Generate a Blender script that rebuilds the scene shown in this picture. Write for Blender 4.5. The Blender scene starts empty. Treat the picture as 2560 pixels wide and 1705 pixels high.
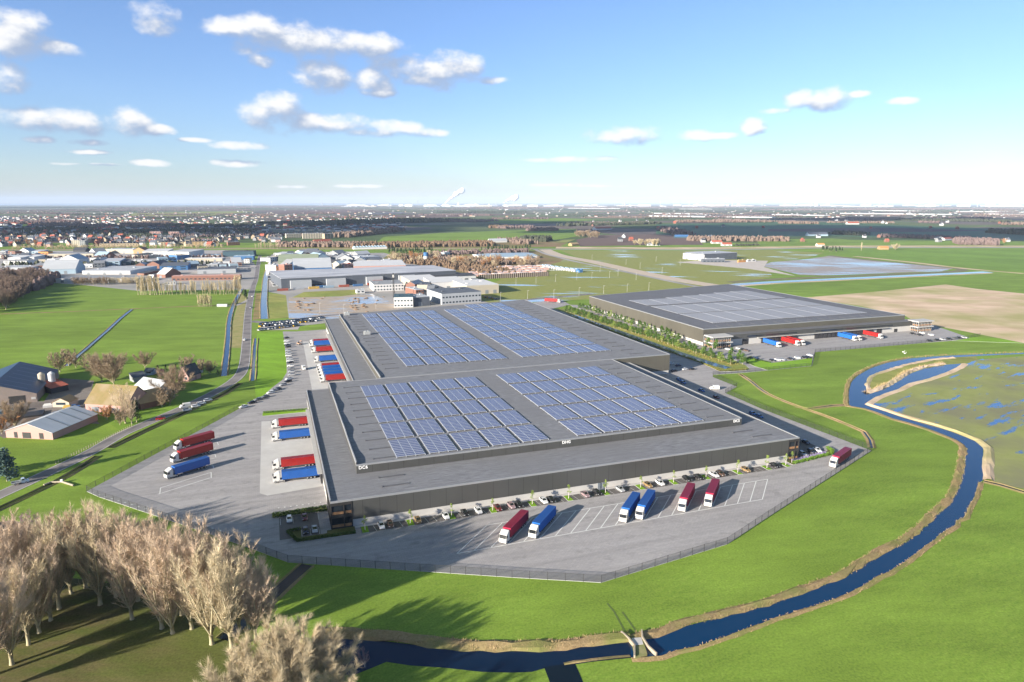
import bpy, bmesh, math, random
import numpy as np
from mathutils import Vector, Matrix

# ------------------------------------------------------------------ camera, sky, sun, exposure
SC = bpy.context.scene
COL = SC.collection
R = math.radians
CAM_H = 100.0                      # drone height above the polder, metres
PITCH = math.atan((852.5 - 507.0) / 1707.0)
SUN_EL, SUN_DIR = R(16.5), R(41.0)  # elevation; compass direction (from +X) in which shadows fall

cam = bpy.data.cameras.new('drone_camera')
cam.lens, cam.sensor_width = 24.0, 36.0
cam.lens = 36.0 * 1707.0 / 2560.0
cam.clip_start, cam.clip_end = 1.0, 250000.0
co = bpy.data.objects.new('drone_camera', cam)
COL.objects.link(co)
co.location = (0, 0, CAM_H)
co.rotation_euler = (math.pi / 2 - PITCH, 0, 0)
SC.camera = co

sun = bpy.data.lights.new('sun', 'SUN')
sun.energy, sun.angle, sun.color = 5.0, R(0.5), (1.0, 0.91, 0.79)
so = bpy.data.objects.new('sun', sun)
COL.objects.link(so)
_to = Vector((math.cos(SUN_DIR) * math.cos(SUN_EL), math.sin(SUN_DIR) * math.cos(SUN_EL), -math.sin(SUN_EL)))
so.rotation_euler = _to.to_track_quat('-Z', 'Y').to_euler()
so.location = (-300, -300, 400)

SC.view_settings.view_transform = 'Standard'
SC.view_settings.look = 'None'
SC.view_settings.exposure = 1.36
SC.view_settings.gamma = 1.0
SC.view_settings.use_curve_mapping = False
SC.cycles.use_denoising = True
SC.cycles.max_bounces = 5
SC.cycles.diffuse_bounces = 2
SC.cycles.glossy_bounces = 2
SC.cycles.transmission_bounces = 2
SC.cycles.transparent_max_bounces = 12
SC.cycles.volume_bounces = 0
SC.cycles.caustics_reflective = False
SC.cycles.caustics_refractive = False


def ray(u, v):
    x, y = (u - 1280.0) / 1707.0, (v - 852.5) / 1707.0
    return Vector((x, math.cos(PITCH) - y * math.sin(PITCH), -math.sin(PITCH) - y * math.cos(PITCH)))


def at(u, v, z=0.0):
    """where the sight line through photograph pixel (u, v) meets the level z"""
    d = ray(u, v)
    t = (z - CAM_H) / d.z
    return Vector((d.x * t, d.y * t, z))


ANG = R(19.4)                       # the warehouses stand turned by this angle
E1 = Vector((math.cos(ANG), math.sin(ANG), 0))
E2 = Vector((-math.sin(ANG), math.cos(ANG), 0))


def site(a, b, z=0.0):
    return E1 * a + E2 * b + Vector((0, 0, z))


def to_site(p):
    return p.dot(E1), p.dot(E2)


# ---- world: Nishita sky with cumulus set by direction
W = bpy.data.worlds.new('World')
SC.world = W
W.use_nodes = True
nt = W.node_tree
for n in list(nt.nodes):
    nt.nodes.remove(n)


def nd(t, typ, **kw):
    n = t.nodes.new(typ)
    for k, v in kw.items():
        setattr(n, k, v)
    return n


def azel(u, v):
    d = ray(u, v).normalized()
    return math.atan2(d.x, d.y), math.asin(d.z)


CLOUDS = [(52, 84, 78, 56), (128, 122, 62, 22), (391, 46, 56, 34), (571, 72, 58, 24), (641, 84, 66, 46), (734, 96, 100, 42),
          (815, 108, 74, 36), (924, 108, 88, 28), (660, 152, 32, 17), (810, 186, 70, 38), (938, 204, 50, 34), (1005, 174, 70, 36),
          (1087, 186, 72, 36), (1152, 168, 60, 38), (1218, 200, 42, 10), (945, 232, 42, 10), (18, 195, 55, 34), (70, 295, 78, 32),
          (200, 306, 72, 30), (315, 306, 62, 30), (390, 325, 42, 13), (690, 279, 72, 42), (760, 302, 62, 25), (842, 307, 68, 25),
          (995, 322, 72, 18), (1065, 332, 46, 11), (903, 333, 52, 11), (92, 348, 42, 9), (217, 356, 44, 8), (212, 380, 54, 6),
          (375, 407, 46, 8), (598, 408, 60, 9), (603, 364, 66, 10), (490, 350, 42, 6), (174, 410, 38, 4), (262, 411, 48, 4),
          (897, 465, 58, 4), (728, 467, 38, 4), (1573, 339, 84, 21), (1742, 336, 48, 15), (1807, 338, 32, 8), (1889, 316, 30, 21),
          (1992, 245, 40, 20), (2073, 246, 46, 26), (2150, 234, 28, 9), (1932, 278, 34, 8), (2253, 253, 36, 9), (1334, 400, 34, 6),
          (1432, 398, 52, 8), (1508, 395, 34, 7), (1390, 462, 60, 4), (1500, 465, 70, 4), (2380, 455, 120, 5), (2130, 452, 60, 4)]


def density_group():
    g = bpy.data.node_groups.new('cloud_density', 'ShaderNodeTree')
    g.interface.new_socket('P', in_out='INPUT', socket_type='NodeSocketVector')
    g.interface.new_socket('D', in_out='OUTPUT', socket_type='NodeSocketFloat')
    gi, go = nd(g, 'NodeGroupInput'), nd(g, 'NodeGroupOutput')
    last = None
    for (u, v, ru, rv) in CLOUDS:
        a, e = azel(u, v)
        ra = abs(azel(u + ru, v)[0] - azel(u - ru, v)[0]) / 2 * 1.12
        re = abs(azel(u, v + rv)[1] - azel(u, v - rv)[1]) / 2 * 1.12
        m = nd(g, 'ShaderNodeVectorMath', operation='MULTIPLY_ADD')
        g.links.new(gi.outputs[0], m.inputs[0])
        m.inputs[1].default_value = (1 / ra, 1 / re, 0)
        m.inputs[2].default_value = (-a / ra, -e / re, 0)
        d = nd(g, 'ShaderNodeVectorMath', operation='DOT_PRODUCT')
        g.links.new(m.outputs[0], d.inputs[0])
        g.links.new(m.outputs[0], d.inputs[1])
        if last is None:
            last = d.outputs['Value']
        else:
            k = nd(g, 'ShaderNodeMath', operation='SMOOTH_MIN')
            g.links.new(last, k.inputs[0])
            g.links.new(d.outputs['Value'], k.inputs[1])
            k.inputs[2].default_value = 0.35
            last = k.outputs[0]
    one = nd(g, 'ShaderNodeMath', operation='SUBTRACT')
    one.inputs[0].default_value = 1.0
    g.links.new(last, one.inputs[1])
    lim = nd(g, 'ShaderNodeMath', operation='MAXIMUM')
    g.links.new(one.outputs[0], lim.inputs[0])
    lim.inputs[1].default_value = -1.4
    s = nd(g, 'ShaderNodeVectorMath', operation='MULTIPLY')
    g.links.new(gi.outputs[0], s.inputs[0])
    s.inputs[1].default_value = (24, 38, 1)
    nz = nd(g, 'ShaderNodeTexNoise', noise_dimensions='2D')
    nz.inputs['Scale'].default_value = 1.0
    nz.inputs['Detail'].default_value = 7.0
    nz.inputs['Roughness'].default_value = 0.56
    g.links.new(s.outputs[0], nz.inputs['Vector'])
    a1 = nd(g, 'ShaderNodeMath', operation='MULTIPLY_ADD')
    g.links.new(nz.outputs[0], a1.inputs[0])
    a1.inputs[1].default_value = 3.3
    a1.inputs[2].default_value = -1.62
    a2 = nd(g, 'ShaderNodeMath', operation='ADD')
    g.links.new(lim.outputs[0], a2.inputs[0])
    g.links.new(a1.outputs[0], a2.inputs[1])
    g.links.new(a2.outputs[0], go.inputs[0])
    return g


def build_sky():
    L = nt.links.new
    out = nd(nt, 'ShaderNodeOutputWorld')
    sky = nd(nt, 'ShaderNodeTexSky', sky_type='NISHITA')
    sky.sun_disc = False
    sky.sun_elevation = SUN_EL
    # shadows fall towards SUN_DIR, so the sun stands the opposite way; Nishita's rotation 0 is +Y, turning clockwise
    sky.sun_rotation = (math.pi / 2 - (SUN_DIR + math.pi)) % (2 * math.pi)
    sky.altitude, sky.air_density, sky.dust_density, sky.ozone_density = 100, 1.0, 0.45, 3.0
    bg = nd(nt, 'ShaderNodeBackground')
    bg.inputs['Strength'].default_value = 0.074
    tint = nd(nt, 'ShaderNodeMix', data_type='RGBA', blend_type='MULTIPLY')
    tint.inputs['Factor'].default_value = 1
    tint.inputs[7].default_value = (.87, .92, 1.14, 1)
    L(sky.outputs[0], tint.inputs[6])
    L(tint.outputs[2], bg.inputs['Color'])
    tc = nd(nt, 'ShaderNodeTexCoord')
    sp = nd(nt, 'ShaderNodeSeparateXYZ')
    L(tc.outputs['Generated'], sp.inputs[0])
    az = nd(nt, 'ShaderNodeMath', operation='ARCTAN2')
    L(sp.outputs[0], az.inputs[0])
    L(sp.outputs[1], az.inputs[1])
    el = nd(nt, 'ShaderNodeMath', operation='ARCSINE')
    L(sp.outputs[2], el.inputs[0])
    p = nd(nt, 'ShaderNodeCombineXYZ')
    L(az.outputs[0], p.inputs[0])
    L(el.outputs[0], p.inputs[1])
    G = density_group()
    d1 = nd(nt, 'ShaderNodeGroup', node_tree=G)
    L(p.outputs[0], d1.inputs[0])
    off = nd(nt, 'ShaderNodeVectorMath', operation='ADD')
    L(p.outputs[0], off.inputs[0])
    off.inputs[1].default_value = (-0.012, 0.017, 0)
    d2 = nd(nt, 'ShaderNodeGroup', node_tree=G)
    L(off.outputs[0], d2.inputs[0])
    al = nd(nt, 'ShaderNodeMapRange', interpolation_type='SMOOTHSTEP')
    L(d1.outputs[0], al.inputs['Value'])
    al.inputs['From Min'].default_value, al.inputs['From Max'].default_value = -0.45, 1.15
    al.inputs['To Max'].default_value = 0.97
    # lit side: where the cloud thins towards the sun
    df = nd(nt, 'ShaderNodeMath', operation='SUBTRACT')
    L(d1.outputs[0], df.inputs[0])
    L(d2.outputs[0], df.inputs[1])
    sh = nd(nt, 'ShaderNodeMapRange', interpolation_type='SMOOTHSTEP')
    L(df.outputs[0], sh.inputs['Value'])
    sh.inputs['From Min'].default_value, sh.inputs['From Max'].default_value = -0.35, 1.75
    mixc = nd(nt, 'ShaderNodeMix', data_type='RGBA')
    L(sh.outputs[0], mixc.inputs['Factor'])
    mixc.inputs[6].default_value = (0.160, 0.198, 0.270, 1)
    mixc.inputs[7].default_value = (0.42, 0.415, 0.41, 1)
    cb = nd(nt, 'ShaderNodeBackground')
    cb.inputs['Strength'].default_value = 1.0
    L(mixc.outputs[2], cb.inputs['Color'])
    mx = nd(nt, 'ShaderNodeMixShader')
    L(al.outputs[0], mx.inputs[0])
    L(bg.outputs[0], mx.inputs[1])
    L(cb.outputs[0], mx.inputs[2])
    # only the low northern sky carries clouds
    top = nd(nt, 'ShaderNodeMath', operation='LESS_THAN')
    L(el.outputs[0], top.inputs[0])
    top.inputs[1].default_value = R(19)
    fr = nd(nt, 'ShaderNodeMath', operation='GREATER_THAN')
    L(sp.outputs[1], fr.inputs[0])
    fr.inputs[1].default_value = 0.55
    lo = nd(nt, 'ShaderNodeMath', operation='GREATER_THAN')
    L(sp.outputs[2], lo.inputs[0])
    lo.inputs[1].default_value = 0.0
    m1 = nd(nt, 'ShaderNodeMath', operation='MULTIPLY')
    L(top.outputs[0], m1.inputs[0])
    L(fr.outputs[0], m1.inputs[1])
    m2 = nd(nt, 'ShaderNodeMath', operation='MULTIPLY')
    L(m1.outputs[0], m2.inputs[0])
    L(lo.outputs[0], m2.inputs[1])
    fin = nd(nt, 'ShaderNodeMixShader')
    L(m2.outputs[0], fin.inputs[0])
    L(bg.outputs[0], fin.inputs[1])
    L(mx.outputs[0], fin.inputs[2])
    L(fin.outputs[0], out.inputs['Surface'])


build_sky()
W.cycles.sampling_method = 'MANUAL'
W.cycles.sample_map_resolution = 512


# ------------------------------------------------------------------ helpers
def tag(o, label=None, cat=None, group=None, kind=None):
    for k, v in (('label', label), ('category', cat), ('group', group), ('kind', kind)):
        if v:
            o[k] = v
    return o


def empty(name, loc=(0, 0, 0), rz=0.0):
    o = bpy.data.objects.new(name, None)
    COL.objects.link(o)
    o.location, o.rotation_euler = loc, (0, 0, rz)
    return o


class MB:
    """collects faces and links them as ONE mesh object"""

    def __init__(s):
        s.v, s.f, s.m = [], [], []

    def add(s, vs, fs, mi=0):
        k = len(s.v)
        s.v += [tuple(x) for x in vs]
        s.f += [tuple(i + k for i in f) for f in fs]
        s.m += [mi] * len(fs)
        return s

    def quad(s, a, b, c, d, mi=0):
        return s.add([a, b, c, d], [(0, 1, 2, 3)], mi)

    def box(s, x0, x1, y0, y1, z0, z1, mi=0, top=None):
        return s.prism([(x0, y0), (x1, y0), (x1, y1), (x0, y1)], z0, z1, mi, top)

    def prism(s, poly, z0, z1, mi=0, top=None):
        n = len(poly)
        if sum(poly[i][0] * poly[(i + 1) % n][1] - poly[(i + 1) % n][0] * poly[i][1] for i in range(n)) < 0:
            poly = poly[::-1]
        vs = [(p[0], p[1], z0) for p in poly] + [(p[0], p[1], z1) for p in poly]
        s.add(vs, [(i, (i + 1) % n, n + (i + 1) % n, n + i) for i in range(n)] + [tuple(range(n - 1, -1, -1))], mi)
        s.add(vs[n:], [tuple(range(n))], mi if top is None else top)
        return s

    def tube(s, pts, rad, n=6, mi=0, cap=True):
        pts = [Vector(p) for p in pts]
        k, rings = len(s.v), []
        for i, p in enumerate(pts):
            d = (pts[min(i + 1, len(pts) - 1)] - pts[max(i - 1, 0)]).normalized()
            a = d.cross(Vector((0, 0, 1)) if abs(d.z) < .9 else Vector((1, 0, 0))).normalized()
            b = d.cross(a)
            r = rad[i] if hasattr(rad, '__len__') else rad
            for j in range(n):
                t = 2 * math.pi * j / n
                s.v.append(tuple(p + (a * math.cos(t) + b * math.sin(t)) * r))
        for i in range(len(pts) - 1):
            for j in range(n):
                s.f.append((k + i * n + j, k + i * n + (j + 1) % n, k + (i + 1) * n + (j + 1) % n, k + (i + 1) * n + j))
                s.m.append(mi)
        if cap:
            s.f.append(tuple(k + j for j in range(n)))
            s.f.append(tuple(k + (len(pts) - 1) * n + j for j in range(n - 1, -1, -1)))
            s.m += [mi, mi]
        return s

    def cyl_y(s, x, y0, y1, z, r, n=14, mi=0):
        return s.tube([(x, y0, z), (x, y1, z)], r, n, mi)

    def lathe(s, x, y, prof, n=20, mi=0):
        k = len(s.v)
        for (r, z) in prof:
            for j in range(n):
                t = 2 * math.pi * j / n
                s.v.append((x + r * math.cos(t), y + r * math.sin(t), z))
        for i in range(len(prof) - 1):
            for j in range(n):
                s.f.append((k + i * n + j, k + i * n + (j + 1) % n, k + (i + 1) * n + (j + 1) % n, k + (i + 1) * n + j))
                s.m.append(mi)
        s.f.append(tuple(k + (len(prof) - 1) * n + j for j in range(n)))
        s.m.append(mi)
        return s

    def mesh(s, name, mats):
        me = bpy.data.meshes.new(name)
        me.from_pydata(s.v, [], s.f)
        mats = mats if isinstance(mats, (list, tuple)) else [mats]
        for m in mats:
            me.materials.append(m)
        if len(mats) > 1:
            me.polygons.foreach_set('material_index', s.m)
        me.update()
        return me

    def build(s, name, mats, parent=None, smooth=False, loc=None, rz=0):
        me = s.mesh(name, mats)
        if smooth:
            me.polygons.foreach_set('use_smooth', [True] * len(me.polygons))
        return put(name, me, parent, loc, rz)


def put(name, me, parent=None, loc=None, rz=0.0, scale=None):
    o = bpy.data.objects.new(name, me)
    COL.objects.link(o)
    if parent:
        o.parent = parent
    if loc is not None:
        o.location = loc
    if rz:
        o.rotation_euler = (0, 0, rz)
    if scale is not None:
        o.scale = scale if hasattr(scale, '__len__') else (scale,) * 3
    return o


def copy_tree(o, parent=None):
    c = o.copy()
    COL.objects.link(c)
    if parent:
        c.parent = parent
    for ch in list(o.children):
        copy_tree(ch, c)
    return c


def bevel(o, w, seg=2):
    bm = bmesh.new()
    bm.from_mesh(o.data)
    bmesh.ops.remove_doubles(bm, verts=bm.verts, dist=1e-4)
    bmesh.ops.bevel(bm, geom=[e for e in bm.edges if e.is_manifold and e.calc_face_angle(0) > .5], offset=w, segments=seg, affect='EDGES', clamp_overlap=True)
    bm.to_mesh(o.data)
    bm.free()
    return o


# ------------------------------------------------------------------ materials
MATS = {}


def mat(name, c, c2=None, sc=1.0, rough=.75, metal=0.0, spec=.3, bump=0.0, bsc=None, det=5, coord='pos', stretch=None, rot=0.0, c3=None, sc3=.02, contrast=.25, trans=0.0):
    """principled surface whose colour wanders between c and c2 with noise (and to c3 in broad patches)"""
    if name in MATS:
        return MATS[name]
    m = bpy.data.materials.new(name)
    m.use_nodes = True
    t = m.node_tree
    b = t.nodes['Principled BSDF']
    b.inputs['Base Color'].default_value = (*c, 1)
    b.inputs['Roughness'].default_value = rough
    b.inputs['Metallic'].default_value = metal
    b.inputs['Specular IOR Level'].default_value = spec
    if trans:
        b.inputs['Transmission Weight'].default_value = trans
    if c2 or bump or c3:
        if coord == 'pos':
            vec = nd(t, 'ShaderNodeNewGeometry').outputs['Position']
        else:
            vec = nd(t, 'ShaderNodeTexCoord').outputs['Object']
        if stretch or rot:
            mp = nd(t, 'ShaderNodeMapping')
            mp.inputs['Rotation'].default_value = (0, 0, rot)
            mp2 = nd(t, 'ShaderNodeMapping')
            mp2.inputs['Scale'].default_value = stretch or (1, 1, 1)
            t.links.new(vec, mp.inputs[0])
            t.links.new(mp.outputs[0], mp2.inputs[0])
            svec = mp2.outputs[0]
        else:
            svec = vec
    if c2:
        n = nd(t, 'ShaderNodeTexNoise')
        n.inputs['Scale'].default_value = sc
        n.inputs['Detail'].default_value = det
        n.inputs['Roughness'].default_value = .6
        t.links.new(svec, n.inputs['Vector'])
        mr = nd(t, 'ShaderNodeMapRange')
        mr.inputs['From Min'].default_value, mr.inputs['From Max'].default_value = .5 - contrast, .5 + contrast
        t.links.new(n.outputs[0], mr.inputs[0])
        mx = nd(t, 'ShaderNodeMix', data_type='RGBA')
        t.links.new(mr.outputs[0], mx.inputs['Factor'])
        mx.inputs[6].default_value = (*c, 1)
        mx.inputs[7].default_value = (*c2, 1)
        colr = mx.outputs[2]
        if c3:
            n3 = nd(t, 'ShaderNodeTexNoise')
            n3.inputs['Scale'].default_value = sc3
            n3.inputs['Detail'].default_value = 4
            t.links.new(vec, n3.inputs['Vector'])
            m3 = nd(t, 'ShaderNodeMapRange')
            m3.inputs['From Min'].default_value, m3.inputs['From Max'].default_value = .42, .68
            t.links.new(n3.outputs[0], m3.inputs[0])
            mx3 = nd(t, 'ShaderNodeMix', data_type='RGBA')
            t.links.new(m3.outputs[0], mx3.inputs['Factor'])
            t.links.new(colr, mx3.inputs[6])
            mx3.inputs[7].default_value = (*c3, 1)
            colr = mx3.outputs[2]
        t.links.new(colr, b.inputs['Base Color'])
    if bump:
        n2 = nd(t, 'ShaderNodeTexNoise')
        n2.inputs['Scale'].default_value = bsc or sc * 3
        n2.inputs['Detail'].default_value = 3
        t.links.new(svec, n2.inputs['Vector'])
        bp = nd(t, 'ShaderNodeBump')
        bp.inputs['Strength'].default_value = min(bump, 1)
        bp.inputs['Distance'].default_value = max(bump, .05)
        t.links.new(n2.outputs[0], bp.inputs['Height'])
        t.links.new(bp.outputs[0], b.inputs['Normal'])
    MATS[name] = m
    return m


def plain(name, c, rough=.7, metal=0.0, spec=.3):
    return mat(name, c, tuple(x * .82 for x in c), sc=.8, rough=rough, metal=metal, spec=spec, coord='obj')


# ------------------------------------------------------------------ ground, fields, water, paving
def tri_area(p):
    return sum(p[i][0] * p[(i + 1) % len(p)][1] - p[(i + 1) % len(p)][0] * p[i][1] for i in range(len(p)))


def flat(pts, z):
    P = [(p[0], p[1]) for p in pts]
    if tri_area(P) < 0:
        P = P[::-1]
    return [(x, y, z) for x, y in P]


def sheet(name, px, z, m, kind='structure', world=False):
    P = flat(px if world else [at(*p) for p in px], z)
    o = MB().add(P, [tuple(range(len(P)))]).build(name, m)
    o['kind'] = kind
    return o


def smooth_line(pts, step=6.0):
    P = [Vector((p[0], p[1], 0)) for p in pts]
    out = []
    for i in range(len(P) - 1):
        a, b, c, d = P[max(i - 1, 0)], P[i], P[i + 1], P[min(i + 2, len(P) - 1)]
        n = max(1, int((c - b).length / step))
        for k in range(n):
            t = k / n
            out.append(.5 * ((2 * b) + (c - a) * t + (2 * a - 5 * b + 4 * c - d) * t * t + (3 * b - a - 3 * c + d) * t ** 3))
    return out + [P[-1]]


def normals(P):
    N = []
    for i in range(len(P)):
        d = (P[min(i + 1, len(P) - 1)] - P[max(i - 1, 0)]).normalized()
        N.append(Vector((-d.y, d.x, 0)))
    return N


def band(name, px, prof, m, kind='structure', step=6.0, world=False, jit=0.0, seed=1, mi=None):
    """a strip along a line: prof lists (offset to the left of travel, height)"""
    rnd = random.Random(seed)
    P = smooth_line(px if world else [at(*p) for p in px], step)
    N = normals(P)
    b = MB()
    k = len(prof)
    for p, n in zip(P, N):
        for (o, z) in prof:
            j = rnd.uniform(-jit, jit)
            b.v.append((p.x + n.x * (o + j), p.y + n.y * (o + j), z * (1 + rnd.uniform(-.25, .25) * (1 if jit else 0))))
    for i in range(len(P) - 1):
        for j in range(k - 1):
            b.f.append((i * k + j, i * k + j + 1, (i + 1) * k + j + 1, (i + 1) * k + j))
            b.m.append(mi[j] if mi else 0)
    o = b.build(name, m)
    if kind:
        o['kind'] = kind
    return o


def ribbon(name, px, w, z, m, kind='structure', step=6.0, world=False):
    return band(name, px, [(w / 2, z), (-w / 2, z)], m, kind, step, world)


def voronoi_fields():
    m = bpy.data.materials.new('patchwork_fields')
    m.use_nodes = True
    t = m.node_tree
    b = t.nodes['Principled BSDF']
    b.inputs['Roughness'].default_value = .9
    b.inputs['Specular IOR Level'].default_value = .1
    g = nd(t, 'ShaderNodeNewGeometry')
    mp = nd(t, 'ShaderNodeMapping')
    mp.inputs['Rotation'].default_value = (0, 0, R(-14))
    t.links.new(g.outputs['Position'], mp.inputs[0])
    m2 = nd(t, 'ShaderNodeMapping')
    m2.inputs['Scale'].default_value = (1 / 420.0, 1 / 330.0, 0)
    t.links.new(mp.outputs[0], m2.inputs[0])
    v = nd(t, 'ShaderNodeTexVoronoi', voronoi_dimensions='2D', distance='CHEBYCHEV')
    v.inputs['Scale'].default_value = 1
    v.inputs['Randomness'].default_value = .75
    t.links.new(m2.outputs[0], v.inputs['Vector'])
    s = nd(t, 'ShaderNodeSeparateColor')
    t.links.new(v.outputs['Color'], s.inputs[0])
    r = nd(t, 'ShaderNodeValToRGB')
    r.color_ramp.interpolation = 'CONSTANT'
    els = [(0, (.075, .115, .040)), (.18, (.115, .15, .055)), (.32, (.15, .12, .095)), (.48, (.10, .13, .05)), (.60, (.19, .16, .12)),
           (.72, (.13, .15, .07)), (.84, (.125, .105, .095)), (.94, (.21, .20, .13))]
    for i, (p, c) in enumerate(els):
        e = r.color_ramp.elements[i] if i < 2 else r.color_ramp.elements.new(p)
        e.position, e.color = p, (*c, 1)
    t.links.new(s.outputs[0], r.inputs[0])
    n = nd(t, 'ShaderNodeTexNoise')
    n.inputs['Scale'].default_value = .012
    n.inputs['Detail'].default_value = 6
    t.links.new(g.outputs['Position'], n.inputs['Vector'])
    mr = nd(t, 'ShaderNodeMapRange')
    mr.inputs['To Min'].default_value, mr.inputs['To Max'].default_value = .55, 1.45
    t.links.new(n.outputs[0], mr.inputs[0])
    mx = nd(t, 'ShaderNodeVectorMath', operation='SCALE')
    t.links.new(r.outputs[0], mx.inputs[0])
    t.links.new(mr.outputs[0], mx.inputs['Scale'])
    t.links.new(mx.outputs[0], b.inputs['Base Color'])
    return m


def grass(name, c, c2, c3, sc=.9, rot=0.0, bump=.12, sc3=.018, stretch=None):
    fresh = name not in MATS
    m = mat(name, c, c2, sc=sc, rough=.85, spec=.12, bump=bump, bsc=2.2, c3=c3, sc3=sc3, stretch=stretch or (.35, 1, 1), rot=rot, contrast=.2, det=8)
    if fresh:
        t = m.node_tree
        b = t.nodes['Principled BSDF']
        src = b.inputs['Base Color'].links[0].from_socket
        g = nd(t, 'ShaderNodeNewGeometry')
        a = nd(t, 'ShaderNodeMapping')
        a.inputs['Rotation'].default_value = (0, 0, rot + .5)
        a2 = nd(t, 'ShaderNodeMapping')
        a2.inputs['Scale'].default_value = (.35, 1, 1)
        t.links.new(g.outputs['Position'], a.inputs[0])
        t.links.new(a.outputs[0], a2.inputs[0])
        for s, lo, hi, v in ((.09, .78, 1.22, a2.outputs[0]), (1.7, .70, 1.30, g.outputs['Position']), (.008, .80, 1.2, a2.outputs[0])):
            n = nd(t, 'ShaderNodeTexNoise')
            n.inputs['Scale'].default_value = s
            n.inputs['Detail'].default_value = 4
            n.inputs['Roughness'].default_value = .65
            t.links.new(v, n.inputs['Vector'])
            mr = nd(t, 'ShaderNodeMapRange')
            mr.inputs['From Min'].default_value, mr.inputs['From Max'].default_value = .28, .72
            mr.inputs['To Min'].default_value, mr.inputs['To Max'].default_value = lo, hi
            t.links.new(n.outputs[0], mr.inputs[0])
            k = nd(t, 'ShaderNodeVectorMath', operation='SCALE')
            t.links.new(src, k.inputs[0])
            t.links.new(mr.outputs[0], k.inputs['Scale'])
            src = k.outputs[0]
        t.links.new(src, b.inputs['Base Color'])
    return m


def wet_ground(name, c, c2, lo, hi, rot, st=(.35, 1.3, 1), sc=.05, wcol=(.02, .10, .26), c3=None, hollow=None):
    """turf or mud with shallow standing water in the hollows"""
    m = mat(name, c, c2, sc=.15, rough=.85, spec=.15, bump=.1, bsc=2, c3=c3, sc3=.03)
    t = m.node_tree
    b = t.nodes['Principled BSDF']
    g = nd(t, 'ShaderNodeNewGeometry')
    a = nd(t, 'ShaderNodeMapping')
    a.inputs['Rotation'].default_value = (0, 0, rot)
    t.links.new(g.outputs['Position'], a.inputs[0])
    a2 = nd(t, 'ShaderNodeMapping')
    a2.inputs['Scale'].default_value = st
    t.links.new(a.outputs[0], a2.inputs[0])
    n = nd(t, 'ShaderNodeTexNoise')
    n.inputs['Scale'].default_value = sc
    n.inputs['Detail'].default_value = 6
    n.inputs['Roughness'].default_value = .62
    t.links.new(a2.outputs[0], n.inputs['Vector'])
    big = nd(t, 'ShaderNodeTexNoise')
    big.inputs['Scale'].default_value = .011
    big.inputs['Detail'].default_value = 1
    t.links.new(g.outputs['Position'], big.inputs['Vector'])
    ad = nd(t, 'ShaderNodeMath', operation='MULTIPLY_ADD')
    t.links.new(big.outputs[0], ad.inputs[0])
    ad.inputs[1].default_value = .6
    t.links.new(n.outputs[0], ad.inputs[2])
    val = ad.outputs[0]
    if hollow:                                  # the low middle of the field, where the water gathers
        dv = nd(t, 'ShaderNodeVectorMath', operation='DISTANCE')
        t.links.new(g.outputs['Position'], dv.inputs[0])
        dv.inputs[1].default_value = (hollow[0], hollow[1], 0)
        hl = nd(t, 'ShaderNodeMapRange')
        hl.inputs['From Max'].default_value = hollow[2]
        hl.inputs['To Min'].default_value, hl.inputs['To Max'].default_value = .16, -.16
        t.links.new(dv.outputs['Value'], hl.inputs[0])
        a3 = nd(t, 'ShaderNodeMath', operation='ADD')
        t.links.new(val, a3.inputs[0])
        t.links.new(hl.outputs[0], a3.inputs[1])
        val = a3.outputs[0]
    mr = nd(t, 'ShaderNodeMapRange')
    mr.inputs['From Min'].default_value, mr.inputs['From Max'].default_value = lo + .3, hi + .3
    t.links.new(val, mr.inputs[0])
    w = nd(t, 'ShaderNodeBsdfPrincipled')
    w.inputs['Base Color'].default_value = (*wcol, 1)
    w.inputs['Roughness'].default_value = .12
    w.inputs['Specular IOR Level'].default_value = .5
    mx = nd(t, 'ShaderNodeMixShader')
    t.links.new(mr.outputs[0], mx.inputs[0])
    t.links.new(b.outputs[0], mx.inputs[1])
    t.links.new(w.outputs[0], mx.inputs[2])
    t.links.new(mx.outputs[0], t.nodes['Material Output'].inputs['Surface'])
    return m


M_PASTURE = grass('pasture', (.138, .225, .028), (.192, .275, .042), (.165, .248, .034), rot=R(-35))
M_LUSH = grass('lush_grass', (.128, .222, .028), (.172, .270, .038), (.150, .245, .032), rot=R(20))
M_YELLOW = grass('rough_grass', (.235, .245, .060), (.30, .29, .09), (.18, .215, .05), sc=.25, rot=R(10))
M_LAWN = grass('mown_lawn', (.16, .30, .022), (.20, .34, .03), (.18, .32, .025), bump=.04)
M_OLIVE = grass('olive_brown_turf', (.085, .11, .024), (.15, .115, .06), (.105, .125, .03), sc=.3)  # olive and brown ground of the grove and planted beds
M_STRAW = mat('dry_reed_bed', (.42, .30, .19), (.76, .58, .42), sc=.05, rough=.9, spec=.1, bump=.5, bsc=1.2, c3=(.36, .33, .14), sc3=.016, det=10, stretch=(.4, 1, 1), rot=R(10))
M_BANK = mat('dry_bank_grass', (.20, .14, .07), (.38, .28, .15), sc=1.6, rough=.95, spec=.05, bump=.4, bsc=3, c3=(.18, .19, .06), sc3=.1)
M_SOIL = mat('ploughed_soil', (.135, .098, .085), (.175, .125, .105), sc=.3, rough=.95, spec=.05, stretch=(.1, 1.5, 1), rot=R(10))
M_MUD = wet_ground('wet_building_plot', (.34, .27, .20), (.43, .36, .29), .49, .60, R(5), sc=.06, wcol=(.30, .36, .45))
M_BASIN = wet_ground('flooded_sand_basin', (.25, .22, .20), (.36, .32, .29), .46, .64, R(10), st=(.22, 1.5, 1), sc=.05, wcol=(.10, .15, .24))
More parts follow.
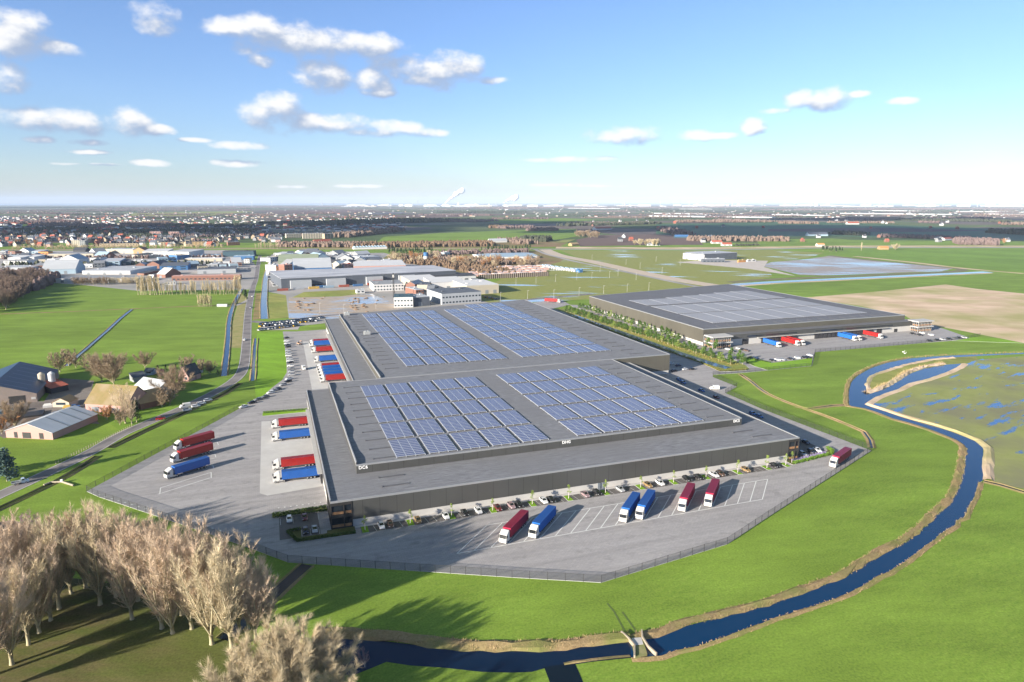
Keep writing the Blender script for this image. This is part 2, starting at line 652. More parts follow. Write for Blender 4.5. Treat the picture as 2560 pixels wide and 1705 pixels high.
M_WETGREEN = wet_ground('waterlogged_meadow', (.22, .245, .070), (.29, .305, .11), .50, .57, R(-38), st=(.4, 1.5, 1), sc=.11, wcol=(.03, .10, .24), c3=(.20, .195, .11), hollow=(*at(2400, 1025)[:2], 85.0))
M_FLOODGRASS = wet_ground('puddled_rough_grass', (.20, .225, .052), (.27, .27, .08), .60, .68, R(8), st=(.3, 1.5, 1), sc=.03, wcol=(.30, .38, .48))
M_ASPH = mat('asphalt', (.21, .19, .185), (.26, .235, .225), sc=.8, rough=.85, spec=.2, c3=(.14, .13, .13), sc3=.1)
M_PARK = mat('parking_asphalt', (.115, .105, .10), (.15, .14, .135), sc=1.5, rough=.85, spec=.2)
M_ESTATE = mat('estate_paving', (.30, .28, .265), (.42, .39, .36), sc=.06, rough=.9, c3=(.24, .24, .22), sc3=.015)
M_CONC = mat('dock_concrete', (.47, .455, .43), (.54, .525, .50), sc=.3, rough=.8, spec=.25, bump=.01, c3=(.44, .42, .40), sc3=.06)
M_WHITE_LINE = mat('road_paint', (.70, .70, .68), (.62, .62, .60), sc=3, rough=.7)
M_KERB = mat('kerb_stone', (.45, .45, .43), (.52, .52, .50), sc=1, rough=.8)


def paving():
    m = mat('brick_paving', (.305, .29, .285), (.37, .355, .35), sc=1.6, rough=.85, spec=.25, c3=(.31, .295, .29), sc3=.035, contrast=.3)
    t = m.node_tree
    b = t.nodes['Principled BSDF']
    src = b.inputs['Base Color'].links[0].from_socket
    g = nd(t, 'ShaderNodeNewGeometry')
    mp = nd(t, 'ShaderNodeMapping')
    mp.inputs['Rotation'].default_value = (0, 0, -ANG)
    t.links.new(g.outputs['Position'], mp.inputs[0])
    br = nd(t, 'ShaderNodeTexBrick')
    br.inputs['Scale'].default_value = 1.0
    br.inputs['Brick Width'].default_value, br.inputs['Row Height'].default_value = 1.3, .65
    br.inputs['Mortar Size'].default_value = .045
    br.inputs['Color1'].default_value = (1.06, 1.05, 1.04, 1)
    br.inputs['Color2'].default_value = (.93, .93, .94, 1)
    br.inputs['Mortar'].default_value = (.80, .80, .80, 1)
    t.links.new(mp.outputs[0], br.inputs['Vector'])
    mx = nd(t, 'ShaderNodeMix', data_type='RGBA', blend_type='MULTIPLY')
    mx.inputs['Factor'].default_value = 1
    t.links.new(src, mx.inputs[6])
    t.links.new(br.outputs[0], mx.inputs[7])
    # worn lanes and oily stains
    m2 = nd(t, 'ShaderNodeMapping')
    m2.inputs['Scale'].default_value = (.02, .35, 1)
    t.links.new(mp.outputs[0], m2.inputs[0])
    src = mx.outputs[2]
    for v, s, lo, hi, a0, a1 in ((m2.outputs[0], 1.0, .88, 1.06, .35, .62), (g.outputs['Position'], .22, .80, 1.0, .30, .42)):
        n = nd(t, 'ShaderNodeTexNoise')
        n.inputs['Scale'].default_value = s
        n.inputs['Detail'].default_value = 5
        t.links.new(v, n.inputs['Vector'])
        mr = nd(t, 'ShaderNodeMapRange')
        mr.inputs['From Min'].default_value, mr.inputs['From Max'].default_value = a0, a1
        mr.inputs['To Min'].default_value, mr.inputs['To Max'].default_value = lo, hi
        t.links.new(n.outputs[0], mr.inputs[0])
        k = nd(t, 'ShaderNodeVectorMath', operation='SCALE')
        t.links.new(src, k.inputs[0])
        t.links.new(mr.outputs[0], k.inputs['Scale'])
        src = k.outputs[0]
    t.links.new(src, b.inputs['Base Color'])
    return m


M_PAVE = paving()


def water_mat(name, c, rough=.06, spec=.5, bump=.02):
    m = mat(name, c, None, rough=rough, spec=spec, bump=bump, bsc=.8)
    m.node_tree.nodes['Principled BSDF'].inputs['IOR'].default_value = 1.33
    return m


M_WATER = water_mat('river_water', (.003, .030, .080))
M_DITCH = water_mat('ditch_water', (.005, .012, .02), rough=.25, spec=.15)
M_POLDERW = water_mat('pale_canal_water', (.07, .13, .21), rough=.1)

# near meadow in rings, then the far countryside as patchwork
sheet('meadow', [(-1700, 60), (1750, 60), (1750, 1750), (-1700, 1750)], 0.0, M_PASTURE, world=True)
sheet('countryside', [(-60000, 1740), (60000, 1740), (60000, 45000), (-60000, 45000)], -.3, voronoi_fields(), world=True)
sheet('outer_land', [(-150000, -30000), (150000, -30000), (150000, 120000), (-150000, 120000)], -3.0, mat('far_land', (.08, .11, .05), (.12, .10, .07), sc=.001), world=True)
sheet('side_land', [(-9000, -3000), (9000, -3000), (9000, 1745), (-9000, 1745)], -.6, M_PASTURE, world=True)
sheet('sea', [(-26000, 27000), (-9000, 29500), (-3500, 33000), (-3500, 44000), (-60000, 44000), (-60000, 26000)], 1.0, water_mat('sea_water', (.05, .14, .24), rough=.3), world=True)

# ---- near river
RIVER = [(1577, 1607), (1610, 1595), (1643, 1592), (1696, 1570), (1770, 1551), (1827, 1535), (1920, 1514.4), (1961, 1498), (2001.5, 1483), (2061, 1461), (2110, 1442), (2151, 1418), (2205, 1385), (2268, 1353),
         (2306, 1323), (2344, 1285), (2376.5, 1255), (2398, 1217), (2409, 1168), (2416, 1122), (2409, 1112), (2393, 1101), (2368, 1091), (2327.6, 1075), (2273, 1058), (2232.5, 1047), (2191.7, 1031),
         (2164.6, 1022), (2143, 1018), (2123.8, 1016), (2121, 997.4), (2122.5, 975.7), (2129, 954), (2145.5, 938), (2178, 920), (2219, 906.5), (2273, 896), (2327.6, 891.5), (2400, 887.5), (2463, 885.5), (2570, 881.5)]
RIVER_E = [(2570, 884.5), (2504, 887), (2436, 890.5), (2382, 893.5), (2327.6, 898.5), (2273, 909), (2232.5, 920), (2189, 933.5), (2172.7, 943), (2164.6, 959), (2165, 975), (2172.7, 985), (2205, 974), (2240.6, 956.6), (2273, 935), (2314, 920), (2365.6, 911.8),
           (2406, 909), (2393, 918.6), (2355, 935), (2314, 948.5), (2273, 959), (2246, 973), (2213.5, 984), (2181, 997.4), (2163, 1011), (2178, 1016.4), (2219, 1030), (2273, 1047.7), (2327.6, 1062.6), (2382, 1079), (2436, 1102), (2458, 1119),
           (2457, 1168), (2459, 1200), (2448.5, 1206), (2439, 1236), (2417, 1279), (2411, 1294), (2390, 1302), (2388, 1314), (2360, 1331), (2322, 1361), (2268, 1401), (2222, 1431), (2197, 1440), (2159, 1464), (2105, 1491), (2026, 1518.5),
           (1940, 1545), (1840, 1583), (1790, 1600), (1740, 1617), (1690, 1627), (1652, 1641), (1577, 1645)]
sheet('river', RIVER + RIVER_E, .04, M_WATER)
LOW_N = [(1577, 1606), (1540, 1605), (1480, 1613), (1414, 1623), (1280, 1628.5), (1203.5, 1628), (1114.5, 1621), (1025.5, 1610.7), (936.6, 1600), (868, 1595), (780, 1592)]
LOW_S = [(780, 1672), (880, 1690), (930, 1670), (966, 1655), (1025.5, 1664), (1114.5, 1670), (1203, 1680), (1280, 1682), (1330, 1680), (1365, 1670), (1390, 1672), (1412, 1665), (1480, 1655), (1577, 1645)]
sheet('lower_river', LOW_N + LOW_S, .042, water_mat('shaded_river_water', (.004, .014, .034)))  # tree shade is painted in as a darker water colour
ribbon('side_ditch', [(1398, 1662), (1410, 1690), (1425, 1730)], 7, .043, M_DITCH)
sheet('wet_meadow', [(2163, 1011), (2181, 998), (2213, 985), (2314, 949), (2393, 919), (2436, 899), (2580, 889), (2700, 905), (2800, 1250), (2560, 1222), (2480, 1205), (2458, 1168), (2458, 1119), (2382, 1079), (2273, 1048)], .02, M_WETGREEN)
sheet('river_spit', [(2166, 981), (2164.6, 959), (2172.7, 943), (2189, 933.5), (2232.5, 920), (2273, 909), (2327.6, 898.5), (2382, 893.5), (2440, 890.5), (2445, 900), (2406, 909), (2365.6, 911.8), (2314, 920), (2273, 935), (2240.6, 956.6), (2205, 974), (2172.7, 985)], .025, M_YELLOW)

# ---- polder fields
sheet('reed_land', [(2010, 744), (2120, 735), (2200, 728), (2365, 711), (2440, 722), (2600, 738), (2600, 866), (2400, 826), (2290, 806), (2264, 790), (2150, 765)], .02, M_STRAW)
sheet('rough_field', [(1255, 660), (1330, 640), (1400, 640), (1560, 670), (1800, 716), (1474, 748), (1310, 756), (1200, 770), (1150, 750), (1170, 735), (1250, 700)], .02, M_FLOODGRASS)
sheet('rough_meadow', [(1400, 626), (1700, 627), (1930, 625), (2060, 632), (2020, 645), (1920, 655), (1930, 692), (1830, 713), (1796, 714), (1560, 670), (1440, 642)], .025, M_FLOODGRASS)
sheet('flooded_basin', [(1900, 664), (1930, 655), (2015, 648), (2072, 640), (2137, 648), (2273, 659), (2390, 670), (2355, 678), (2192, 684), (2056, 689), (2000, 687)], .04, M_BASIN)
sheet('building_site_ground', [(1690, 655), (1800, 650), (1920, 652), (1910, 668), (1990, 690), (1870, 672)], .045, mat('pale_sand', (.44, .38, .31), (.55, .49, .42), sc=.1))
ribbon('basin_dike', [(1825, 706), (1920, 699), (2180, 688), (2409, 676), (2300, 662), (2150, 648), (2075, 639)], 16, .05, mat('dike_turf', (.14, .13, .055), (.19, .165, .08), sc=.1), step=25)
ribbon('polder_canal', [(1780, 718), (1830, 713), (1920, 706), (2180, 693.5), (2471, 680)], 17, .06, M_POLDERW, step=25)
ribbon('dike_verge', [(1830, 717), (1920, 710), (2180, 697), (2480, 683)], 7, .065, M_STRAW, step=25)
ribbon('field_edge', [(2137, 641), (2273, 655), (2409, 671), (2560, 684)], 14, .055, M_STRAW, step=25)
ribbon('sand_road', [(1362, 624), (1390, 636), (1430, 645), (1480, 654), (1560, 672), (1680, 697), (1796, 716)], 26, .07, mat('road_sand', (.44, .35, .25), (.54, .45, .34), sc=.12), step=20)
ribbon('new_road', [(1335, 622), (1362, 634), (1395, 643), (1440, 654), (1560, 679), (1680, 704), (1760, 720)], 9, .08, M_ESTATE, step=20)
ribbon('dike', [(1390, 619), (1700, 620.5), (1900, 619), (2100, 616), (2600, 616)], 55, .10, M_STRAW, step=60)
ribbon('dike_road', [(1330, 622.5), (1700, 624.5), (1900, 623), (2100, 619.5), (2600, 619)], 22, .12, M_ESTATE, step=60)
ribbon('left_dike', [(-30, 625), (300, 623), (600, 621), (760, 622), (980, 622), (1180, 621), (1330, 622)], 40, .10, mat('left_dike_turf', (.28, .22, .11), (.36, .29, .16), sc=.05), step=60)
sheet('green_field', [(930, 614), (960, 592), (1100, 583), (1250, 577), (1440, 572), (1450, 590), (1350, 606), (1320, 612), (1150, 606)], .10, M_PASTURE)
sheet('yellow_field', [(1150, 607), (1320, 612), (1350, 606), (1400, 600), (1440, 598), (1390, 617), (1250, 619), (1160, 616)], .14, M_YELLOW)
sheet('brown_field', [(1440, 599), (1500, 588), (1640, 586), (1740, 598), (1760, 612), (1600, 613), (1450, 616)], .12, M_SOIL)
sheet('dark_field', [(1640, 560), (2000, 554), (2560, 574), (2600, 602), (2100, 591), (1860, 592), (1640, 586)], .12, mat('cloud_shade_green', (.04, .105, .035), (.06, .13, .04), sc=.02))  # green field, darkened in its colour to stand for cloud shade
sheet('far_green_field', [(1900, 612), (1890, 600), (2080, 596), (2130, 600), (2600, 604), (2600, 612), (2110, 612)], .16, M_PASTURE)
sheet('right_meadow', [(2060, 634), (2110, 625), (2600, 624), (2600, 682), (2410, 668), (2137, 641)], .03, M_LUSH)
sheet('lower_soil_field', [(1920, 573), (2200, 569), (2480, 577), (2300, 580), (1920, 579)], .2, M_SOIL)
for i, q in enumerate([[(0, 560), (170, 555), (240, 556), (60, 566), (0, 562)], [(300, 534), (520, 529), (640, 528), (520, 540), (330, 540)], [(640, 526), (880, 523), (1000, 530), (700, 536)], [(1180, 552), (1400, 545), (1500, 550), (1280, 560)], [(880, 541), (1150, 533), (1300, 536), (1080, 545)]]):
    sheet('distant_field', q, .25 + i * .02, [M_PASTURE, M_YELLOW, M_SOIL, M_PASTURE, M_SOIL][i])

# ---- the near polder on the left
ribbon('field_path', [(0, 785), (150, 780), (329, 772), (450, 767), (572, 762)], 5, .03, M_BANK)
sheet('road_verge', [(575, 870), (583, 800), (600, 738), (616, 735), (622, 760), (616, 800), (608, 870)], .022, mat('verge_grass', (.19, .21, .05), (.36, .29, .13), sc=.12, rough=.9, bump=.2, bsc=1.5))
sheet('canal_verge', [(632, 800), (640, 733), (655, 733), (655, 797)], .022, M_BANK)
sheet('fallow_strip', [(670, 798), (672, 733), (715, 737), (722, 794)], .022, M_YELLOW)
sheet('estate_ground_left', [(-30, 708), (-30, 628), (300, 626), (612, 625), (640, 665), (634, 700), (622, 724), (345, 727), (200, 712), (140, 708)], .03, M_ESTATE)
sheet('estate_ground_right', [(668, 690), (678, 636), (960, 632), (1165, 685), (1185, 700), (1160, 742), (1260, 765), (1000, 782), (820, 800), (722, 797), (715, 738), (672, 730)], .03, M_ESTATE)
sheet('building_plot', [(722, 744), (850, 738), (930, 735), (1010, 770), (960, 786), (830, 797), (722, 797)], .05, M_MUD)
M_SCRUB = mat('scrub_floor', (.20, .14, .075), (.30, .21, .12), sc=.06, rough=.95, spec=.05, c3=(.17, .18, .06), sc3=.015)
sheet('scrub_ground', [(955, 648), (975, 634), (1100, 631), (1350, 626), (1420, 640), (1400, 655), (1330, 672), (1190, 690), (1100, 672), (1010, 656)], .034, M_SCRUB)
sheet('scrub_ground', [(640, 618), (700, 610), (900, 606), (1240, 600), (1420, 606), (1400, 617), (1150, 619), (900, 620)], .16, M_SCRUB)
sheet('weed_strip', [(730, 744), (760, 730), (890, 724), (900, 735), (850, 741)], .055, M_YELLOW)
sheet('vehicle_compound', [(648, 826), (652, 808), (740, 800), (815, 793), (812, 808), (750, 815), (745, 824)], .06, M_ESTATE)
sheet('farm_yard', [(-30, 1075), (-30, 1005), (110, 1003), (150, 945), (235, 952), (215, 1030), (250, 1060), (150, 1055), (60, 1080), (10, 1096)], .03, mat('farmyard_dirt', (.17, .15, .135), (.24, .21, .185), sc=.15, rough=.9, c3=(.12, .10, .09), sc3=.05))
sheet('garden_lawn', [(250, 1045), (330, 1035), (350, 990), (430, 985), (560, 945), (600, 945), (545, 985), (455, 1015), (400, 1040), (300, 1075)], .026, M_LUSH)
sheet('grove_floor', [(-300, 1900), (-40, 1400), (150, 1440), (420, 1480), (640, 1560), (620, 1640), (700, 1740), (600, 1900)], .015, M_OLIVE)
ROAD = [(-120, 1292), (0, 1237), (60, 1210), (120, 1182), (184, 1152), (240, 1123), (299, 1088), (353, 1064), (408, 1041), (462, 1018), (516, 992), (560, 968), (590, 947), (606, 926), (613, 894), (617, 840), (620, 787), (625, 753), (632, 719), (640, 695), (645, 664), (650, 640)]
ribbon('country_road', ROAD, 6.6, .05, M_ASPH)
for off in (2.9, -2.9):
    band('edge_line', ROAD, [(off + .1, .062), (off - .1, .062)], M_WHITE_LINE)
ribbon('estate_road', [(628, 803), (680, 806), (760, 796), (850, 786), (1000, 778), (1200, 762), (1330, 748), (1480, 735)], 8, .055, M_ASPH)
for i, px in enumerate([[(628, 745), (600, 760), (580, 765), (545, 763)]]):
    ribbon('farm_track', px, 4, .045, M_ESTATE)


def ditch(name, px, w, m=None, bank=1.6, step=6.0):
    ribbon(name, px, w, .046, m or M_DITCH, step=step)
    band(name + '_bank', px, [(w / 2 + bank * .6, .03), (w / 2 + .3, .35), (w / 2, .05)], M_BANK, step=step, jit=.15)
    band(name + '_bank', px, [(-w / 2, .05), (-w / 2 - .3, .35), (-w / 2 - bank * .6, .03)], M_BANK, step=step, jit=.15)


ditch('roadside_ditch', [(560, 940), (566, 890), (570, 850), (572, 812), (577, 783), (584, 763), (593, 744), (604, 722)], 3.0, M_WATER)
ditch('field_ditch', [(329, 774), (300, 797), (262, 832), (187, 896), (165, 915)], 2.0, M_POLDERW)
ditch('lane_canal', [(661, 797), (659.5, 763), (660, 744), (662, 722), (663, 705), (665, 692), (668, 680), (673, 664), (678, 650)], 6.0, M_POLDERW)
ditch('lane_ditch', [(632, 952), (634, 930), (636, 900), (638, 868), (641, 846)], 2.2, M_WATER)
ditch('cross_ditch', [(768, 1412), (730, 1445), (690, 1482), (640, 1530), (560, 1600)], 3.4)
ditch('yard_ditch', [(1850, 935), (1880, 955), (1920, 985), (1990, 1014), (2050, 1035), (2120, 1062), (2160, 1080), (2175, 1100), (2180, 1120)], .9, water_mat('dark_ditch_water', (.006, .012, .02)), bank=2.0)
for px in ([(600, 958), (560, 985), (516, 1006), (462, 1032), (410, 1056), (353, 1082), (275, 1120)], [(245, 1140), (200, 1170), (140, 1205), (60, 1243), (-60, 1300)]):
    ditch('road_ditch', px, 2.0, mat('ditch_shadow_turf', (.030, .045, .014), (.05, .06, .02), sc=.6, rough=.95, spec=.05))  # ditch turf coloured dark to stand in for its shadow
ribbon('pond', [(-40, 1330), (0, 1318), (60, 1350), (90, 1400)], 10, .05, M_DITCH)
ditch('river_feeder', [(2121, 1012), (2080, 1014), (2020, 1022), (1990, 1016)], 1.4, bank=2.5)
ditch('meadow_drain', [(2459, 1203), (2500, 1212), (2580, 1236), (2700, 1275)], 1.6, bank=2.2)

# ---- the paved site, with its kerb
YARD = [(217, 1229), (246, 1242), (474, 1318), (640, 1376), (720, 1406), (1280, 1444), (1503, 1457), (1818, 1361), (1920, 1293), (2178, 1127), (1900, 1021), (1860, 1003), (1813, 983), (1842, 967),
        (1782, 943), (1782, 937), (1860, 932), (1917, 926.5), (1882, 914), (1858, 903), (1830, 897), (1870, 918), (1874, 923), (1866, 926.5), (1830, 929.5), (1799, 929), (1758, 910), (1558, 840), (1410, 780.6), (1381, 772), (1425, 762),
        (1400, 748), (1330, 757), (811, 824), (740, 829), (707, 829), (710, 847), (716, 906), (717, 931), (706, 950), (681, 969), (660, 988), (595, 1024)]
PAVE_Z = .12


def slab(name, pts, z, m, base=-.1, world=False):
    P = [(p[0], p[1]) for p in (pts if world else [at(*q) for q in pts])]
    o = MB().prism(P, base, z, 1, 0).build(name, [m, M_KERB])
    o['kind'] = 'structure'
    return o


slab('yard_paving', YARD, PAVE_Z, M_PAVE)
LOT = [(1425, 762), (1474, 764), (1500, 760), (2300, 800), (2330, 812), (2425, 845), (2390, 851), (2314, 857), (2038, 880.5), (2030, 915), (1918, 926), (1882, 914), (1850, 903), (1800, 893), (1640, 838), (1440, 773)]
slab('east_lot_paving', LOT, PAVE_Z - .006, M_PAVE)
slab('green_strip', [(1381, 772.5), (1410, 781), (1558, 840.5), (1758, 910.5), (1799, 929), (1830, 929), (1866, 926), (1873, 922.5), (1862, 913), (1838, 904), (1800, 892), (1640, 836), (1440, 771.5)], PAVE_Z + .10, M_YELLOW)
ribbon('strip_canal', [(1430, 788), (1560, 834), (1680, 877), (1780, 910), (1822, 921)], 6.5, PAVE_Z + .12, water_mat('strip_water', (.06, .10, .16)))
slab('east_lawn', [(1854, 901), (1878, 893.5), (1885, 899), (1910, 903), (1927, 908), (2000, 900), (2031, 894), (2029, 915), (1920, 926), (1885, 916)], PAVE_Z + .08, M_LAWN)
slab('east_corner_lawn', [(2300, 806), (2420, 842), (2500, 846), (2560, 858), (2380, 852), (2424, 846), (2330, 814)], .10, M_LAWN)
slab('lane_lawn', [(641, 850), (644, 832), (690, 829), (707, 830), (710, 847), (716, 906), (717, 931), (706, 950), (681, 969), (660, 988), (640, 1000), (636, 950)], .06, M_LAWN)


def S(*q):
    return [tuple(site(a, b)[:2]) for a, b in q]


slab('dock_apron', S((-9, 241), (-6.5, 238), (12.2, 240), (12.2, 322), (-9, 326)), PAVE_Z + .006, M_CONC, world=True)
slab('rear_dock_apron', S((16.5, 366), (36, 366), (36.5, 512), (18.3, 515)), PAVE_Z + .006, M_CONC, world=True)
slab('footpath', S((19.5, 203.3), (186, 203.3), (186, 204.45), (19.5, 204.45)), PAVE_Z + .05, M_CONC, world=True)
slab('parking_row', S((21, 198.9), (184, 198.9), (184, 203.3), (21, 203.3)), PAVE_Z + .007, M_PARK, world=True)
slab('corner_parking', S((-3, 202.6), (9, 202.6), (9, 218.6), (-3, 218.6)), PAVE_Z + .007, M_PARK, world=True)
slab('east_corner_parking', S((193.5, 206), (210, 208), (211, 224), (193.5, 224)), PAVE_Z + .007, M_PARK, world=True)


def line(name, a, b, w=.16, z=PAVE_Z + .02):
    p, q = site(*a), site(*b)
    n = Vector((-(q - p).y, (q - p).x, 0)).normalized() * w / 2
    return [(p + n), (p - n), (q - n), (q + n)]


mk = MB()


def stripe(a, b, w=.27, z=PAVE_Z + .02):
    vs = [(v.x, v.y, z) for v in line('', a, b, w)]
    mk.add(vs, [(0, 1, 2, 3)])


stripe((45.4, 177.1), (154, 178.2))
stripe((59.0, 191.3), (167.4, 191.9))
for i in range(22):
    a = 45.4 + i * 5.17
    stripe((a, 177.1 + i * .052), (a + 13.6, 191.3 + i * .03))
for i in range(6):
    a0, b0 = -41.5, 301 - i * 7.6 + (0 if i < 4 else 3)
    stripe((a0, b0), (a0 + 15, b0 + 9.2))
    stripe((a0 + (.6 if i % 2 else 0), b0), (a0 + .9, b0 - 3.4)) if i % 2 == 0 else stripe((a0 + 15, b0 + 9.2), (a0 + 15.6, b0 + 5.2))
for b0 in (257.6, 251.9):
    stripe((-42.5, b0), (-26.5, b0 + 9.6))
stripe((-42.5, 257.6), (-42.0, 251.7))
stripe((-26.5, 267.2), (-26.1, 261.3))
for i in range(59):
    a = 22.5 + i * 2.75
    stripe((a + .3, 199.0), (a - .3, 203.2), .10)
for k in range(7):
    stripe((-2.6 + k * 1.95, 213), (-2.6 + k * 1.95, 217.8), .1) if k % 2 == 0 else None
    stripe((3.5 + k * 2.6, 202.8), (3.5 + k * 2.6, 207.4), .1) if k < 3 else None
    stripe((195 + k * 2.6, 206.5), (195 + k * 2.6, 211.5), .1)
    stripe((195 + k * 2.6, 220), (195 + k * 2.6, 225), .1)
for (p0, p1, n) in (((230, 1233), (610, 1345), 22), ((695, 1271), (800, 1257), 8)):
    A, B = at(*p0), at(*p1)
    for i in range(n):
        p = A.lerp(B, i / (n - 1))
        q = A.lerp(B, (i + .22) / (n - 1))
        stripe(to_site(p), to_site(q), .5)
mk.build('parking_bay_markings', M_WHITE_LINE)['kind'] = 'structure'

# planted beds
M_BARK = mat('bark_mulch', (.12, .075, .045), (.17, .11, .07), sc=1.5, rough=.95)
BED_Z = PAVE_Z + .10
for n_, p in (('corner_bed', S((-5, 219.6), (12.2, 218.9), (12.2, 221.8), (-5, 221.8))),
              ('corner_bed', S((-.8, 207.4), (1.9, 199.4), (19.3, 199.1), (19.3, 204.3), (11, 204.3), (10.8, 202.4), (3.3, 202.4), (3.3, 207.4))),
              ('corner_bed', S((186.2, 200.2), (209.4, 203.6), (212.2, 206.2), (212.4, 209.8), (210, 207.4), (193.5, 205.8), (186.2, 204.3))),
              ('dock_bed', S((-8.6, 334.3), (12.1, 334.3), (12.1, 338), (-8.6, 339.6)))):
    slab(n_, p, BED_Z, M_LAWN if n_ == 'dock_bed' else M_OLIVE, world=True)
TREE_SLOTS = [(22.2, 200.9), (36.4, 200.9), (49.9, 200.9), (63.9, 200.9), (78, 201), (91.4, 201), (105.5, 201), (119.5, 201), (133.1, 201), (147, 201), (161.1, 201), (174.5, 201), (183.4, 201)]
for (a, b) in TREE_SLOTS:
    slab('tree_bed', S((a - 1.0, b - 2.1), (a + 1.0, b - 2.1), (a + 1.0, b + 2.3), (a - 1.0, b + 2.3)), BED_Z, M_LAWN, world=True)


# ------------------------------------------------------------------ the three warehouses
def roof_mat(name, c, c2, c3):
    """bitumen sheet roof: rolls along the long side, dark flecks and ponding stains"""
    m = mat(name, c, c2, sc=1.0, rough=.8, spec=.25, coord='obj', stretch=(.22, 1.5, 1), det=8, c3=c3, sc3=.05, bump=.03, bsc=1, contrast=.16)
    t = m.node_tree
    b = t.nodes['Principled BSDF']
    src = b.inputs['Base Color'].links[0].from_socket
    tc = nd(t, 'ShaderNodeTexCoord')
    br = nd(t, 'ShaderNodeTexBrick')
    br.inputs['Scale'].default_value = 1
    br.inputs['Brick Width'].default_value, br.inputs['Row Height'].default_value = 9.0, 1.0
    br.inputs['Mortar Size'].default_value = .05
    br.inputs['Color1'].default_value = (1.05, 1.05, 1.06, 1)
    br.inputs['Color2'].default_value = (.93, .93, .94, 1)
    br.inputs['Mortar'].default_value = (.72, .72, .74, 1)
    t.links.new(tc.outputs['Object'], br.inputs['Vector'])
    mx = nd(t, 'ShaderNodeMix', data_type='RGBA', blend_type='MULTIPLY')
    mx.inputs['Factor'].default_value = .8
    t.links.new(src, mx.inputs[6])
    t.links.new(br.outputs[0], mx.inputs[7])
    t.links.new(mx.outputs[2], b.inputs['Base Color'])
    return m


M_ROOF = roof_mat('bitumen_roof', (.135, .137, .148), (.245, .248, .26), (.18, .18, .188))
M_ROOF2 = roof_mat('dark_bitumen_roof', (.10, .103, .115), (.165, .168, .182), (.13, .13, .138))


def cladding(name, c, w=5.4, line=.55, rough=.42, metal=.35):
    m = mat(name, c, tuple(x * 1.14 for x in c), sc=.12, rough=rough, metal=metal, spec=.4, coord='obj', stretch=(1, 1, .4), c3=tuple(x * .9 for x in c), sc3=.04)
    t = m.node_tree
    b = t.nodes['Principled BSDF']
    src = b.inputs['Base Color'].links[0].from_socket
    tc = nd(t, 'ShaderNodeTexCoord')
    sp = nd(t, 'ShaderNodeSeparateXYZ')
    t.links.new(tc.outputs['Object'], sp.inputs[0])
    ad = nd(t, 'ShaderNodeMath', operation='ADD')
    t.links.new(sp.outputs[0], ad.inputs[0])
    t.links.new(sp.outputs[1], ad.inputs[1])
    fr = nd(t, 'ShaderNodeMath', operation='PINGPONG')
    t.links.new(ad.outputs[0], fr.inputs[0])
    fr.inputs[1].default_value = w / 2
    lt = nd(t, 'ShaderNodeMath', operation='LESS_THAN')
    t.links.new(fr.outputs[0], lt.inputs[0])
    lt.inputs[1].default_value = .06
    mx = nd(t, 'ShaderNodeMix', data_type='RGBA', blend_type='MULTIPLY')
    t.links.new(lt.outputs[0], mx.inputs['Factor'])
    t.links.new(src, mx.inputs[6])
    mx.inputs[7].default_value = (line, line, line, 1)
    t.links.new(mx.outputs[2], b.inputs['Base Color'])
    return m


M_CLAD = cladding('anthracite_cladding', (.092, .092, .087))
M_CLAD2 = cladding('taupe_cladding', (.140, .130, .105), w=6.0, line=.75)
M_PLINTH = mat('precast_plinth', (.43, .415, .38), (.49, .475, .44), sc=.2, rough=.8, coord='obj')
M_CAP = mat('parapet_cap', (.33, .335, .34), (.38, .385, .39), sc=.4, rough=.45, metal=.4, coord='obj')
M_DARKF = mat('black_steel', (.028, .027, .027), (.04, .038, .036), sc=1, rough=.5, spec=.4, coord='obj')
M_GLASS = mat('office_glass', (.018, .024, .030), None, rough=.08, spec=.6)
M_WHITEP = mat('white_panel', (.40, .39, .37), (.46, .45, .43), sc=.3, rough=.6, coord='obj')
M_DOCK = mat('dock_curtain', (.03, .03, .032), (.045, .045, .05), sc=1, rough=.85, coord='obj')
M_CHANNEL = mat('roof_light_strip', (.085, .087, .095), (.11, .112, .12), sc=.5, rough=.6, coord='obj')
M_BRICKINT = mat('office_interior', (.40, .22, .10), (.20, .11, .06), sc=.6, rough=.8, coord='obj')
M_LETTER = mat('white_letter', (.80, .80, .78), None, rough=.5)


def face_box(mb, x0, x1, y, z0, z1, d, mi=0):
    mb.box(x0, x1, y - d, y, z0, z1, mi)


def letters(word, parent, a, b, z, size, rx=math.pi / 2):
    cu = bpy.data.curves.new('lettering', 'FONT')
    cu.body = word
    cu.size, cu.extrude = size, .05
    cu.space_character = 1.05
    cu.offset = .03
    cu.align_x = 'LEFT'
    cu.materials.append(M_LETTER)
    tmp = bpy.data.objects.new('lettering', cu)
    me = bpy.data.meshes.new_from_object(tmp)
    bpy.data.objects.remove(tmp)
    o = put('lettering', me, parent)
    o.location, o.rotation_euler = (a, b, z), (rx, 0, 0)
    return o


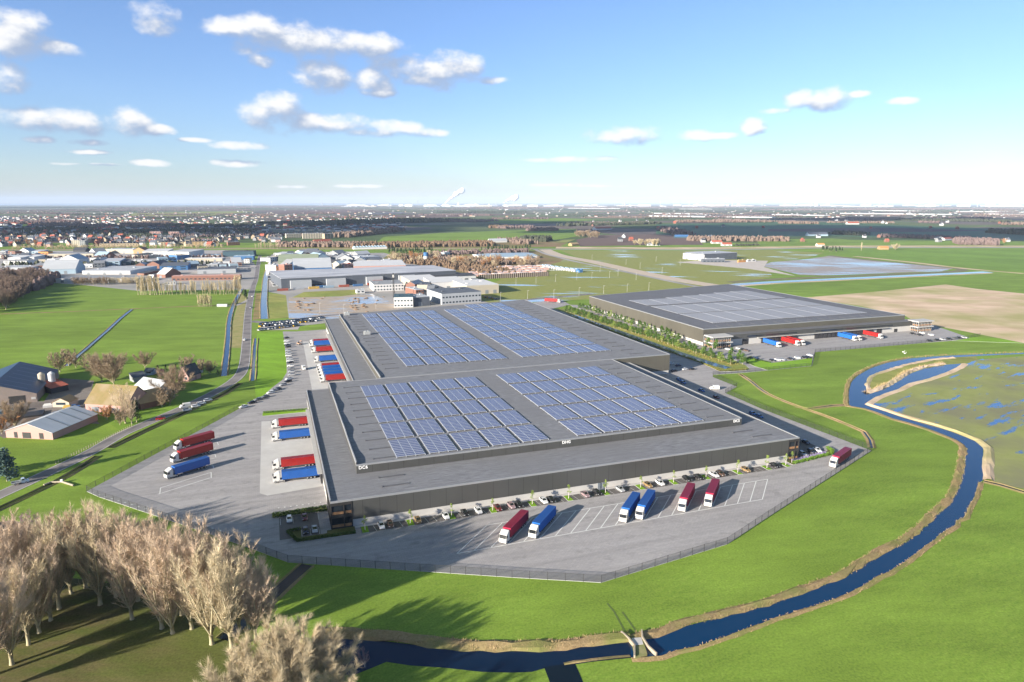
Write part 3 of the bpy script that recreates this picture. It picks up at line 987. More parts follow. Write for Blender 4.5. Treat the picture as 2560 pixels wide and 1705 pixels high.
def ring_parapet(poly, z0, z1, w, parent, m=None, name='parapet'):
    """low upstand round a roof: outer polygon, w wide"""
    n = len(poly)
    if tri_area(poly) < 0:
        poly = poly[::-1]
    inn = []
    for i in range(n):
        p0, p1, p2 = Vector(poly[i - 1]), Vector(poly[i]), Vector(poly[(i + 1) % n])
        d1, d2 = (p1 - p0).normalized(), (p2 - p1).normalized()
        n1, n2 = Vector((-d1.y, d1.x)), Vector((-d2.y, d2.x))
        k = (n1 + n2) / (1 + n1.dot(n2))
        inn.append(tuple(p1 + k * w))
    b = MB()
    V = [(*p, z0) for p in poly] + [(*p, z1) for p in poly] + [(*p, z1) for p in inn] + [(*p, z0) for p in inn]
    F = []
    for i in range(n):
        j = (i + 1) % n
        for r in range(3):
            F.append((r * n + i, r * n + j, (r + 1) * n + j, (r + 1) * n + i))
    b.add(V, F)
    return b.build(name, m or M_CAP, parent)


def roof_channels(parent, spots):
    for (a, b, l, z) in spots:
        m = MB().box(a, a + l, b - .3, b + .3, z, z + .22)
        m.box(a - .15, a + .3, b - .45, b + .45, z, z + .3)
        m.build('roof_light', M_CHANNEL, parent)


Hlow, Hup = 9.0, 12.0
# --- front warehouse
fw = empty('warehouse', (0, 0, 0), ANG)
tag(fw, 'nearest dark grey warehouse, its two level flat roof lettered DC6, DHG, DC5', 'warehouse', 'flat roofed distribution warehouses')
A0, A1, B0, B1 = 12.4, 192.6, 204.6, 341.2
MB().box(A0 + .25, A1 - .25, B0 + .25, B1, PAVE_Z, 2.45).build('plinth', M_PLINTH, fw)
wl = MB()
wl.box(A0 + 6.6, A1 - 5.2, B0, B1 - .1, 2.45, Hlow - .35)
wl.box(A0, A0 + 6.6, B0 + 14, B1 - .1, 4.6, Hlow - .35)
wl.box(A1 - 5.2, A1, B0 + 14, B1 - .1, 2.45, Hlow - .35)
wl.build('wall', M_CLAD, fw)
MB().box(A0 + .02, A1 - .02, B0 + .02, B1 - .02, Hlow - .35, Hlow - .05).build('lower_roof', M_ROOF, fw)
ring_parapet([(A0, B0), (A1, B0), (A1, B1), (A0, B1)], Hlow - .35, Hlow + .25, .35, fw)
UA0, UA1, UB0 = 23.0, 181.0, 225.4
MB().box(UA0, UA1, UB0, B1 - .3, Hlow - .04, Hup - .3).build('upper_wall', M_CLAD, fw)
MB().box(UA0 + .02, UA1 - .02, UB0 + .02, B1 - .32, Hup - .3, Hup).build('upper_roof', M_ROOF, fw)
ring_parapet([(UA0, UB0), (UA1, UB0), (UA1, B1 - .3), (UA0, B1 - .3)], Hup - .3, Hup + .22, .35, fw)
# taller left upstands; the upper tops are rippled to shape a wavy roof shadow


def upstand(parent, a, b0, b1, z, h, amp, waves, a1=None):
    v, f = [], []
    K = 60
    for i in range(K + 1):
        t = i / K
        b = b0 + (b1 - b0) * t
        aa = a + ((a1 if a1 is not None else a) - a) * t
        hh = z + h + amp * math.sin(t * 6.2832 * waves + .6) + amp * .4 * math.sin(t * 6.2832 * waves * 2.1)
        v += [(aa + .02, b, z - .3), (aa + .02, b, hh), (aa + .33, b, hh), (aa + .33, b, z - .3)]
    for i in range(K):
        for j in range(3):
            f.append((i * 4 + j, i * 4 + j + 1, i * 4 + 5 + j, i * 4 + 4 + j))
    MB().add(v, f).build('upstand', M_CAP, parent)


upstand(fw, UA0 - .04, UB0 + .5, B1 - .9, Hup, .85, .2, 3.2)
upstand(fw, A0 - .04, B0 + .5, B1 - .6, Hlow, .62, .0, 1)
# office corners with tall glass
for (x0, x1, nm) in ((A0, A0 + 6.6, 'west'), (A1 - 5.2, A1, 'east')):
    g = MB()
    g.box(x0 + .25, x1 - .25, B0 + .2, B0 + 13.8, PAVE_Z, Hlow - .4)
    gl = g.build('corner_office', M_GLASS, fw)
    for z in (PAVE_Z + .05, 4.4):
        MB().box(x0 + .3, x1 - .3, B0 + .08, B0 + .19, z + .35, z + 1.2).build('office_desk', M_BRICKINT, gl)
    f = MB()
    for x in (x0, (x0 + x1) / 2 + .6, x1 - .3):
        f.box(x, x + .3, B0 - .12, B0 + .2, PAVE_Z, Hlow - .35)
    for z0, z1 in ((PAVE_Z, .5), (3.6, 4.6), (7.7, Hlow - .35)):
        f.box(x0, x1, B0 - .1, B0 + .2, z0, z1)
    xs = x0 if nm == 'west' else x1
    for k in range(6):
        b = B0 + .3 + k * 2.7
        f.box(xs - .12, xs + .12, b, b + .25, PAVE_Z, Hlow - .35)
    for z0, z1 in ((PAVE_Z, .5), (3.6, 4.6), (7.7, Hlow - .35)):
        f.box(xs - .1, xs + .1, B0 + .2, B0 + 14, z0, z1)
    f.build('window_frame', M_DARKF, gl)
for i, b in enumerate([244 + k * 4.6 for k in range(16)]):
    if 322 < b < 330:
        continue
    d = MB().box(A0 - .45, A0 + .2, b - 1.7, b + 1.7, PAVE_Z, 4.7)
    d.box(A0 - .52, A0 - .46, b - 1.35, b + 1.35, .9, 3.9)
    d.build('dock_door', M_DOCK, fw)
MB().box(A0 - 1.6, A0, 240, 322, 4.75, 5.0).build('dock_canopy', M_WHITEP, fw)
MB().box(A0 - .1, A0 + .2, 322.5, 341, 3.2, 4.6).build('side_band', M_WHITEP, fw)
m = MB()
for a in (104.4, 106.2):
    m.box(a, a + 1.0, B0 - .08, B0 + .3, PAVE_Z, 2.4)
m.build('fire_door', mat('grey_door', (.16, .18, .20), None, rough=.5), fw)
letters('DC6', fw, UA0 + .7, UB0 - .06, Hup - 1.45, 1.55)
letters('DHG', fw, 99.5, UB0 - .06, Hup - 1.45, 1.55)
letters('DC5', fw, UA1 - 4.1, UB0 - .06, Hup - 1.45, 1.55)
spots = [(29.3, 229.5 + 9.95 * i, 7.6, Hup) for i in range(11)]
spots += [(167.5, 231 + 9.9 * i, 8.2, Hup) for i in range(11)]
spots += [(29.5, 219.3, 8.5, Hlow), (29.5, 211.5, 8.8, Hlow), (171.5, 218.5, 9.5, Hlow), (175.5, 211.5, 9.2, Hlow)]
roof_channels(fw, spots)

# --- middle warehouse behind it (its far wall follows the estate road)
bw = empty('warehouse', (0, 0, 0), ANG)
tag(bw, 'middle dark grey warehouse joined behind the lettered one, docks on its west side', 'warehouse', 'flat roofed distribution warehouses')
C0, C1, D0, DL, DR = 49.0, 219.6, 341.6, 557.5, 587.0
up = [(C0, D0), (C1, D0), (C1, DR), (C0, DL)]
pl = MB().prism([(C0 + .3, D0 + .3), (C1 - .3, D0 + .3), (C1 - .3, DR - .3), (C0 + .3, DL - .3)], PAVE_Z, 2.4)
pl.build('plinth', M_PLINTH, bw)
MB().prism(up, 2.4, Hup - .35).build('wall', M_CLAD2, bw)
MB().prism([(C0 + .02, D0 + .02), (C1 - .02, D0 + .02), (C1 - .02, DR - .02), (C0 + .02, DL - .02)], Hup - .35, Hup - .02).build('upper_roof', M_ROOF, bw)
ring_parapet(up, Hup - .35, Hup + .2, .35, bw)
lo = [(36.4, 350), (C0 - .05, 350), (C0 - .05, DL - .5), (37.4, DL - 2.2)]
MB().prism(lo, 4.9, Hlow - .35).build('dock_wall', M_CLAD, bw)
MB().prism([(37.4, 350.2), (C0 - .1, 350.2), (C0 - .1, DL - 1), (38.2, DL - 3)], PAVE_Z, 4.9).build('dock_base', M_PLINTH, bw)
MB().prism([(36.42, 350.05), (C0 - .07, 350.05), (C0 - .07, DL - .6), (37.42, DL - 2.3)], Hlow - .35, Hlow - .05).build('lower_roof', M_ROOF, bw)
ring_parapet(lo, Hlow - .35, Hlow + .2, .3, bw)
MB().box(35.2, 37.3, 352, 515, 4.4, 4.75).build('dock_canopy', M_WHITEP, bw)
for k in range(33):
    b = 372 + k * 4.4
    d = MB().box(36.9, 37.5, b - 1.7, b + 1.7, PAVE_Z, 4.3)
    d.box(36.82, 36.88, b - 1.3, b + 1.3, .9, 3.9)
    d.build('dock_door', M_DOCK, bw)
upstand(bw, C0 - .04, D0 + .6, DL - .6, Hup, .65, .15, 4)
sp = [(54.5, 361 + 11.2 * i, 7.4, Hup) for i in range(18)] + [(197.5, 350 + 11.3 * i, 8.8, Hup) for i in range(20)]
roof_channels(bw, sp)
for (a, b) in ((56.5, 462), (52.5, 551)):
    m = MB().box(a, a + 4.2, b, b + 3.4, Hup, Hup + 2.3)
    m.box(a + .3, a + 3.9, b - .05, b - .01, Hup + .3, Hup + 1.9)
    for k in range(2):
        m.lathe(a + 1.2 + k * 1.8, b + 1.7, [(.7, Hup + 2.3), (.7, Hup + 2.7)], 12)
    m.build('roof_plant', mat('galvanised_unit', (.36, .37, .36), (.44, .45, .44), sc=.8, rough=.5, metal=.3, coord='obj'), bw)

# --- eastern warehouse
ew = empty('warehouse', (0, 0, 0), ANG)
tag(ew, 'eastern taupe warehouse with white slabbed glass corner offices, apart beyond the tree strip', 'warehouse', 'flat roofed distribution warehouses')
W0, W1, V0, VL, VR = 286.6, 476.0, 404.6, 590.0, 629.5
up = [(W0, V0), (W1, V0), (W1, VR), (W0, VL)]
MB().prism([(W0 + .3, V0), (W1 - .3, V0), (W1 - .3, VR - .3), (W0 + .3, VL - .3)], PAVE_Z, 2.5).build('plinth', M_PLINTH, ew)
MB().prism(up, 2.5, Hup - .35).build('wall', M_CLAD2, ew)
MB().prism([(W0 + .02, V0 + .02), (W1 - .02, V0 + .02), (W1 - .02, VR - .02), (W0 + .02, VL - .02)], Hup - .35, Hup - .02).build('upper_roof', M_ROOF2, ew)
ring_parapet(up, Hup - .35, Hup + .2, .35, ew)
X0, X1, Y0 = 288.0, 486.0, 398.2
MB().box(X0 + 12.5, X1 - 7, Y0, V0 - .05, 4.7, 8.0).build('dock_wall', M_CLAD, ew)
MB().box(X0, X1, Y0 + .03, V0 - .06, 8.0, 8.25).build('lower_roof', M_ROOF2, ew)
MB().box(X0 + 12.7, X1 - 7.2, Y0 + .6, V0 - .1, PAVE_Z, 4.7).build('dock_base', M_PLINTH, ew)
gl = MB()
gl.box(319, 364, Y0 - .05, Y0 + .2, 5.5, 6.35)
gl.box(381, 457, Y0 - .05, Y0 + .2, 5.5, 6.35)
gl.build('ribbon_window', M_GLASS, ew)
MB().box(328, 452, Y0 - 1.6, Y0, 4.35, 4.65).build('dock_canopy', M_WHITEP, ew)
for k in range(26):
    a = 334 + k * 4.05
    if 366 < a < 379 or a > 437:
        continue
    d = MB().box(a - 1.7, a + 1.7, Y0 - .2, Y0 + .62, PAVE_Z, 4.2)
    d.box(a - 1.3, a + 1.3, Y0 - .26, Y0 - .21, .9, 3.8)
    d.build('dock_door', M_DOCK, ew)
for a in (318.5, 444, 461):
    w = 2.6 if a < 450 else 1.6
    MB().box(a - w, a + w, Y0 + .4, Y0 + .65, PAVE_Z, 4.2 if w > 2 else 2.7).build('roller_door', M_DARKF, ew)
for (x0, x1) in ((285.4, 302.5), (476.0, 492.5)):
    o = MB()
    o.box(x0 + 1.3, x1 - 1.3, Y0 - 5.4, Y0 + 6.0, PAVE_Z, 8.0)
    off = o.build('corner_office', M_GLASS, ew)
    f = MB()
    f.box(x0, x1, Y0 - 6.6, Y0 + 3.5, 7.9, 8.7)
    f.box(x0, x1, Y0 - 6.6, Y0 + 3.5, 3.7, 4.4)
    f.build('white_slab', M_WHITEP, off)
    q = MB()
    k = int((x1 - x0 - 2.6) / 1.5)
    for i in range(k + 1):
        x = x0 + 1.3 + i * (x1 - x0 - 2.6) / k
        q.box(x - .08, x + .08, Y0 - 5.6, Y0 - 5.3, PAVE_Z, 7.9)
    for i in range(8):
        y = Y0 - 5.4 + i * 1.6
        q.box(x0 + 1.1, x0 + 1.35, y - .08, y + .08, PAVE_Z, 7.9)
        q.box(x1 - 1.35, x1 - 1.1, y - .08, y + .08, PAVE_Z, 7.9)
    q.build('window_frame', M_WHITEP, off)
    for z in (.3, 4.5):
        it = MB()
        for i in range(6):
            x = x0 + 2 + i * (x1 - x0 - 5) / 5
            it.box(x, x + 1.6, Y0 - 5.55, Y0 - 5.42, z + .4, z + 1.5)
            it.box(x0 + 1.13, x0 + 1.28, Y0 - 4.8 + i * 1.6, Y0 - 3.9 + i * 1.6, z + .4, z + 1.5)
        it.build('desk_row', M_BRICKINT, off)
for i in range(16):
    a = 303 + i * 10.5
    MB().box(a, a + .5, 406.5, 414.5, Hup - .02, Hup + .2).build('roof_light', M_CHANNEL, ew)

# ------------------------------------------------------------------ solar arrays
M_CELL = mat('solar_cells', (.085, .10, .19), (.125, .145, .245), sc=.7, rough=.18, spec=.5, coord='obj')
M_CELL2 = mat('solar_cells_worn', (.25, .25, .27), (.32, .32, .34), sc=.7, rough=.55, spec=.12, coord='obj')  # greyer, paler cell tone for the eastern roof
M_RAIL = mat('aluminium_rail', (.50, .52, .56), (.58, .60, .63), sc=2, rough=.35, metal=.3, coord='obj')
ORD = ['first', 'second', 'third', 'fourth', 'fifth', 'sixth', 'seventh', 'eighth', 'ninth', 'tenth', 'eleventh']


def array_meshes(key, w, d, nc, nr, cell, gap=.20):
    gap *= (1.25 if nr < 15 else 1.1)
    c, r = MB(), MB()
    cw, cd = w / nc, d / nr
    for i in range(nc):
        for j in range(nr):
            x0, y0 = i * cw + gap * .6, j * cd + gap
            x1, y1 = (i + 1) * cw - gap * .6, (j + 1) * cd - gap
            c.add([(x0, y0, .43), (x1, y0, .43), (x1, y1, .47), (x0, y1, .47)], [(0, 1, 2, 3)])
    for i in range(nc + 1):
        r.box(i * cw - .07, i * cw + .07, -.1, d + .1, .25, .40)
    for j in range(nr + 1):
        r.box(-.07, w + .07, j * cd - .06, j * cd + .06, .31, .405)
    for i in range(nc + 1):
        for y in (0, d / 2, d):
            r.box(i * cw - .12, i * cw + .12, y - .12, y + .12, .0, .25)
    # thin trays below the cells
    for j in range(nr):
        r.box(.0, w, j * cd + .02, (j + 1) * cd - .02, .39, .404)
    return c.mesh('solar_cells_' + key, cell), r.mesh('solar_rails_' + key, M_RAIL)


def solar(key, a0, b0, cols, rows, w, d, px, py, label, nc=3, nr=10, cell=None, skip=lambda i, j: False, group=None):
    mc, mr = array_meshes(key, w, d, nc, nr, cell or M_CELL)
    for j in range(rows):
        for i in range(cols):
            if skip(i, j):
                continue
            r = empty('solar_array', site(a0 + i * px, b0 + j * py, Hup + .02), ANG)
            tag(r, label(i, j), 'solar array', group)
            put('solar_cells', mc, r)
            put('frame', mr, r)


def lab(block, roof):
    return lambda i, j: f'blue solar array in {ORD[j]} row, {ORD[i]} column of the {block} on {roof}'


solar('front', 37.2, 227.7, 5, 5, 10.2, 17.8, 11.86, 20.5, lab('left block', 'front lettered roof'), group='solar arrays on the front warehouse roof')
solar('front_east', 106.8, 227.7, 5, 5, 10.2, 17.8, 11.66, 20.5, lab('right block', 'front lettered roof'), group='solar arrays on the front warehouse roof')
solar('middle', 66.4, 362.4, 5, 9, 10.2, 18.6, 12.0, 21.3, lab('left block', 'middle warehouse roof'), group='solar arrays on the middle warehouse roof')
solar('middle_east', 134.0, 362.4, 5, 10, 10.2, 18.6, 11.7, 21.3, lab('right block', 'middle warehouse roof'), skip=lambda i, j: j == 9 and i < 2, group='solar arrays on the middle warehouse roof')
for (b0, d, nm) in ((423.2, 43.5, 'first row'), (469.8, 41.5, 'second row')):
    solar('east' + nm[:2], 307.6, b0, 7, 1, 20.6, d, 21.2, 1, lambda i, j, nm=nm: f'pale solar array, {ORD[i]} from the left in the {nm} on eastern warehouse roof', 12, 26, M_CELL2, group='solar arrays on the eastern warehouse roof')
for i in range(7):
    solar('east3_%d' % i, 307.6 + 21.2 * i, 518.0, 1, 1, 20.6, 32 + [0, 0, 6, 10, 14, 20, 23][i], 1, 1, lambda q, j, i=i: f'pale solar array, {ORD[i]} from the left in the stepped far row on eastern warehouse roof', 12, 22, M_CELL2, group='solar arrays on the eastern warehouse roof')


# ------------------------------------------------------------------ trucks
def paint(name, c, rough=.35):
    m = mat(name, c, tuple(x * .88 for x in c), sc=.5, rough=rough, spec=.5, coord='obj')
    m.node_tree.nodes['Principled BSDF'].inputs['Coat Weight'].default_value = .25
    return m


M_RED = paint('red_trailer_paint', (.42, .022, .020))
M_CRIMSON = paint('crimson_trailer_paint', (.36, .020, .055))
M_BLUE = paint('blue_trailer_paint', (.020, .135, .47))
M_CABW = paint('white_cab_paint', (.66, .65, .61))
M_TYRE = mat('tyre_rubber', (.022, .022, .024), (.035, .035, .035), sc=4, rough=.9, coord='obj')
M_HUB = mat('wheel_rim', (.50, .50, .50), None, rough=.35, metal=.6)
M_CHASSIS = mat('chassis_steel', (.05, .05, .055), (.09, .085, .08), sc=2, rough=.6, coord='obj')
M_TANK = mat('fuel_tank', (.58, .58, .57), None, rough=.3, metal=.5)
M_SCREEN = mat('vehicle_glass', (.012, .015, .018), None, rough=.06, spec=.6)
M_LAMP = mat('headlamp_glass', (.72, .74, .76), None, rough=.1, spec=.6)
M_TAIL = mat('tail_lamp', (.40, .01, .01), None, rough=.2)


def wheel_meshes(key, r, w):
    t = MB().tube([(0, -w / 2, 0), (0, -w / 2 + .03, 0), (0, w / 2 - .03, 0), (0, w / 2, 0)], [r * .93, r, r, r * .93], 18)
    h = MB().tube([(0, -w / 2 - .02, 0), (0, w / 2 + .02, 0)], r * .56, 14)
    h.tube([(0, -w / 2 - .05, 0), (0, w / 2 + .05, 0)], r * .2, 8)
    return t.mesh('tyre_' + key, M_TYRE), h.mesh('rim_' + key, M_HUB)


TW = wheel_meshes('truck', .5, .34)
CW = wheel_meshes('car', .33, .22)


def add_wheel(parent, ms, x, y, z):
    o = put('wheel', ms[0], parent, (x, y, z))
    put('rim', ms[1], o)
    return o


def make_truck(m_box):
    r = empty('truck')
    b = MB().box(0, 13.35, -1.25, 1.25, 1.12, 4.0)
    for k in range(34):                              # pressed ribs down both sides and the ends
        x = .22 + k * .39
        b.box(x, x + .14, -1.305, -1.25, 1.22, 3.9)
        b.box(x, x + .14, 1.25, 1.305, 1.22, 3.9)
    for z in (1.12, 3.9):
        b.box(-.02, 13.38, -1.32, 1.32, z, z + .1)
    for x in (-.02, 13.28):
        for y in (-1.32, 1.22):
            b.box(x, x + .1, y, y + .1, 1.12, 4.0)
    b.build('trailer', m_box, r)
    c = MB().box(0, 15.6, -.42, .42, .78, 1.08)
    c.box(-.12, .05, -1.2, 1.2, .5, .62)
    c.box(3.2, 10.6, -1.22, -1.16, .62, 1.05)
    c.box(3.2, 10.6, 1.16, 1.22, .62, 1.05)
    for x in (10.4, 10.9):
        for y in (-.9, .9):
            c.box(x, x + .12, y - .06, y + .06, .2, 1.0)
    c.build('chassis', M_CHASSIS, r)
    for y0, y1 in ((-1.22, -.75), (.75, 1.22)):
        MB().box(12.95, 14.5, y0, y1, .5, 1.02).build('fuel_tank', M_TANK, r)
    # cab: side outline extruded across, then bevelled
    prof = [(14.0, .62), (16.42, .42), (16.5, .7), (16.5, 1.55), (16.36, 1.75), (16.05, 2.85), (15.85, 3.05), (14.55, 3.78), (14.05, 3.78)]
    n = len(prof)
    cb = MB()
    cb.add([(x, -1.22, z) for x, z in prof] + [(x, 1.22, z) for x, z in prof],
           [(i, i + n, (i + 1) % n + n, (i + 1) % n) for i in range(n)] + [tuple(range(n)), tuple(range(2 * n - 1, n - 1, -1))])
    cab = cb.build('cab', M_CABW, r)
    bevel(cab, .09)
    g = MB().add([(16.41, -1.08, 1.80), (16.41, 1.08, 1.80), (16.10, 1.08, 2.84), (16.10, -1.08, 2.84)], [(0, 1, 2, 3)])
    g.build('windscreen', M_SCREEN, cab)
    for y, s in ((-1.235, -1), (1.235, 1)):
        q = [(15.25, y, 1.85), (16.2, y, 1.85), (15.98, y, 2.65), (15.25, y, 2.7)]
        MB().add(q if s < 0 else q[::-1], [(0, 1, 2, 3)]).build('side_window', M_SCREEN, cab)
        MB().box(16.1, 16.3, y - .16 if s < 0 else y, y if s < 0 else y + .16, 1.9, 2.6).build('mirror', M_DARKF, cab)
        MB().box(16.46, 16.54, y * .93 - .2 * (s > 0), y * .93 + .2 * (s < 0), .75, .98).build('headlight', M_LAMP, cab)
    gr = MB()
    for k in range(4):
        gr.box(16.49, 16.53, -.72, .72, .92 + k * .16, 1.0 + k * .16)
    gr.build('grille', mat('grille_grey', (.42, .42, .42), None, rough=.4), cab)
    MB().box(16.40, 16.62, -1.1, 1.1, 2.86, 2.95).build('sun_visor', M_DARKF, cab)
    MB().box(13.98, 14.04, -1.0, 1.0, 1.1, 3.6).build('deflector', M_CABW, cab)
    for x in (1.9, 3.2, 4.5, 12.7, 15.55):
        for y in (-1.05, 1.05):
            add_wheel(r, TW, x, y, .5)
    return r


PROTO = {}


def truck(kind, front, head, label, group):
    """front: site (a, b) of the bumper; head: heading in the site frame, degrees"""
    m = {'red': M_RED, 'crimson': M_CRIMSON, 'blue': M_BLUE}[kind]
    if kind not in PROTO:
        PROTO[kind] = o = make_truck(m)
    else:
        o = copy_tree(PROTO[kind])
    h = R(head) + ANG
    p = site(*front)
    o.location = (p.x - 16.5 * math.cos(h), p.y - 16.5 * math.sin(h), PAVE_Z + .012)
    o.rotation_euler = (0, 0, h)
    return tag(o, label, 'truck', group)


G1 = 'articulated lorries parked in the slanted front bays'
truck('crimson', (59.6, 177.9), 225.6, 'crimson lorry in the slanted front bays, nearest the corner office with the DC6 sign', G1)
truck('blue', (69.1, 178.0), 225.6, 'single blue lorry beside the nearest crimson one in the slanted front bays', G1)
truck('blue', (100.0, 178.2), 225.6, 'left lorry of the blue pair in the middle of the slanted front bays', G1)
truck('blue', (105.9, 178.3), 225.6, 'right lorry of the blue pair in the middle of the slanted front bays', G1)
truck('crimson', (122.0, 178.7), 225.6, 'left of two crimson lorries at the empty end of the slanted front bays', G1)
truck('crimson', (132.3, 178.9), 225.6, 'right of two crimson lorries next to the empty end of the front bays', G1)
truck('crimson', (198.2, 192.6), 206.0, 'crimson lorry driving along the fence near the flower hedge corner', 'lorries on the move')
G2 = 'lorries parked by the west fence'
truck('red', (-42.3, 297.3), 212, 'farthest red lorry of three parked by the west fence', G2)
truck('red', (-41.8, 282.3), 212, 'middle red lorry of three parked by the west fence', G2)
truck('blue', (-41.9, 265.6), 212, 'blue lorry beside the empty bays by the west fence', G2)
G3 = 'lorries docked at the front warehouse'
truck('red', (-4.6, 314.0), 180, 'farther red lorry docked beside the low hedge at the front warehouse', G3)
truck('blue', (-4.6, 296.0), 180, 'farther blue lorry docked at the front warehouse, above the empty doors', G3)
truck('red', (-4.5, 262.3), 180, 'nearer red lorry docked at the front warehouse, below the empty doors', G3)
truck('blue', (-4.5, 249.4), 180, 'nearest blue lorry docked at the front warehouse', G3)
G4 = 'lorries docked at the middle warehouse'
for k, b, lb in (('red', 499.5, 'farthest red lorry docked at the middle warehouse, half hidden by a blue one'), ('blue', 493.5, 'farthest blue lorry docked at the middle warehouse'),
                 ('red', 472.3, 'lone red lorry docked at the middle warehouse'), ('blue', 442.5, 'lone blue lorry docked at the middle warehouse'),
                 ('red', 420.3, 'red lorry at the far end of the row of five at the middle warehouse'), ('blue', 413.8, 'farthest of the three blue lorries in the row of five at the middle warehouse'),
                 ('blue', 406.6, 'middle lorry of the five in a row at the middle warehouse'), ('blue', 399.0, 'fourth lorry of the five in a row, nearest of the blue trio'),
                 ('red', 390.4, 'red lorry at the near end of the row of five at the middle warehouse')):
    truck(k, (21.9, b), 180, lb, G4)
G5 = 'lorries docked at the eastern warehouse'
for k, a, lb in (('blue', 333.6, 'single blue lorry docked at the eastern warehouse next to the glass office'), ('red', 350.0, 'left of two red lorries docked side by side at the eastern warehouse'),
                 ('red', 354.6, 'right of two red lorries docked side by side at the eastern warehouse'), ('blue', 402.2, 'left of two blue lorries docked side by side at the eastern warehouse'),
                 ('blue', 406.6, 'right of two blue lorries docked side by side at the eastern warehouse'), ('red', 427.0, 'single red lorry docked at the far end of the eastern warehouse')):
    truck(k, (a, 380.2), 270, lb, G5)
p = at(1401, 757)
truck('red', to_site(p), -38, 'small red lorry on the road behind the middle warehouse', 'lorries on the move')


# ------------------------------------------------------------------ cars
CARC = {'white': (.70, .70, .69), 'silver': (.38, .39, .40), 'grey': (.17, .175, .18), 'black': (.014, .014, .016), 'dark blue': (.015, .03, .075), 'brown': (.12, .075, .055),
        'gold': (.30, .20, .09), 'dark red': (.12, .02, .02), 'mauve': (.30, .21, .22), 'blue': (.03, .12, .34), 'red': (.42, .02, .02), 'yellow': (.60, .36, .03)}
CARP = {}


def section_loft(mb, secs, mi=0):
    """secs: list of (x, [(y, z) outline]) with equal counts, lofted and capped"""
    k, n = len(mb.v), len(secs[0][1])
    for x, o in secs:
        mb.v += [(x, y, z) for y, z in o]
    for i in range(len(secs) - 1):
        for j in range(n):
            mb.f.append((k + i * n + j, k + i * n + (j + 1) % n, k + (i + 1) * n + (j + 1) % n, k + (i + 1) * n + j))
            mb.m.append(mi)
    mb.f += [tuple(k + j for j in range(n - 1, -1, -1)), tuple(k + (len(secs) - 1) * n + j for j in range(n))]
    mb.m += [mi, mi]


def make_car(colour, style, detail=True):
    r = empty('car')
    m = paint('car_paint_' + colour.replace(' ', '_'), CARC[colour], .25)
    hatch = style != 'sedan'

    def o(w, z0, z1, t):
        return [(-w, z0 + .1), (-w * .94, z0), (w * .94, z0), (w, z0 + .1), (w, z1 - .16), (w * t, z1), (-w * t, z1), (-w, z1 - .16)]
    L = 4.4 if not hatch else 4.15
    b = MB()
    section_loft(b, [(-L / 2, o(.72, .34, .86 if not hatch else .92, .86)), (-L / 2 + .12, o(.84, .26, .95 if not hatch else 1.0, .9)), (-L / 2 + .9, o(.89, .20, 1.0, .9)), (0, o(.90, .18, .98, .9)),
                     (L / 2 - 1.2, o(.89, .20, .95, .88)), (L / 2 - .25, o(.84, .24, .78, .84)), (L / 2, o(.68, .32, .66, .82))])
    body = b.build('body', m, r, smooth=False)
    c = MB()
    xs = (-L / 2 + (.55 if not hatch else .12), -L / 2 + (1.15 if not hatch else .55), .15, L / 2 - 1.25)

    def cab(w, z0, z1, t):
        return [(-w, z0), (w, z0), (w * t, z1), (-w * t, z1)]
    section_loft(c, [(xs[0], cab(.74, .93, .97, .95)), (xs[1], cab(.80, .93, 1.40, .78)), (xs[2], cab(.81, .93, 1.44, .78)), (xs[3], cab(.76, .90, .95, .95))])
    c.build('cabin_glass', M_SCREEN, body)
    t = MB().add([(xs[1] + .02, -.60, 1.415), (xs[2] + .02, -.61, 1.455), (xs[2] + .02, .61, 1.455), (xs[1] + .02, .60, 1.415),
                  (xs[1] + .02, -.60, 1.38), (xs[2] + .02, -.61, 1.41), (xs[2] + .02, .61, 1.41), (xs[1] + .02, .60, 1.38)],
                 [(0, 1, 2, 3), (0, 4, 5, 1), (1, 5, 6, 2), (2, 6, 7, 3), (3, 7, 4, 0)])
    for x, x2 in ((xs[2] + .1, xs[3] - .05), (xs[0] + .05, xs[1])):
        za, zb = (1.43, .97) if x > 0 else (.99, 1.40)
        wa, wb = (.62, .73) if x > 0 else (.71, .62)
        for s in (-1, 1):
            t.tube([(x, s * wa, za), (x2, s * wb, zb)], .045, 4)
    t.build('roof', m, body)
    if detail:
        for s in (-1, 1):
            MB().box(L / 2 - .16, L / 2 - .03, s * .6 - .15, s * .6 + .15, .58, .72).build('headlight', M_LAMP, body)
            MB().box(-L / 2 + .0, -L / 2 + .07, s * .62 - .12, s * .62 + .12, .66, .80).build('tail_light', M_TAIL, body)
    for x in (-L / 2 + .82, L / 2 - .85):
        for y in (-.78, .78):
            add_wheel(r, CW, x, y, .33)
    return r


def car(colour, style, p, rz, label, group, z=PAVE_Z + .012, detail=True):
    k = (colour, style, detail)
    if k not in CARP:
        CARP[k] = o = make_car(colour, style, detail)
    else:
        o = copy_tree(CARP[k])
    o.location, o.rotation_euler = (p.x, p.y, z), (0, 0, rz)
    return tag(o, label, 'car', group)


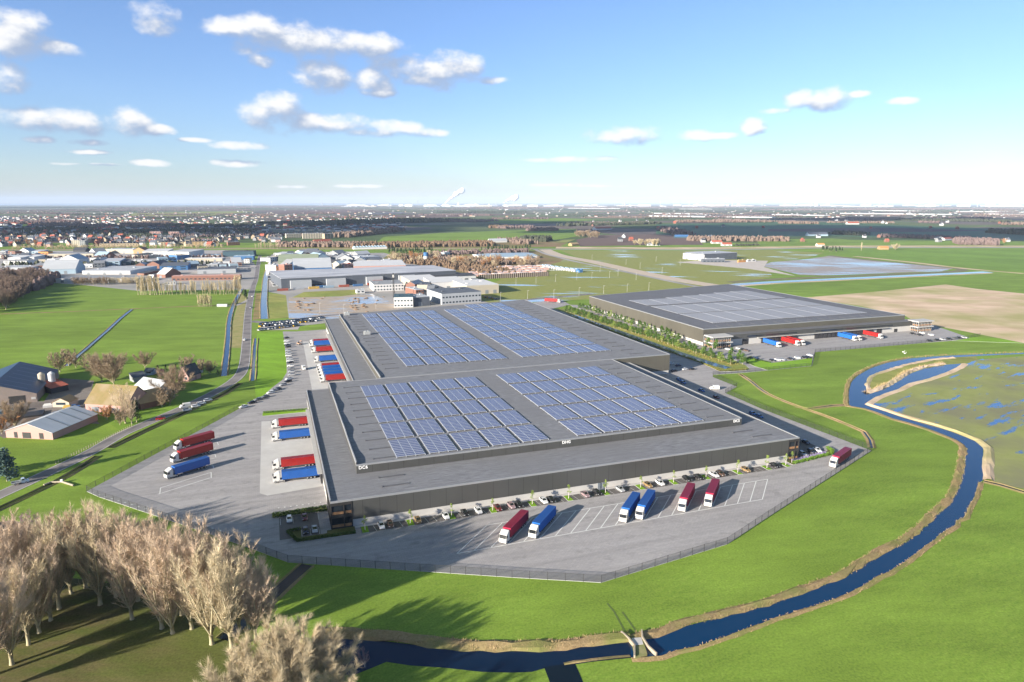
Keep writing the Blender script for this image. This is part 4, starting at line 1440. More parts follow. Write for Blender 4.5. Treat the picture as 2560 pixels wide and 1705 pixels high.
GF = 'cars along the front wall of the lettered warehouse'
row = [('white', 'hatch', 27.3), ('brown', 'hatch', 30.1), ('gold', 'sedan', 38.9), ('white', 'sedan', 48.0), ('black', 'sedan', 54.4), ('white', 'hatch', 59.1), ('dark red', 'sedan', 65.8), ('mauve', 'hatch', 70.6), ('black', 'hatch', 73.3),
       ('white', 'hatch', 82.3), ('black', 'sedan', 85.0), ('mauve', 'sedan', 97.8), ('black', 'hatch', 102.4), ('silver', 'sedan', 111.4), ('gold', 'sedan', 122.6), ('white', 'hatch', 127.7), ('black', 'hatch', 139.0), ('black', 'sedan', 144.0),
       ('white', 'sedan', 150.8), ('brown', 'hatch', 153.6), ('gold', 'hatch', 165.0), ('black', 'sedan', 178.3)]
NUM = ['first', 'second', 'third', 'fourth', 'fifth', 'sixth', 'seventh', 'eighth', 'ninth', 'tenth', 'eleventh', 'twelfth', 'thirteenth', 'fourteenth', 'fifteenth', 'sixteenth', 'seventeenth', 'eighteenth', 'nineteenth', 'twentieth',
       'twenty-first', 'twenty-second', 'twenty-third', 'twenty-fourth', 'twenty-fifth', 'twenty-sixth', 'twenty-seventh', 'twenty-eighth', 'twenty-ninth', 'thirtieth']
for i, (c, s, a) in enumerate(row):
    car(c, s, site(a, 201.15), ANG - math.pi / 2 + R(3), f'{c} {"hatchback" if s == "hatch" else "saloon"}, {NUM[i]} car from the left below the front wall', GF)
GC = 'cars by the corner offices'
for c, s, a, b, h, lb in (('white', 'hatch', 0.2, 215.3, -90, 'white car under the hedge beside the west corner office'), ('dark red', 'sedan', 4.9, 215.2, -90, 'dark car under the hedge beside the west corner office'),
                          ('black', 'hatch', 4.7, 205.4, -90, 'black car in the flower bed bays beside the west corner office'), ('silver', 'sedan', 7.4, 205.5, -90, 'silver car in the flower bed bays beside the west corner office'),
                          ('silver', 'hatch', 197.7, 207.6, -100, 'silver car behind the purple flowers at the east corner office'), ('black', 'hatch', 203.0, 208.6, -100, 'black car behind the purple flowers at the east corner office'),
                          ('white', 'sedan', 206.4, 209.0, -100, 'white car at the curved hedge by the east corner office'), ('black', 'sedan', 208.6, 218.0, -90, 'black car in the shadow of the east corner office')):
    car(c, s, site(a, b), ANG + R(h), lb, GC)
GW = 'cars along the curved west lawn'
zs = 7.127
wl_ = [(400, 475, 'black'), (405, 530, 'white'), (410, 577, 'white'), (420, 603, 'black'), (430, 634, 'black'), (435, 703, 'silver'), (440, 748, 'silver'), (440, 790, 'white'), (458, 850, 'silver'), (465, 886, 'white'), (470, 917, 'black'),
       (475, 975, 'white'), (490, 1030, 'grey'), (490, 1080, 'silver'), (490, 1135, 'silver'), (445, 1208, 'white'), (430, 1252, 'black'), (340, 1315, 'silver'), (240, 1388, 'dark blue'), (185, 1412, 'silver'), (120, 1455, 'white'), (25, 1528, 'grey')]
for i, (x, y, c) in enumerate(wl_):
    p = at(660 + x / zs, 780 + y / zs)
    car(c, 'hatch' if i % 3 else 'sedan', p, ANG + R(180 if y < 1190 else 205), f'{c} car, {NUM[i]} counting from the far end along the curved west lawn', GW, detail=False)
for (u, v, c, lb) in ((630, 1009, 'black', 'black car at the near end of the curved west lawn row'), (609, 1020, 'white', 'white car nearest the fence at the end of the west lawn row'), (646, 1001, 'grey', 'grey car third from the near end of the west lawn row')):
    car(c, 'sedan', at(u, v), ANG + R(208), lb, GW)
GE = 'cars behind the middle warehouse corner'
for (u, v, c, lb) in ((1678, 911, 'white', 'white car beside the blank east wall of the middle warehouse'), (1696, 915.5, 'dark blue', 'dark car alone in the shade east of the middle warehouse'), (1685, 929, 'black', 'black car at the foot of the middle warehouse corner'),
                      (1712, 925, 'white', 'white car at the edge of the shade east of the middle warehouse'), (1730, 925, 'black', 'black car in the sun east of the middle warehouse')):
    car(c, 'sedan', at(u, v), ANG + R(10), lb, GE)
GS = 'cars in the shade of the east wall'
for i, (u, v, c) in enumerate(((1697, 952, 'blue'), (1708, 959, 'blue'), (1754, 979, 'blue'), (1791, 996, 'dark red'), (1882, 1037, 'blue'), (1899, 1044, 'blue'))):  # the blue ones take the tint of the shade as paint colour
    car(c, 'hatch', at(u, v), ANG + R(-90), f'{c} car, {NUM[i]} from the far end in the shade of the east wall', GS)
GL = 'cars in the eastern lot'
zs = 7.359
el_ = [(1030, 700, 'white'), (1112, 732, 'black'), (1230, 687, 'white'), (1300, 708, 'black'), (1370, 724, 'brown'), (1520, 862, 'dark blue'), (1850, 907, 'black'), (1945, 893, 'white'), (2030, 893, 'silver'), (2180, 878, 'black'), (2310, 857, 'white')]
for i, (x, y, c) in enumerate(el_):
    car(c, 'sedan' if i % 2 else 'hatch', at(1680 + x / zs, 780 + y / zs), ANG + R(-70 if i < 5 else -60), f'{c} car, {NUM[i]} from the left in the lot before the eastern office', GL, detail=False)
for i, (u, v, c) in enumerate(((2012, 896, 'black'), (2020, 895.5, 'black'), (2025, 890, 'white'), (2282, 836, 'black'), (2300, 839.5, 'black'), (2306, 834, 'white'), (2328, 839, 'white'), (2324, 854, 'black'), (2344, 852, 'black'),
                               (2357, 850.5, 'white'), (2373, 849, 'black'), (2386, 847.5, 'grey'), (2399, 846.5, 'black'), (2410, 845.5, 'white'))):
    car(c, 'hatch', at(u, v), ANG + R(-75), f'{c} car, {NUM[i]} from the left at the far end of the eastern lot', 'cars at the far end of the eastern lot', detail=False)
GR = 'cars on the country road'
for (u, v, c, h, lb) in ((468, 1027, 'blue', 38, 'pale blue car at the front of the group parked on the road verge'), (490, 1018, 'white', 38, 'white car second in the group parked on the road verge'), (504, 1011, 'white', 38, 'white car third in the group parked on the road verge'),
                         (520, 1003, 'white', 38, 'white car last in the group parked on the road verge'), (402, 1049, 'red', 30, 'red car driving beside the farm hedge'), (612, 851, 'white', 95, 'white car driving up the straight country road'),
                         (631, 742, 'white', 97, 'small white car far up the country road'), (627, 770, 'silver', 277, 'small silver car coming down the far country road'), (190, 1018, 'blue', 20, 'blue car parked in the farmyard beside the tiled barn')):
    car('white' if lb.startswith('pale blue') else c, 'hatch', at(u, v), R(h), lb.replace('pale blue', 'white') if lb.startswith('pale blue') else lb, GR, z=.07)


def make_van(m, pickup=False):
    r = empty('pickup_truck' if pickup else 'van')
    b = MB()

    def o(w, z0, z1):
        return [(-w, z0 + .12), (-w * .95, z0), (w * .95, z0), (w, z0 + .12), (w, z1 - .3), (w * .84, z1), (-w * .84, z1), (-w, z1 - .3)]
    if pickup:
        section_loft(b, [(.2, o(.92, .3, 1.9)), (1.2, o(.92, .28, 1.95)), (1.9, o(.9, .28, 1.25)), (2.6, o(.78, .35, .95))])
        MB().box(-2.7, .1, -.98, .98, .62, .72).build('load_bed', M_CHASSIS, r)
        s = MB()
        for y in (-1.0, .94):
            s.box(-2.75, .1, y, y + .06, .72, 1.1)
        s.box(-2.8, -2.74, -1, 1, .72, 1.1)
        s.build('side_boards', M_CABW, r)
    else:
        section_loft(b, [(-2.55, o(.95, .35, 2.15)), (-2.45, o(1.0, .28, 2.25)), (.9, o(1.0, .26, 2.25)), (1.55, o(.98, .26, 1.7)), (2.3, o(.92, .28, 1.15)), (2.6, o(.78, .34, .85))])
    body = b.build('body', m, r)
    MB().add([(1.0, -.82, 2.08), (1.0, .82, 2.08), (1.66, .84, 1.5), (1.66, -.84, 1.5)] if not pickup else [(1.24, -.76, 1.85), (1.24, .76, 1.85), (1.86, .8, 1.3), (1.86, -.8, 1.3)], [(0, 3, 2, 1)]).build('windscreen', M_SCREEN, body, loc=(.06, 0, .06))
    for s in (-1, 1):
        x0, x1 = (.3, 1.2) if not pickup else (.4, 1.2)
        MB().box(x0, x1, s * 1.0 - .012, s * 1.0 + .012, 1.3, 1.85).build('side_window', M_SCREEN, body, loc=(0, -.07 * s if pickup else 0, 0))
        MB().box(2.5, 2.62, s * .62 - .16, s * .62 + .16, .66, .84).build('headlight', M_LAMP, body)
    for x in (-1.6, 1.65):
        for y in (-.86, .86):
            add_wheel(r, CW, x, y, .33)
    return r


van0 = make_van(M_CABW)
van0.location, van0.rotation_euler = (*at(760, 924)[:2], PAVE_Z + .01), (0, 0, ANG + R(-85))
tag(van0, 'white van driving between the docks and the west lawn cars', 'van', 'white vans')
for u, v, h, z, lb in ((1786, 974, ANG + R(160), PAVE_Z, 'white van on the paving east of the lettered warehouse'), (463, 1019, R(218), .07, 'white van parked on the road opposite the farm')):
    c = copy_tree(van0)
    c.location, c.rotation_euler = (*at(u, v)[:2], z + .01), (0, 0, h)
    tag(c, lb, 'van', 'white vans')
pk = make_van(paint('pale_blue_paint', (.45, .55, .62)), True)
pk.location, pk.rotation_euler = (*at(52, 1209)[:2], .065), (0, 0, R(38))
tag(pk, 'pale pickup with an open load bed driving on the shaded country road', 'pickup')
# telehandler on the west yard
th = empty('telehandler', (*at(748, 862)[:2], PAVE_Z + .01), ANG + R(-60))
tag(th, 'small pale telehandler with raised boom on the west yard', 'telehandler')
M_TH = paint('pale_orange_paint', (.55, .34, .22))
bd = bevel(MB().box(-2, 1.6, -.9, .9, .6, 1.3).build('body', M_TH, th), .08)
MB().box(-.8, .5, -.85, .1, 1.3, 2.4).build('cab', M_SCREEN, bd)
MB().tube([(-1.8, .5, 1.7), (2.6, .5, 3.2)], .22, 8).build('boom', M_TH, bd)
MB().box(2.5, 3.1, -.5, 1.3, 2.6, 2.7).build('forks', M_CHASSIS, bd)
for x in (-1.3, 1.2):
    for y in (-.95, .95):
        add_wheel(th, TW, x, y, .5)


# ------------------------------------------------------------------ fences round the site
def mesh_mat():
    m = bpy.data.materials.new('wire_mesh')
    m.use_nodes = True
    t = m.node_tree
    b = t.nodes['Principled BSDF']
    b.inputs['Base Color'].default_value = (.03, .035, .035, 1)
    b.inputs['Roughness'].default_value = .6
    tr = nd(t, 'ShaderNodeBsdfTransparent')
    mx = nd(t, 'ShaderNodeMixShader')
    mx.inputs[0].default_value = .28
    t.links.new(tr.outputs[0], mx.inputs[1])
    t.links.new(b.outputs[0], mx.inputs[2])
    t.links.new(mx.outputs[0], t.nodes['Material Output'].inputs['Surface'])
    return m


M_MESH = mesh_mat()
POST = MB().box(-.05, .05, -.05, .05, 0, 2.35).mesh('fence_post', M_DARKF)


def fence(px, label, h=2.25, gap=4.4, world=False):
    P = [Vector((p[0], p[1], 0)) for p in (px if world else [at(*q) for q in px])]
    r = empty('mesh_fence', P[0])
    tag(r, label, 'fence', 'black mesh fences round the site')
    b = MB()
    for i in range(len(P) - 1):
        p, q = P[i] - P[0], P[i + 1] - P[0]
        n = Vector((-(q - p).y, (q - p).x, 0)).normalized() * .012
        b.add([(p.x, p.y, .05), (q.x, q.y, .05), (q.x, q.y, h), (p.x, p.y, h)], [(0, 1, 2, 3)])
        k = max(1, round((q - p).length / gap))
        for j in range(k if i < len(P) - 2 else k + 1):
            put('post', POST, r, p.lerp(q, j / k))
    b.build('mesh_panel', M_MESH, r)
    rl = MB()
    for i in range(len(P) - 1):
        rl.tube([P[i] - P[0] + Vector((0, 0, h)), P[i + 1] - P[0] + Vector((0, 0, h))], .035, 4)
    rl.build('top_rail', M_DARKF, r)
    return r


fence([(598, 1023), (217, 1229)], 'long black mesh fence between the country road lawn and the west yard')
fence([(217, 1229), (246, 1242), (474, 1318), (640, 1376), (720, 1406)], 'black mesh fence between the bare trees and the paved corner')
fence([(720, 1406), (1280, 1444), (1503, 1457)], 'black mesh fence at the near edge of the paving by the meadow')
fence([(1503, 1457), (1818, 1361)], 'black mesh fence bending away from the near paving corner to the slanted bays')
fence([(1818, 1361), (1920, 1293), (2178, 1127)], 'black mesh fence beside the driving crimson lorry')
fence([(2178, 1127), (1900, 1021), (1860, 1003), (1813, 983)], 'long black mesh fence along the paving east of the lettered warehouse', h=2.4)
fence([(1813, 983), (1842, 967), (1782, 943)], 'short bent piece of black mesh fence beside the white van')
fence([(1782, 937), (1860, 932), (1917, 926.5)], 'black mesh fence along the curved entrance road')
fence([(1920, 926.5), (2029, 915.5), (2038, 881)], 'black mesh fence around the bright lawn of the eastern lot')
fence([(2038, 881), (2314, 857), (2420, 846), (2450, 840)], 'long black mesh fence between the eastern lot and the river meadow')


# ------------------------------------------------------------------ trees
M_BARKT = mat('willow_bark', (.46, .41, .26), (.34, .29, .18), sc=1.2, rough=.9, coord='obj')
M_TWIG = mat('bare_twigs', (.60, .45, .33), (.65, .52, .37), sc=.25, rough=.9, spec=.1, coord='pos')
M_TWIG2 = mat('pale_twigs', (.66, .56, .37), (.58, .47, .31), sc=.25, rough=.9, spec=.1, coord='pos')
M_TWIG3 = mat('greybrown_twigs', (.30, .22, .16), (.38, .29, .19), sc=.2, rough=.9, spec=.1, coord='pos')
M_TWIGO = mat('russet_twigs', (.44, .22, .09), (.38, .20, .10), sc=.2, rough=.9, spec=.1, coord='pos')
M_BIRCH = mat('birch_bark', (.62, .57, .54), (.45, .38, .36), sc=1.5, rough=.8, coord='obj')
M_LEAF = mat('green_leaves', (.055, .115, .020), (.095, .165, .030), sc=.6, rough=.7, spec=.2, coord='pos')
M_YLEAF = mat('young_leaves', (.17, .25, .045), (.24, .30, .07), sc=1.2, rough=.7, spec=.2, coord='pos')
M_CONIF = mat('conifer_needles', (.030, .060, .028), (.05, .085, .035), sc=.8, rough=.8, spec=.1, coord='pos')
M_BLUECON = mat('blue_conifer_needles', (.06, .11, .10), (.11, .16, .15), sc=.8, rough=.8, spec=.1, coord='pos')
M_IVY = mat('ivy_leaves', (.050, .075, .022), (.09, .11, .035), sc=1, rough=.6, spec=.3, coord='pos')
M_WOODP = mat('purple_bare_wood', (.13, .095, .092), (.19, .14, .125), sc=.06, rough=.95, spec=.05)
M_WOODT = mat('tan_bare_wood', (.155, .115, .095), (.21, .155, .12), sc=.06, rough=.95, spec=.05)
M_WOODD = mat('dark_wood', (.045, .06, .04), (.085, .085, .06), sc=.06, rough=.95, spec=.05)
M_WOODO = mat('russet_wood', (.17, .11, .07), (.15, .11, .075), sc=.06, rough=.95, spec=.05)


def strand(mb, p, d, L, w, rnd, up=.15, segs=2):
    """one bare twig: a tapering sliver that bends upwards"""
    side = d.cross(Vector((rnd.uniform(-1, 1), rnd.uniform(-1, 1), rnd.uniform(-1, 1))))
    if side.length < 1e-4:
        return p
    side = side.normalized() * w
    k = len(mb.v)
    q, dd = p, d
    mb.v += [tuple(q - side), tuple(q + side)]
    for i in range(segs - 1):
        q = q + dd * (L / segs)
        dd = (dd + Vector((rnd.uniform(-.2, .2), rnd.uniform(-.2, .2), up))).normalized()
        s = side * (1 - (i + 1) / segs)
        mb.v += [tuple(q - s), tuple(q + s)]
        mb.f.append((k + 2 * i, k + 2 * i + 1, k + 2 * i + 3, k + 2 * i + 2))
        mb.m.append(0)
    q = q + dd * (L / segs)
    mb.v.append(tuple(q))
    n = len(mb.v) - 1
    mb.f.append((n - 2, n - 1, n))
    mb.m.append(0)
    return q


def bare_tree(seed, H, th, nmain, tilt, nsub, ntwig, twl=1.6, tw=.035, spread=.42, up=.25, start=.25):
    rnd = random.Random(seed)
    tr, cr = MB(), MB()
    base = Vector((0, 0, 0))
    lean = Vector((rnd.uniform(-.05, .05), rnd.uniform(-.05, .05), 1)).normalized()
    top = lean * th
    r0 = H * .021
    tr.tube([(0, 0, -.3), base + lean * .4, base + lean * th * .5, top], [r0 * 1.4, r0 * 1.05, r0 * .9, r0], 7)
    for i in range(nmain):
        az = 6.2832 * (i + rnd.uniform(-.35, .35)) / nmain
        t0 = R(rnd.uniform(*tilt)) * (.35 if i == 0 else 1)
        d = Vector((math.sin(t0) * math.cos(az), math.sin(t0) * math.sin(az), math.cos(t0)))
        L = (H - th) * rnd.uniform(.8, 1.05) / max(.75, math.cos(t0 * .6))
        p = top - lean * rnd.uniform(0, th * .35)
        pts, n = [p.copy()], 6
        for k in range(n):
            d = (d + Vector((rnd.uniform(-.13, .13), rnd.uniform(-.13, .13), up * .5))).normalized()
            p = p + d * (L / n)
            pts.append(p.copy())
        rr = [r0 * .55 * (1 - .93 * k / n) for k in range(n + 1)]
        tr.tube(pts, rr, 5, cap=False)
        for s in range(nsub):
            f = start + (1 - start) * (s + rnd.random()) / nsub
            x = f * n
            k = min(int(x), n - 1)
            q = pts[k].lerp(pts[k + 1], x - k)
            dm = (pts[k + 1] - pts[k]).normalized()
            a2 = rnd.uniform(0, 6.2832)
            u1 = dm.cross(Vector((0, 0, 1)) if abs(dm.z) < .95 else Vector((1, 0, 0))).normalized()
            u2 = dm.cross(u1)
            sp = rnd.uniform(spread * .6, spread * 1.3)
            ds = (dm + (u1 * math.cos(a2) + u2 * math.sin(a2)) * sp * 1.6 + Vector((0, 0, .12))).normalized()
            Ls = H * rnd.uniform(.12, .24) * (1.1 - .55 * f)
            e1, m_ = q + ds * Ls * .5, None
            ds2 = (ds + Vector((0, 0, up))).normalized()
            e2 = e1 + ds2 * Ls * .5
            rs = max(.02, rr[k] * .42)
            tr.tube([q, e1, e2], [rs, rs * .65, rs * .2], 3, cap=False)
            for t in range(ntwig):
                g = rnd.random() ** .8
                o = q.lerp(e1, g * 2) if g < .5 else e1.lerp(e2, g * 2 - 1)
                dt = (ds2 + Vector((rnd.gauss(0, .55), rnd.gauss(0, .55), rnd.gauss(.15, .4)))).normalized()
                strand(cr, o, dt, twl * rnd.uniform(.5, 1.25), tw, rnd, up)
    return tr, cr


def make_tree_proto(key, tr, cr, mt, mc):
    a = tr.mesh('trunk_' + key, mt)
    a.polygons.foreach_set('use_smooth', [True] * len(a.polygons))
    return a, cr.mesh('crown_' + key, mc)


def tree(name, proto, p, sc, rz, label, group, z=0.0, sz=None):
    r = empty(name, (p.x, p.y, z), rz)
    r.scale = (sc, sc, sz or sc)
    tag(r, label, 'tree', group)
    put('trunk', proto[0], r)
    put('crown', proto[1], r)
    return r


BIG = [make_tree_proto('willow_%d' % i, *bare_tree(11 + i, 22.5, rnd_th, nm, (5, 26), 19, 36, 1.8, .027, .36, .24, .04), M_BARKT, [M_TWIG, M_TWIG, M_TWIG2, M_TWIG, M_TWIG2][i])
       for i, (rnd_th, nm) in enumerate(((2.6, 9), (2.0, 8), (3.2, 10), (1.6, 8), (2.4, 10)))]
DENSE = [make_tree_proto('dense_willow_%d' % i, *bare_tree(31 + i, 23, 2.4, 10, (5, 24), 20, 50, 1.9, .034, .36, .24, .06), M_BARKT, M_TWIG) for i in range(2)]  # crowns thickened so the rear grove casts a darker shadow
ROUND = [make_tree_proto('round_%d' % i, *bare_tree(41 + i, 13, 1.8, 13, (8, 62), 19, 55, 2.0, .024, .5, .10, .12), M_BARKT, [M_TWIG2, mat('beige_twigs', (.60, .50, .33), (.50, .40, .26), sc=.25, rough=.9, spec=.1)][i]) for i in range(2)]
BUSHY = [make_tree_proto('bush_%d' % i, *bare_tree(61 + i, 9, .8, 9, (10, 58), 9, 22, 1.5, .07, .55, .12, .1), M_BARKT, [M_TWIG3, M_TWIG2, M_TWIGO][i]) for i in range(3)]
POPLAR = [make_tree_proto('poplar_%d' % i, *bare_tree(71 + i, 17, 1.5, 5, (2, 7), 16, 12, 1.4, .06, .18, .35, .08), M_BARKT, M_TWIG2) for i in range(3)]
BIRCHT = [make_tree_proto('birch', *bare_tree(81, 9, 1.2, 7, (10, 40), 9, 26, 1.2, .025, .4, .15, .2), M_BIRCH, mat('birch_twigs', (.34, .20, .22), (.42, .28, .28), sc=.4, rough=.9))]

# the bare grove in the near corner (drip lines of the outermost stand just outside the frame and throw shade into it)
rnd = random.Random(5)
G_W = 'bare trees of the near grove'
near = [(30, 1661, .95, 0), (98, 1582, .90, 1), (72, 1612, .85, 2), (127, 1551, 1.0, 3), (148, 1522, 1.0, 2), (250, 1512, 1.02, 4), (330, 1548, 1.0, 0), (405, 1571, 1.02, 1), (432, 1583, 1.05, 3), (530, 1610, 1.08, 4), (580, 1622, .98, 2)]
back = [(15, 1548, .95, 1), (60, 1502, .9, 0), (100, 1478, .92, 4), (178, 1484, .95, 1), (215, 1470, .9, 3), (290, 1492, .98, 2), (345, 1502, 1.0, 1), (392, 1522, 1.0, 4), (455, 1537, 1.02, 0), (505, 1548, 1.0, 1), (555, 1568, .98, 3), (600, 1580, .9, 0),
        (-30, 1600, 1.0, 2), (-60, 1500, 1.0, 3), (20, 1452, .8, 4), (-20, 1690, 1.0, 4), (140, 1462, .8, 0), (480, 1572, .95, 2), (250, 1466, .85, 0), (640, 1600, .75, 1),
        (300, 1455, .8, 0), (350, 1468, .85, 1), (410, 1490, .85, 0), (460, 1508, .85, 1), (520, 1528, .85, 0), (575, 1545, .85, 1), (620, 1572, .85, 0), (230, 1445, .75, 1), (668, 1585, .7, 0)]  # rear trees added to widen and deepen the grove's shadow on the yard
out = [(-120, 1640), (-150, 1560), (-260, 1700), (-330, 1590), (-90, 1760), (-420, 1690), (-220, 1480)]
side = ['leaning left', 'upright', 'broad', 'many stemmed', 'tall']
for i, (u, v, s, k) in enumerate(near):
    p = at(u, v)
    tree('bare_tree', BIG[k], p, s * rnd.uniform(.95, 1.05), rnd.uniform(0, 6.3), f'bare {side[k % 5]} willow, {NUM[i]} from the left along the open edge of the near grove', G_W)
for i, (u, v, s, k) in enumerate(back):
    tree('bare_tree', DENSE[k % 2], at(u, v), s * rnd.uniform(.93, 1.05), rnd.uniform(0, 6.3), 'bare reddish willow standing deep within the near grove', 'inner bare trees of the near grove')
for i, (u, v) in enumerate(out):
    tree('bare_tree', DENSE[i % 2], at(u, v), 1.0, rnd.uniform(0, 6.3), 'bare reddish willow standing deep within the near grove', 'inner bare trees of the near grove')
for i, (x, y, s) in enumerate([(-48, 129, .95), (-44, 122, 1.0), (-53, 125, .9), (-40, 128, .85), (-50, 134, .72), (-47, 115, .95), (-56, 118, .9), (-36, 121, .7)]):
    tree('bare_tree', ROUND[i % 2], Vector((x, y, 0)), s, rnd.uniform(0, 6.3), 'pale rounded bare tree in the thicket at the near river end', 'pale thicket trees by the near river end')
for i, (x, y) in enumerate([(-70, 84), (-62, 78), (-55, 84), (-80, 78), (-90, 74), (-100, 84), (-84, 90)]):
    tree('bare_tree', DENSE[i % 2], Vector((x, y, 0)), .9 + .1 * (i % 2), rnd.uniform(0, 6.3), 'bare willow below the near river, seen only by its shadow', 'bare trees below the near river')
for u, v, s in ((48, 1362, 1.0), (84, 1345, .9)):
    tree('birch_tree', BIRCHT[0], at(u, v), s, rnd.uniform(0, 6), 'small white stemmed birch beyond the near grove' if s == 1 else 'smaller pinkish birch right of the white stemmed one', 'birches beyond the near grove')
tree('bare_bush', (BIRCHT[0][0], BIRCHT[0][1]), at(912, 1668), .45, 1.0, 'small pink twigged bush at the river end', None)


def leafy(seed, H, th, r, n, size, mt, mc, key, shape=1.0, clumps=14):
    rnd = random.Random(seed)
    tr, cr = MB(), MB()
    tr.tube([(0, 0, -.1), (0, 0, th), (.05 * H * .2, 0, H * .75)], [H * .022, H * .018, H * .006], 6)
    cl = []
    for i in range(clumps):
        z = th + (H - th) * rnd.uniform(.08, .98)
        f = (z - th) / (H - th)
        rr = r * (math.sin(min(1, f * 1.25 + .12) * math.pi) ** .6 if shape else (1 - f)) * rnd.uniform(.25, .85)
        a = rnd.uniform(0, 6.28)
        cl.append((Vector((rr * math.cos(a), rr * math.sin(a), z)), r * rnd.uniform(.28, .5)))
        tr.tube([(0, 0, min(z * .8, H * .7)), cl[-1][0]], [H * .006, H * .002], 4, cap=False)
    for c, cr_ in cl:
        for k in range(n // clumps):
            d = Vector((rnd.gauss(0, 1), rnd.gauss(0, 1), rnd.gauss(0, .8)))
            p = c + d.normalized() * cr_ * rnd.random() ** .45
            a = Vector((rnd.uniform(-1, 1), rnd.uniform(-1, 1), rnd.uniform(-.5, .5))).normalized() * size
            b = a.cross(Vector((rnd.uniform(-1, 1), rnd.uniform(-1, 1), rnd.uniform(-1, 1)))).normalized() * size * .7
            cr.add([p - a, p - b, p + a, p + b], [(0, 1, 2, 3)])
    return make_tree_proto(key, tr, cr, mt, mc)


YOUNG = [leafy(91 + i, 4.6, 1.6, .95, 260, .13, M_BIRCH, M_YLEAF, 'young_%d' % i, clumps=13) for i in range(3)]
PARK = [leafy(101 + i, 7.5, 1.5, 2.6, 620, .30, M_BARKT, [M_LEAF, M_LEAF, M_YLEAF][i], 'park_%d' % i, clumps=18) for i in range(3)]
CONIF = [leafy(111, 12, .6, 3.0, 900, .38, M_BARKT, M_CONIF, 'conifer', shape=0, clumps=40)]
BLUEC = [leafy(113, 11, .6, 4.6, 1500, .40, M_BARKT, M_BLUECON, 'blue_conifer', clumps=36)]
IVYT = [leafy(115, 9, 1.0, 2.4, 1100, .26, M_BARKT, M_IVY, 'ivy_tree', clumps=24)]
for i, (a, b) in enumerate(TREE_SLOTS):
    tree('young_tree', YOUNG[i % 3], site(a, b - .2), rnd.uniform(.95, 1.1), rnd.uniform(0, 6), f'young yellow green tree, {NUM[i]} from the left in the parking row', 'young trees in the front parking row', z=BED_Z)
tree('young_tree', YOUNG[1], site(187.5, 202.2), 1.0, 1.0, 'young tree in the bark bed before the east glass corner', 'young trees in the front parking row', z=BED_Z)
GP = 'leafy trees on the green strip'
n = 0
rowA, rowB = ((1418, 781), (1832, 913)), ((1452, 772), (1700, 853))
for (A, B, cnt, sc) in ((rowA, rowB, 0, 1),):
    pass
for (A, B, cnt, nm) in ((rowA[0], rowA[1], 52, 'canal row of the green strip'), (rowB[0], rowB[1], 26, 'row along the eastern warehouse wall')):
    p, q = at(*A), at(*B)
    for i in range(cnt):
        t = (i + rnd.uniform(-.25, .25)) / (cnt - 1)
        x = p.lerp(q, t) + Vector((rnd.uniform(-1.3, 1.3), rnd.uniform(-1.3, 1.3), 0))
        tree('leafy_tree', PARK[[0, 1, 0, 1, 2][i % 5]], x, rnd.uniform(.85, 1.2), rnd.uniform(0, 6), 'small dark green tree in the ' + nm, 'leafy trees in the ' + nm, z=PAVE_Z + .05, sz=rnd.uniform(.68, .92))
for (u, v) in ((1790, 876), (1848, 905), (1828, 898), (1770, 870), (1856, 912)):
    tree('leafy_tree', PARK[0], at(u, v), 1.05, rnd.uniform(0, 6), 'dark green tree beside the eastern lot entrance', 'trees at the eastern lot entrance', z=PAVE_Z)

# hedges
def hedge(px_site, w, h, label, m=None, world=True, dens=26, name='hedge'):
    rnd = random.Random(len(label))
    P = [site(*q) for q in px_site] if world else [at(*q) for q in px_site]
    b = MB()
    for i in range(len(P) - 1):
        d = P[i + 1] - P[i]
        L = d.length
        d.normalize()
        nn = Vector((-d.y, d.x, 0))
        for k in range(int(L * dens)):
            c = P[i] + d * rnd.uniform(0, L) + nn * rnd.uniform(-w / 2, w / 2) + Vector((0, 0, PAVE_Z + .05 + h * rnd.random() ** .6))
            a = Vector((rnd.uniform(-1, 1), rnd.uniform(-1, 1), rnd.uniform(-.6, .6))).normalized() * .2
            e = a.cross(Vector((rnd.uniform(-1, 1), rnd.uniform(-1, 1), rnd.uniform(-1, 1)))).normalized() * .16
            b.add([c - a, c - e, c + a, c + e], [(0, 1, 2, 3)])
    return tag(b.build(name, m or M_LEAF), label, name.replace('_', ' '))


M_HEDGE = mat('hedge_leaves', (.10, .20, .022), (.15, .25, .035), sc=.8, rough=.7, spec=.2)
M_DHEDGE = mat('dark_hedge_leaves', (.045, .085, .016), (.075, .12, .022), sc=.8, rough=.7, spec=.2)
hedge([(-5, 220.8), (12.2, 221.3)], .9, .9, 'long dark hedge north of the west corner parking bays', M_DHEDGE, dens=60)
hedge([(-5, 219.2), (12.2, 218.7)], .8, .7, 'low dark hedge behind the white car at the west corner', M_DHEDGE, dens=50)
hedge([(3.3, 207.4), (-.6, 207.2), (2.0, 199.7), (19.2, 199.5)], 1.0, .9, 'dark hedge framing the bed below the west glass corner', M_DHEDGE, dens=60)
hedge([(187, 200.6), (209, 203.9), (212, 206.6), (212.2, 210)], 1.3, 1.1, 'bright green hedge curving round the east corner bed', M_HEDGE, dens=80)
hedge([(-8.4, 339.0), (12, 337.7)], .9, .9, 'trimmed green hedge beside the farthest red lorry of the front docks', M_HEDGE, dens=50)
hedge([(189, 203.2), (208, 206.2)], 1.8, .55, 'purple flower bed inside the east corner hedge', mat('purple_flowers', (.22, .18, .34), (.30, .26, .40), sc=2), dens=55, name='flower_bed')
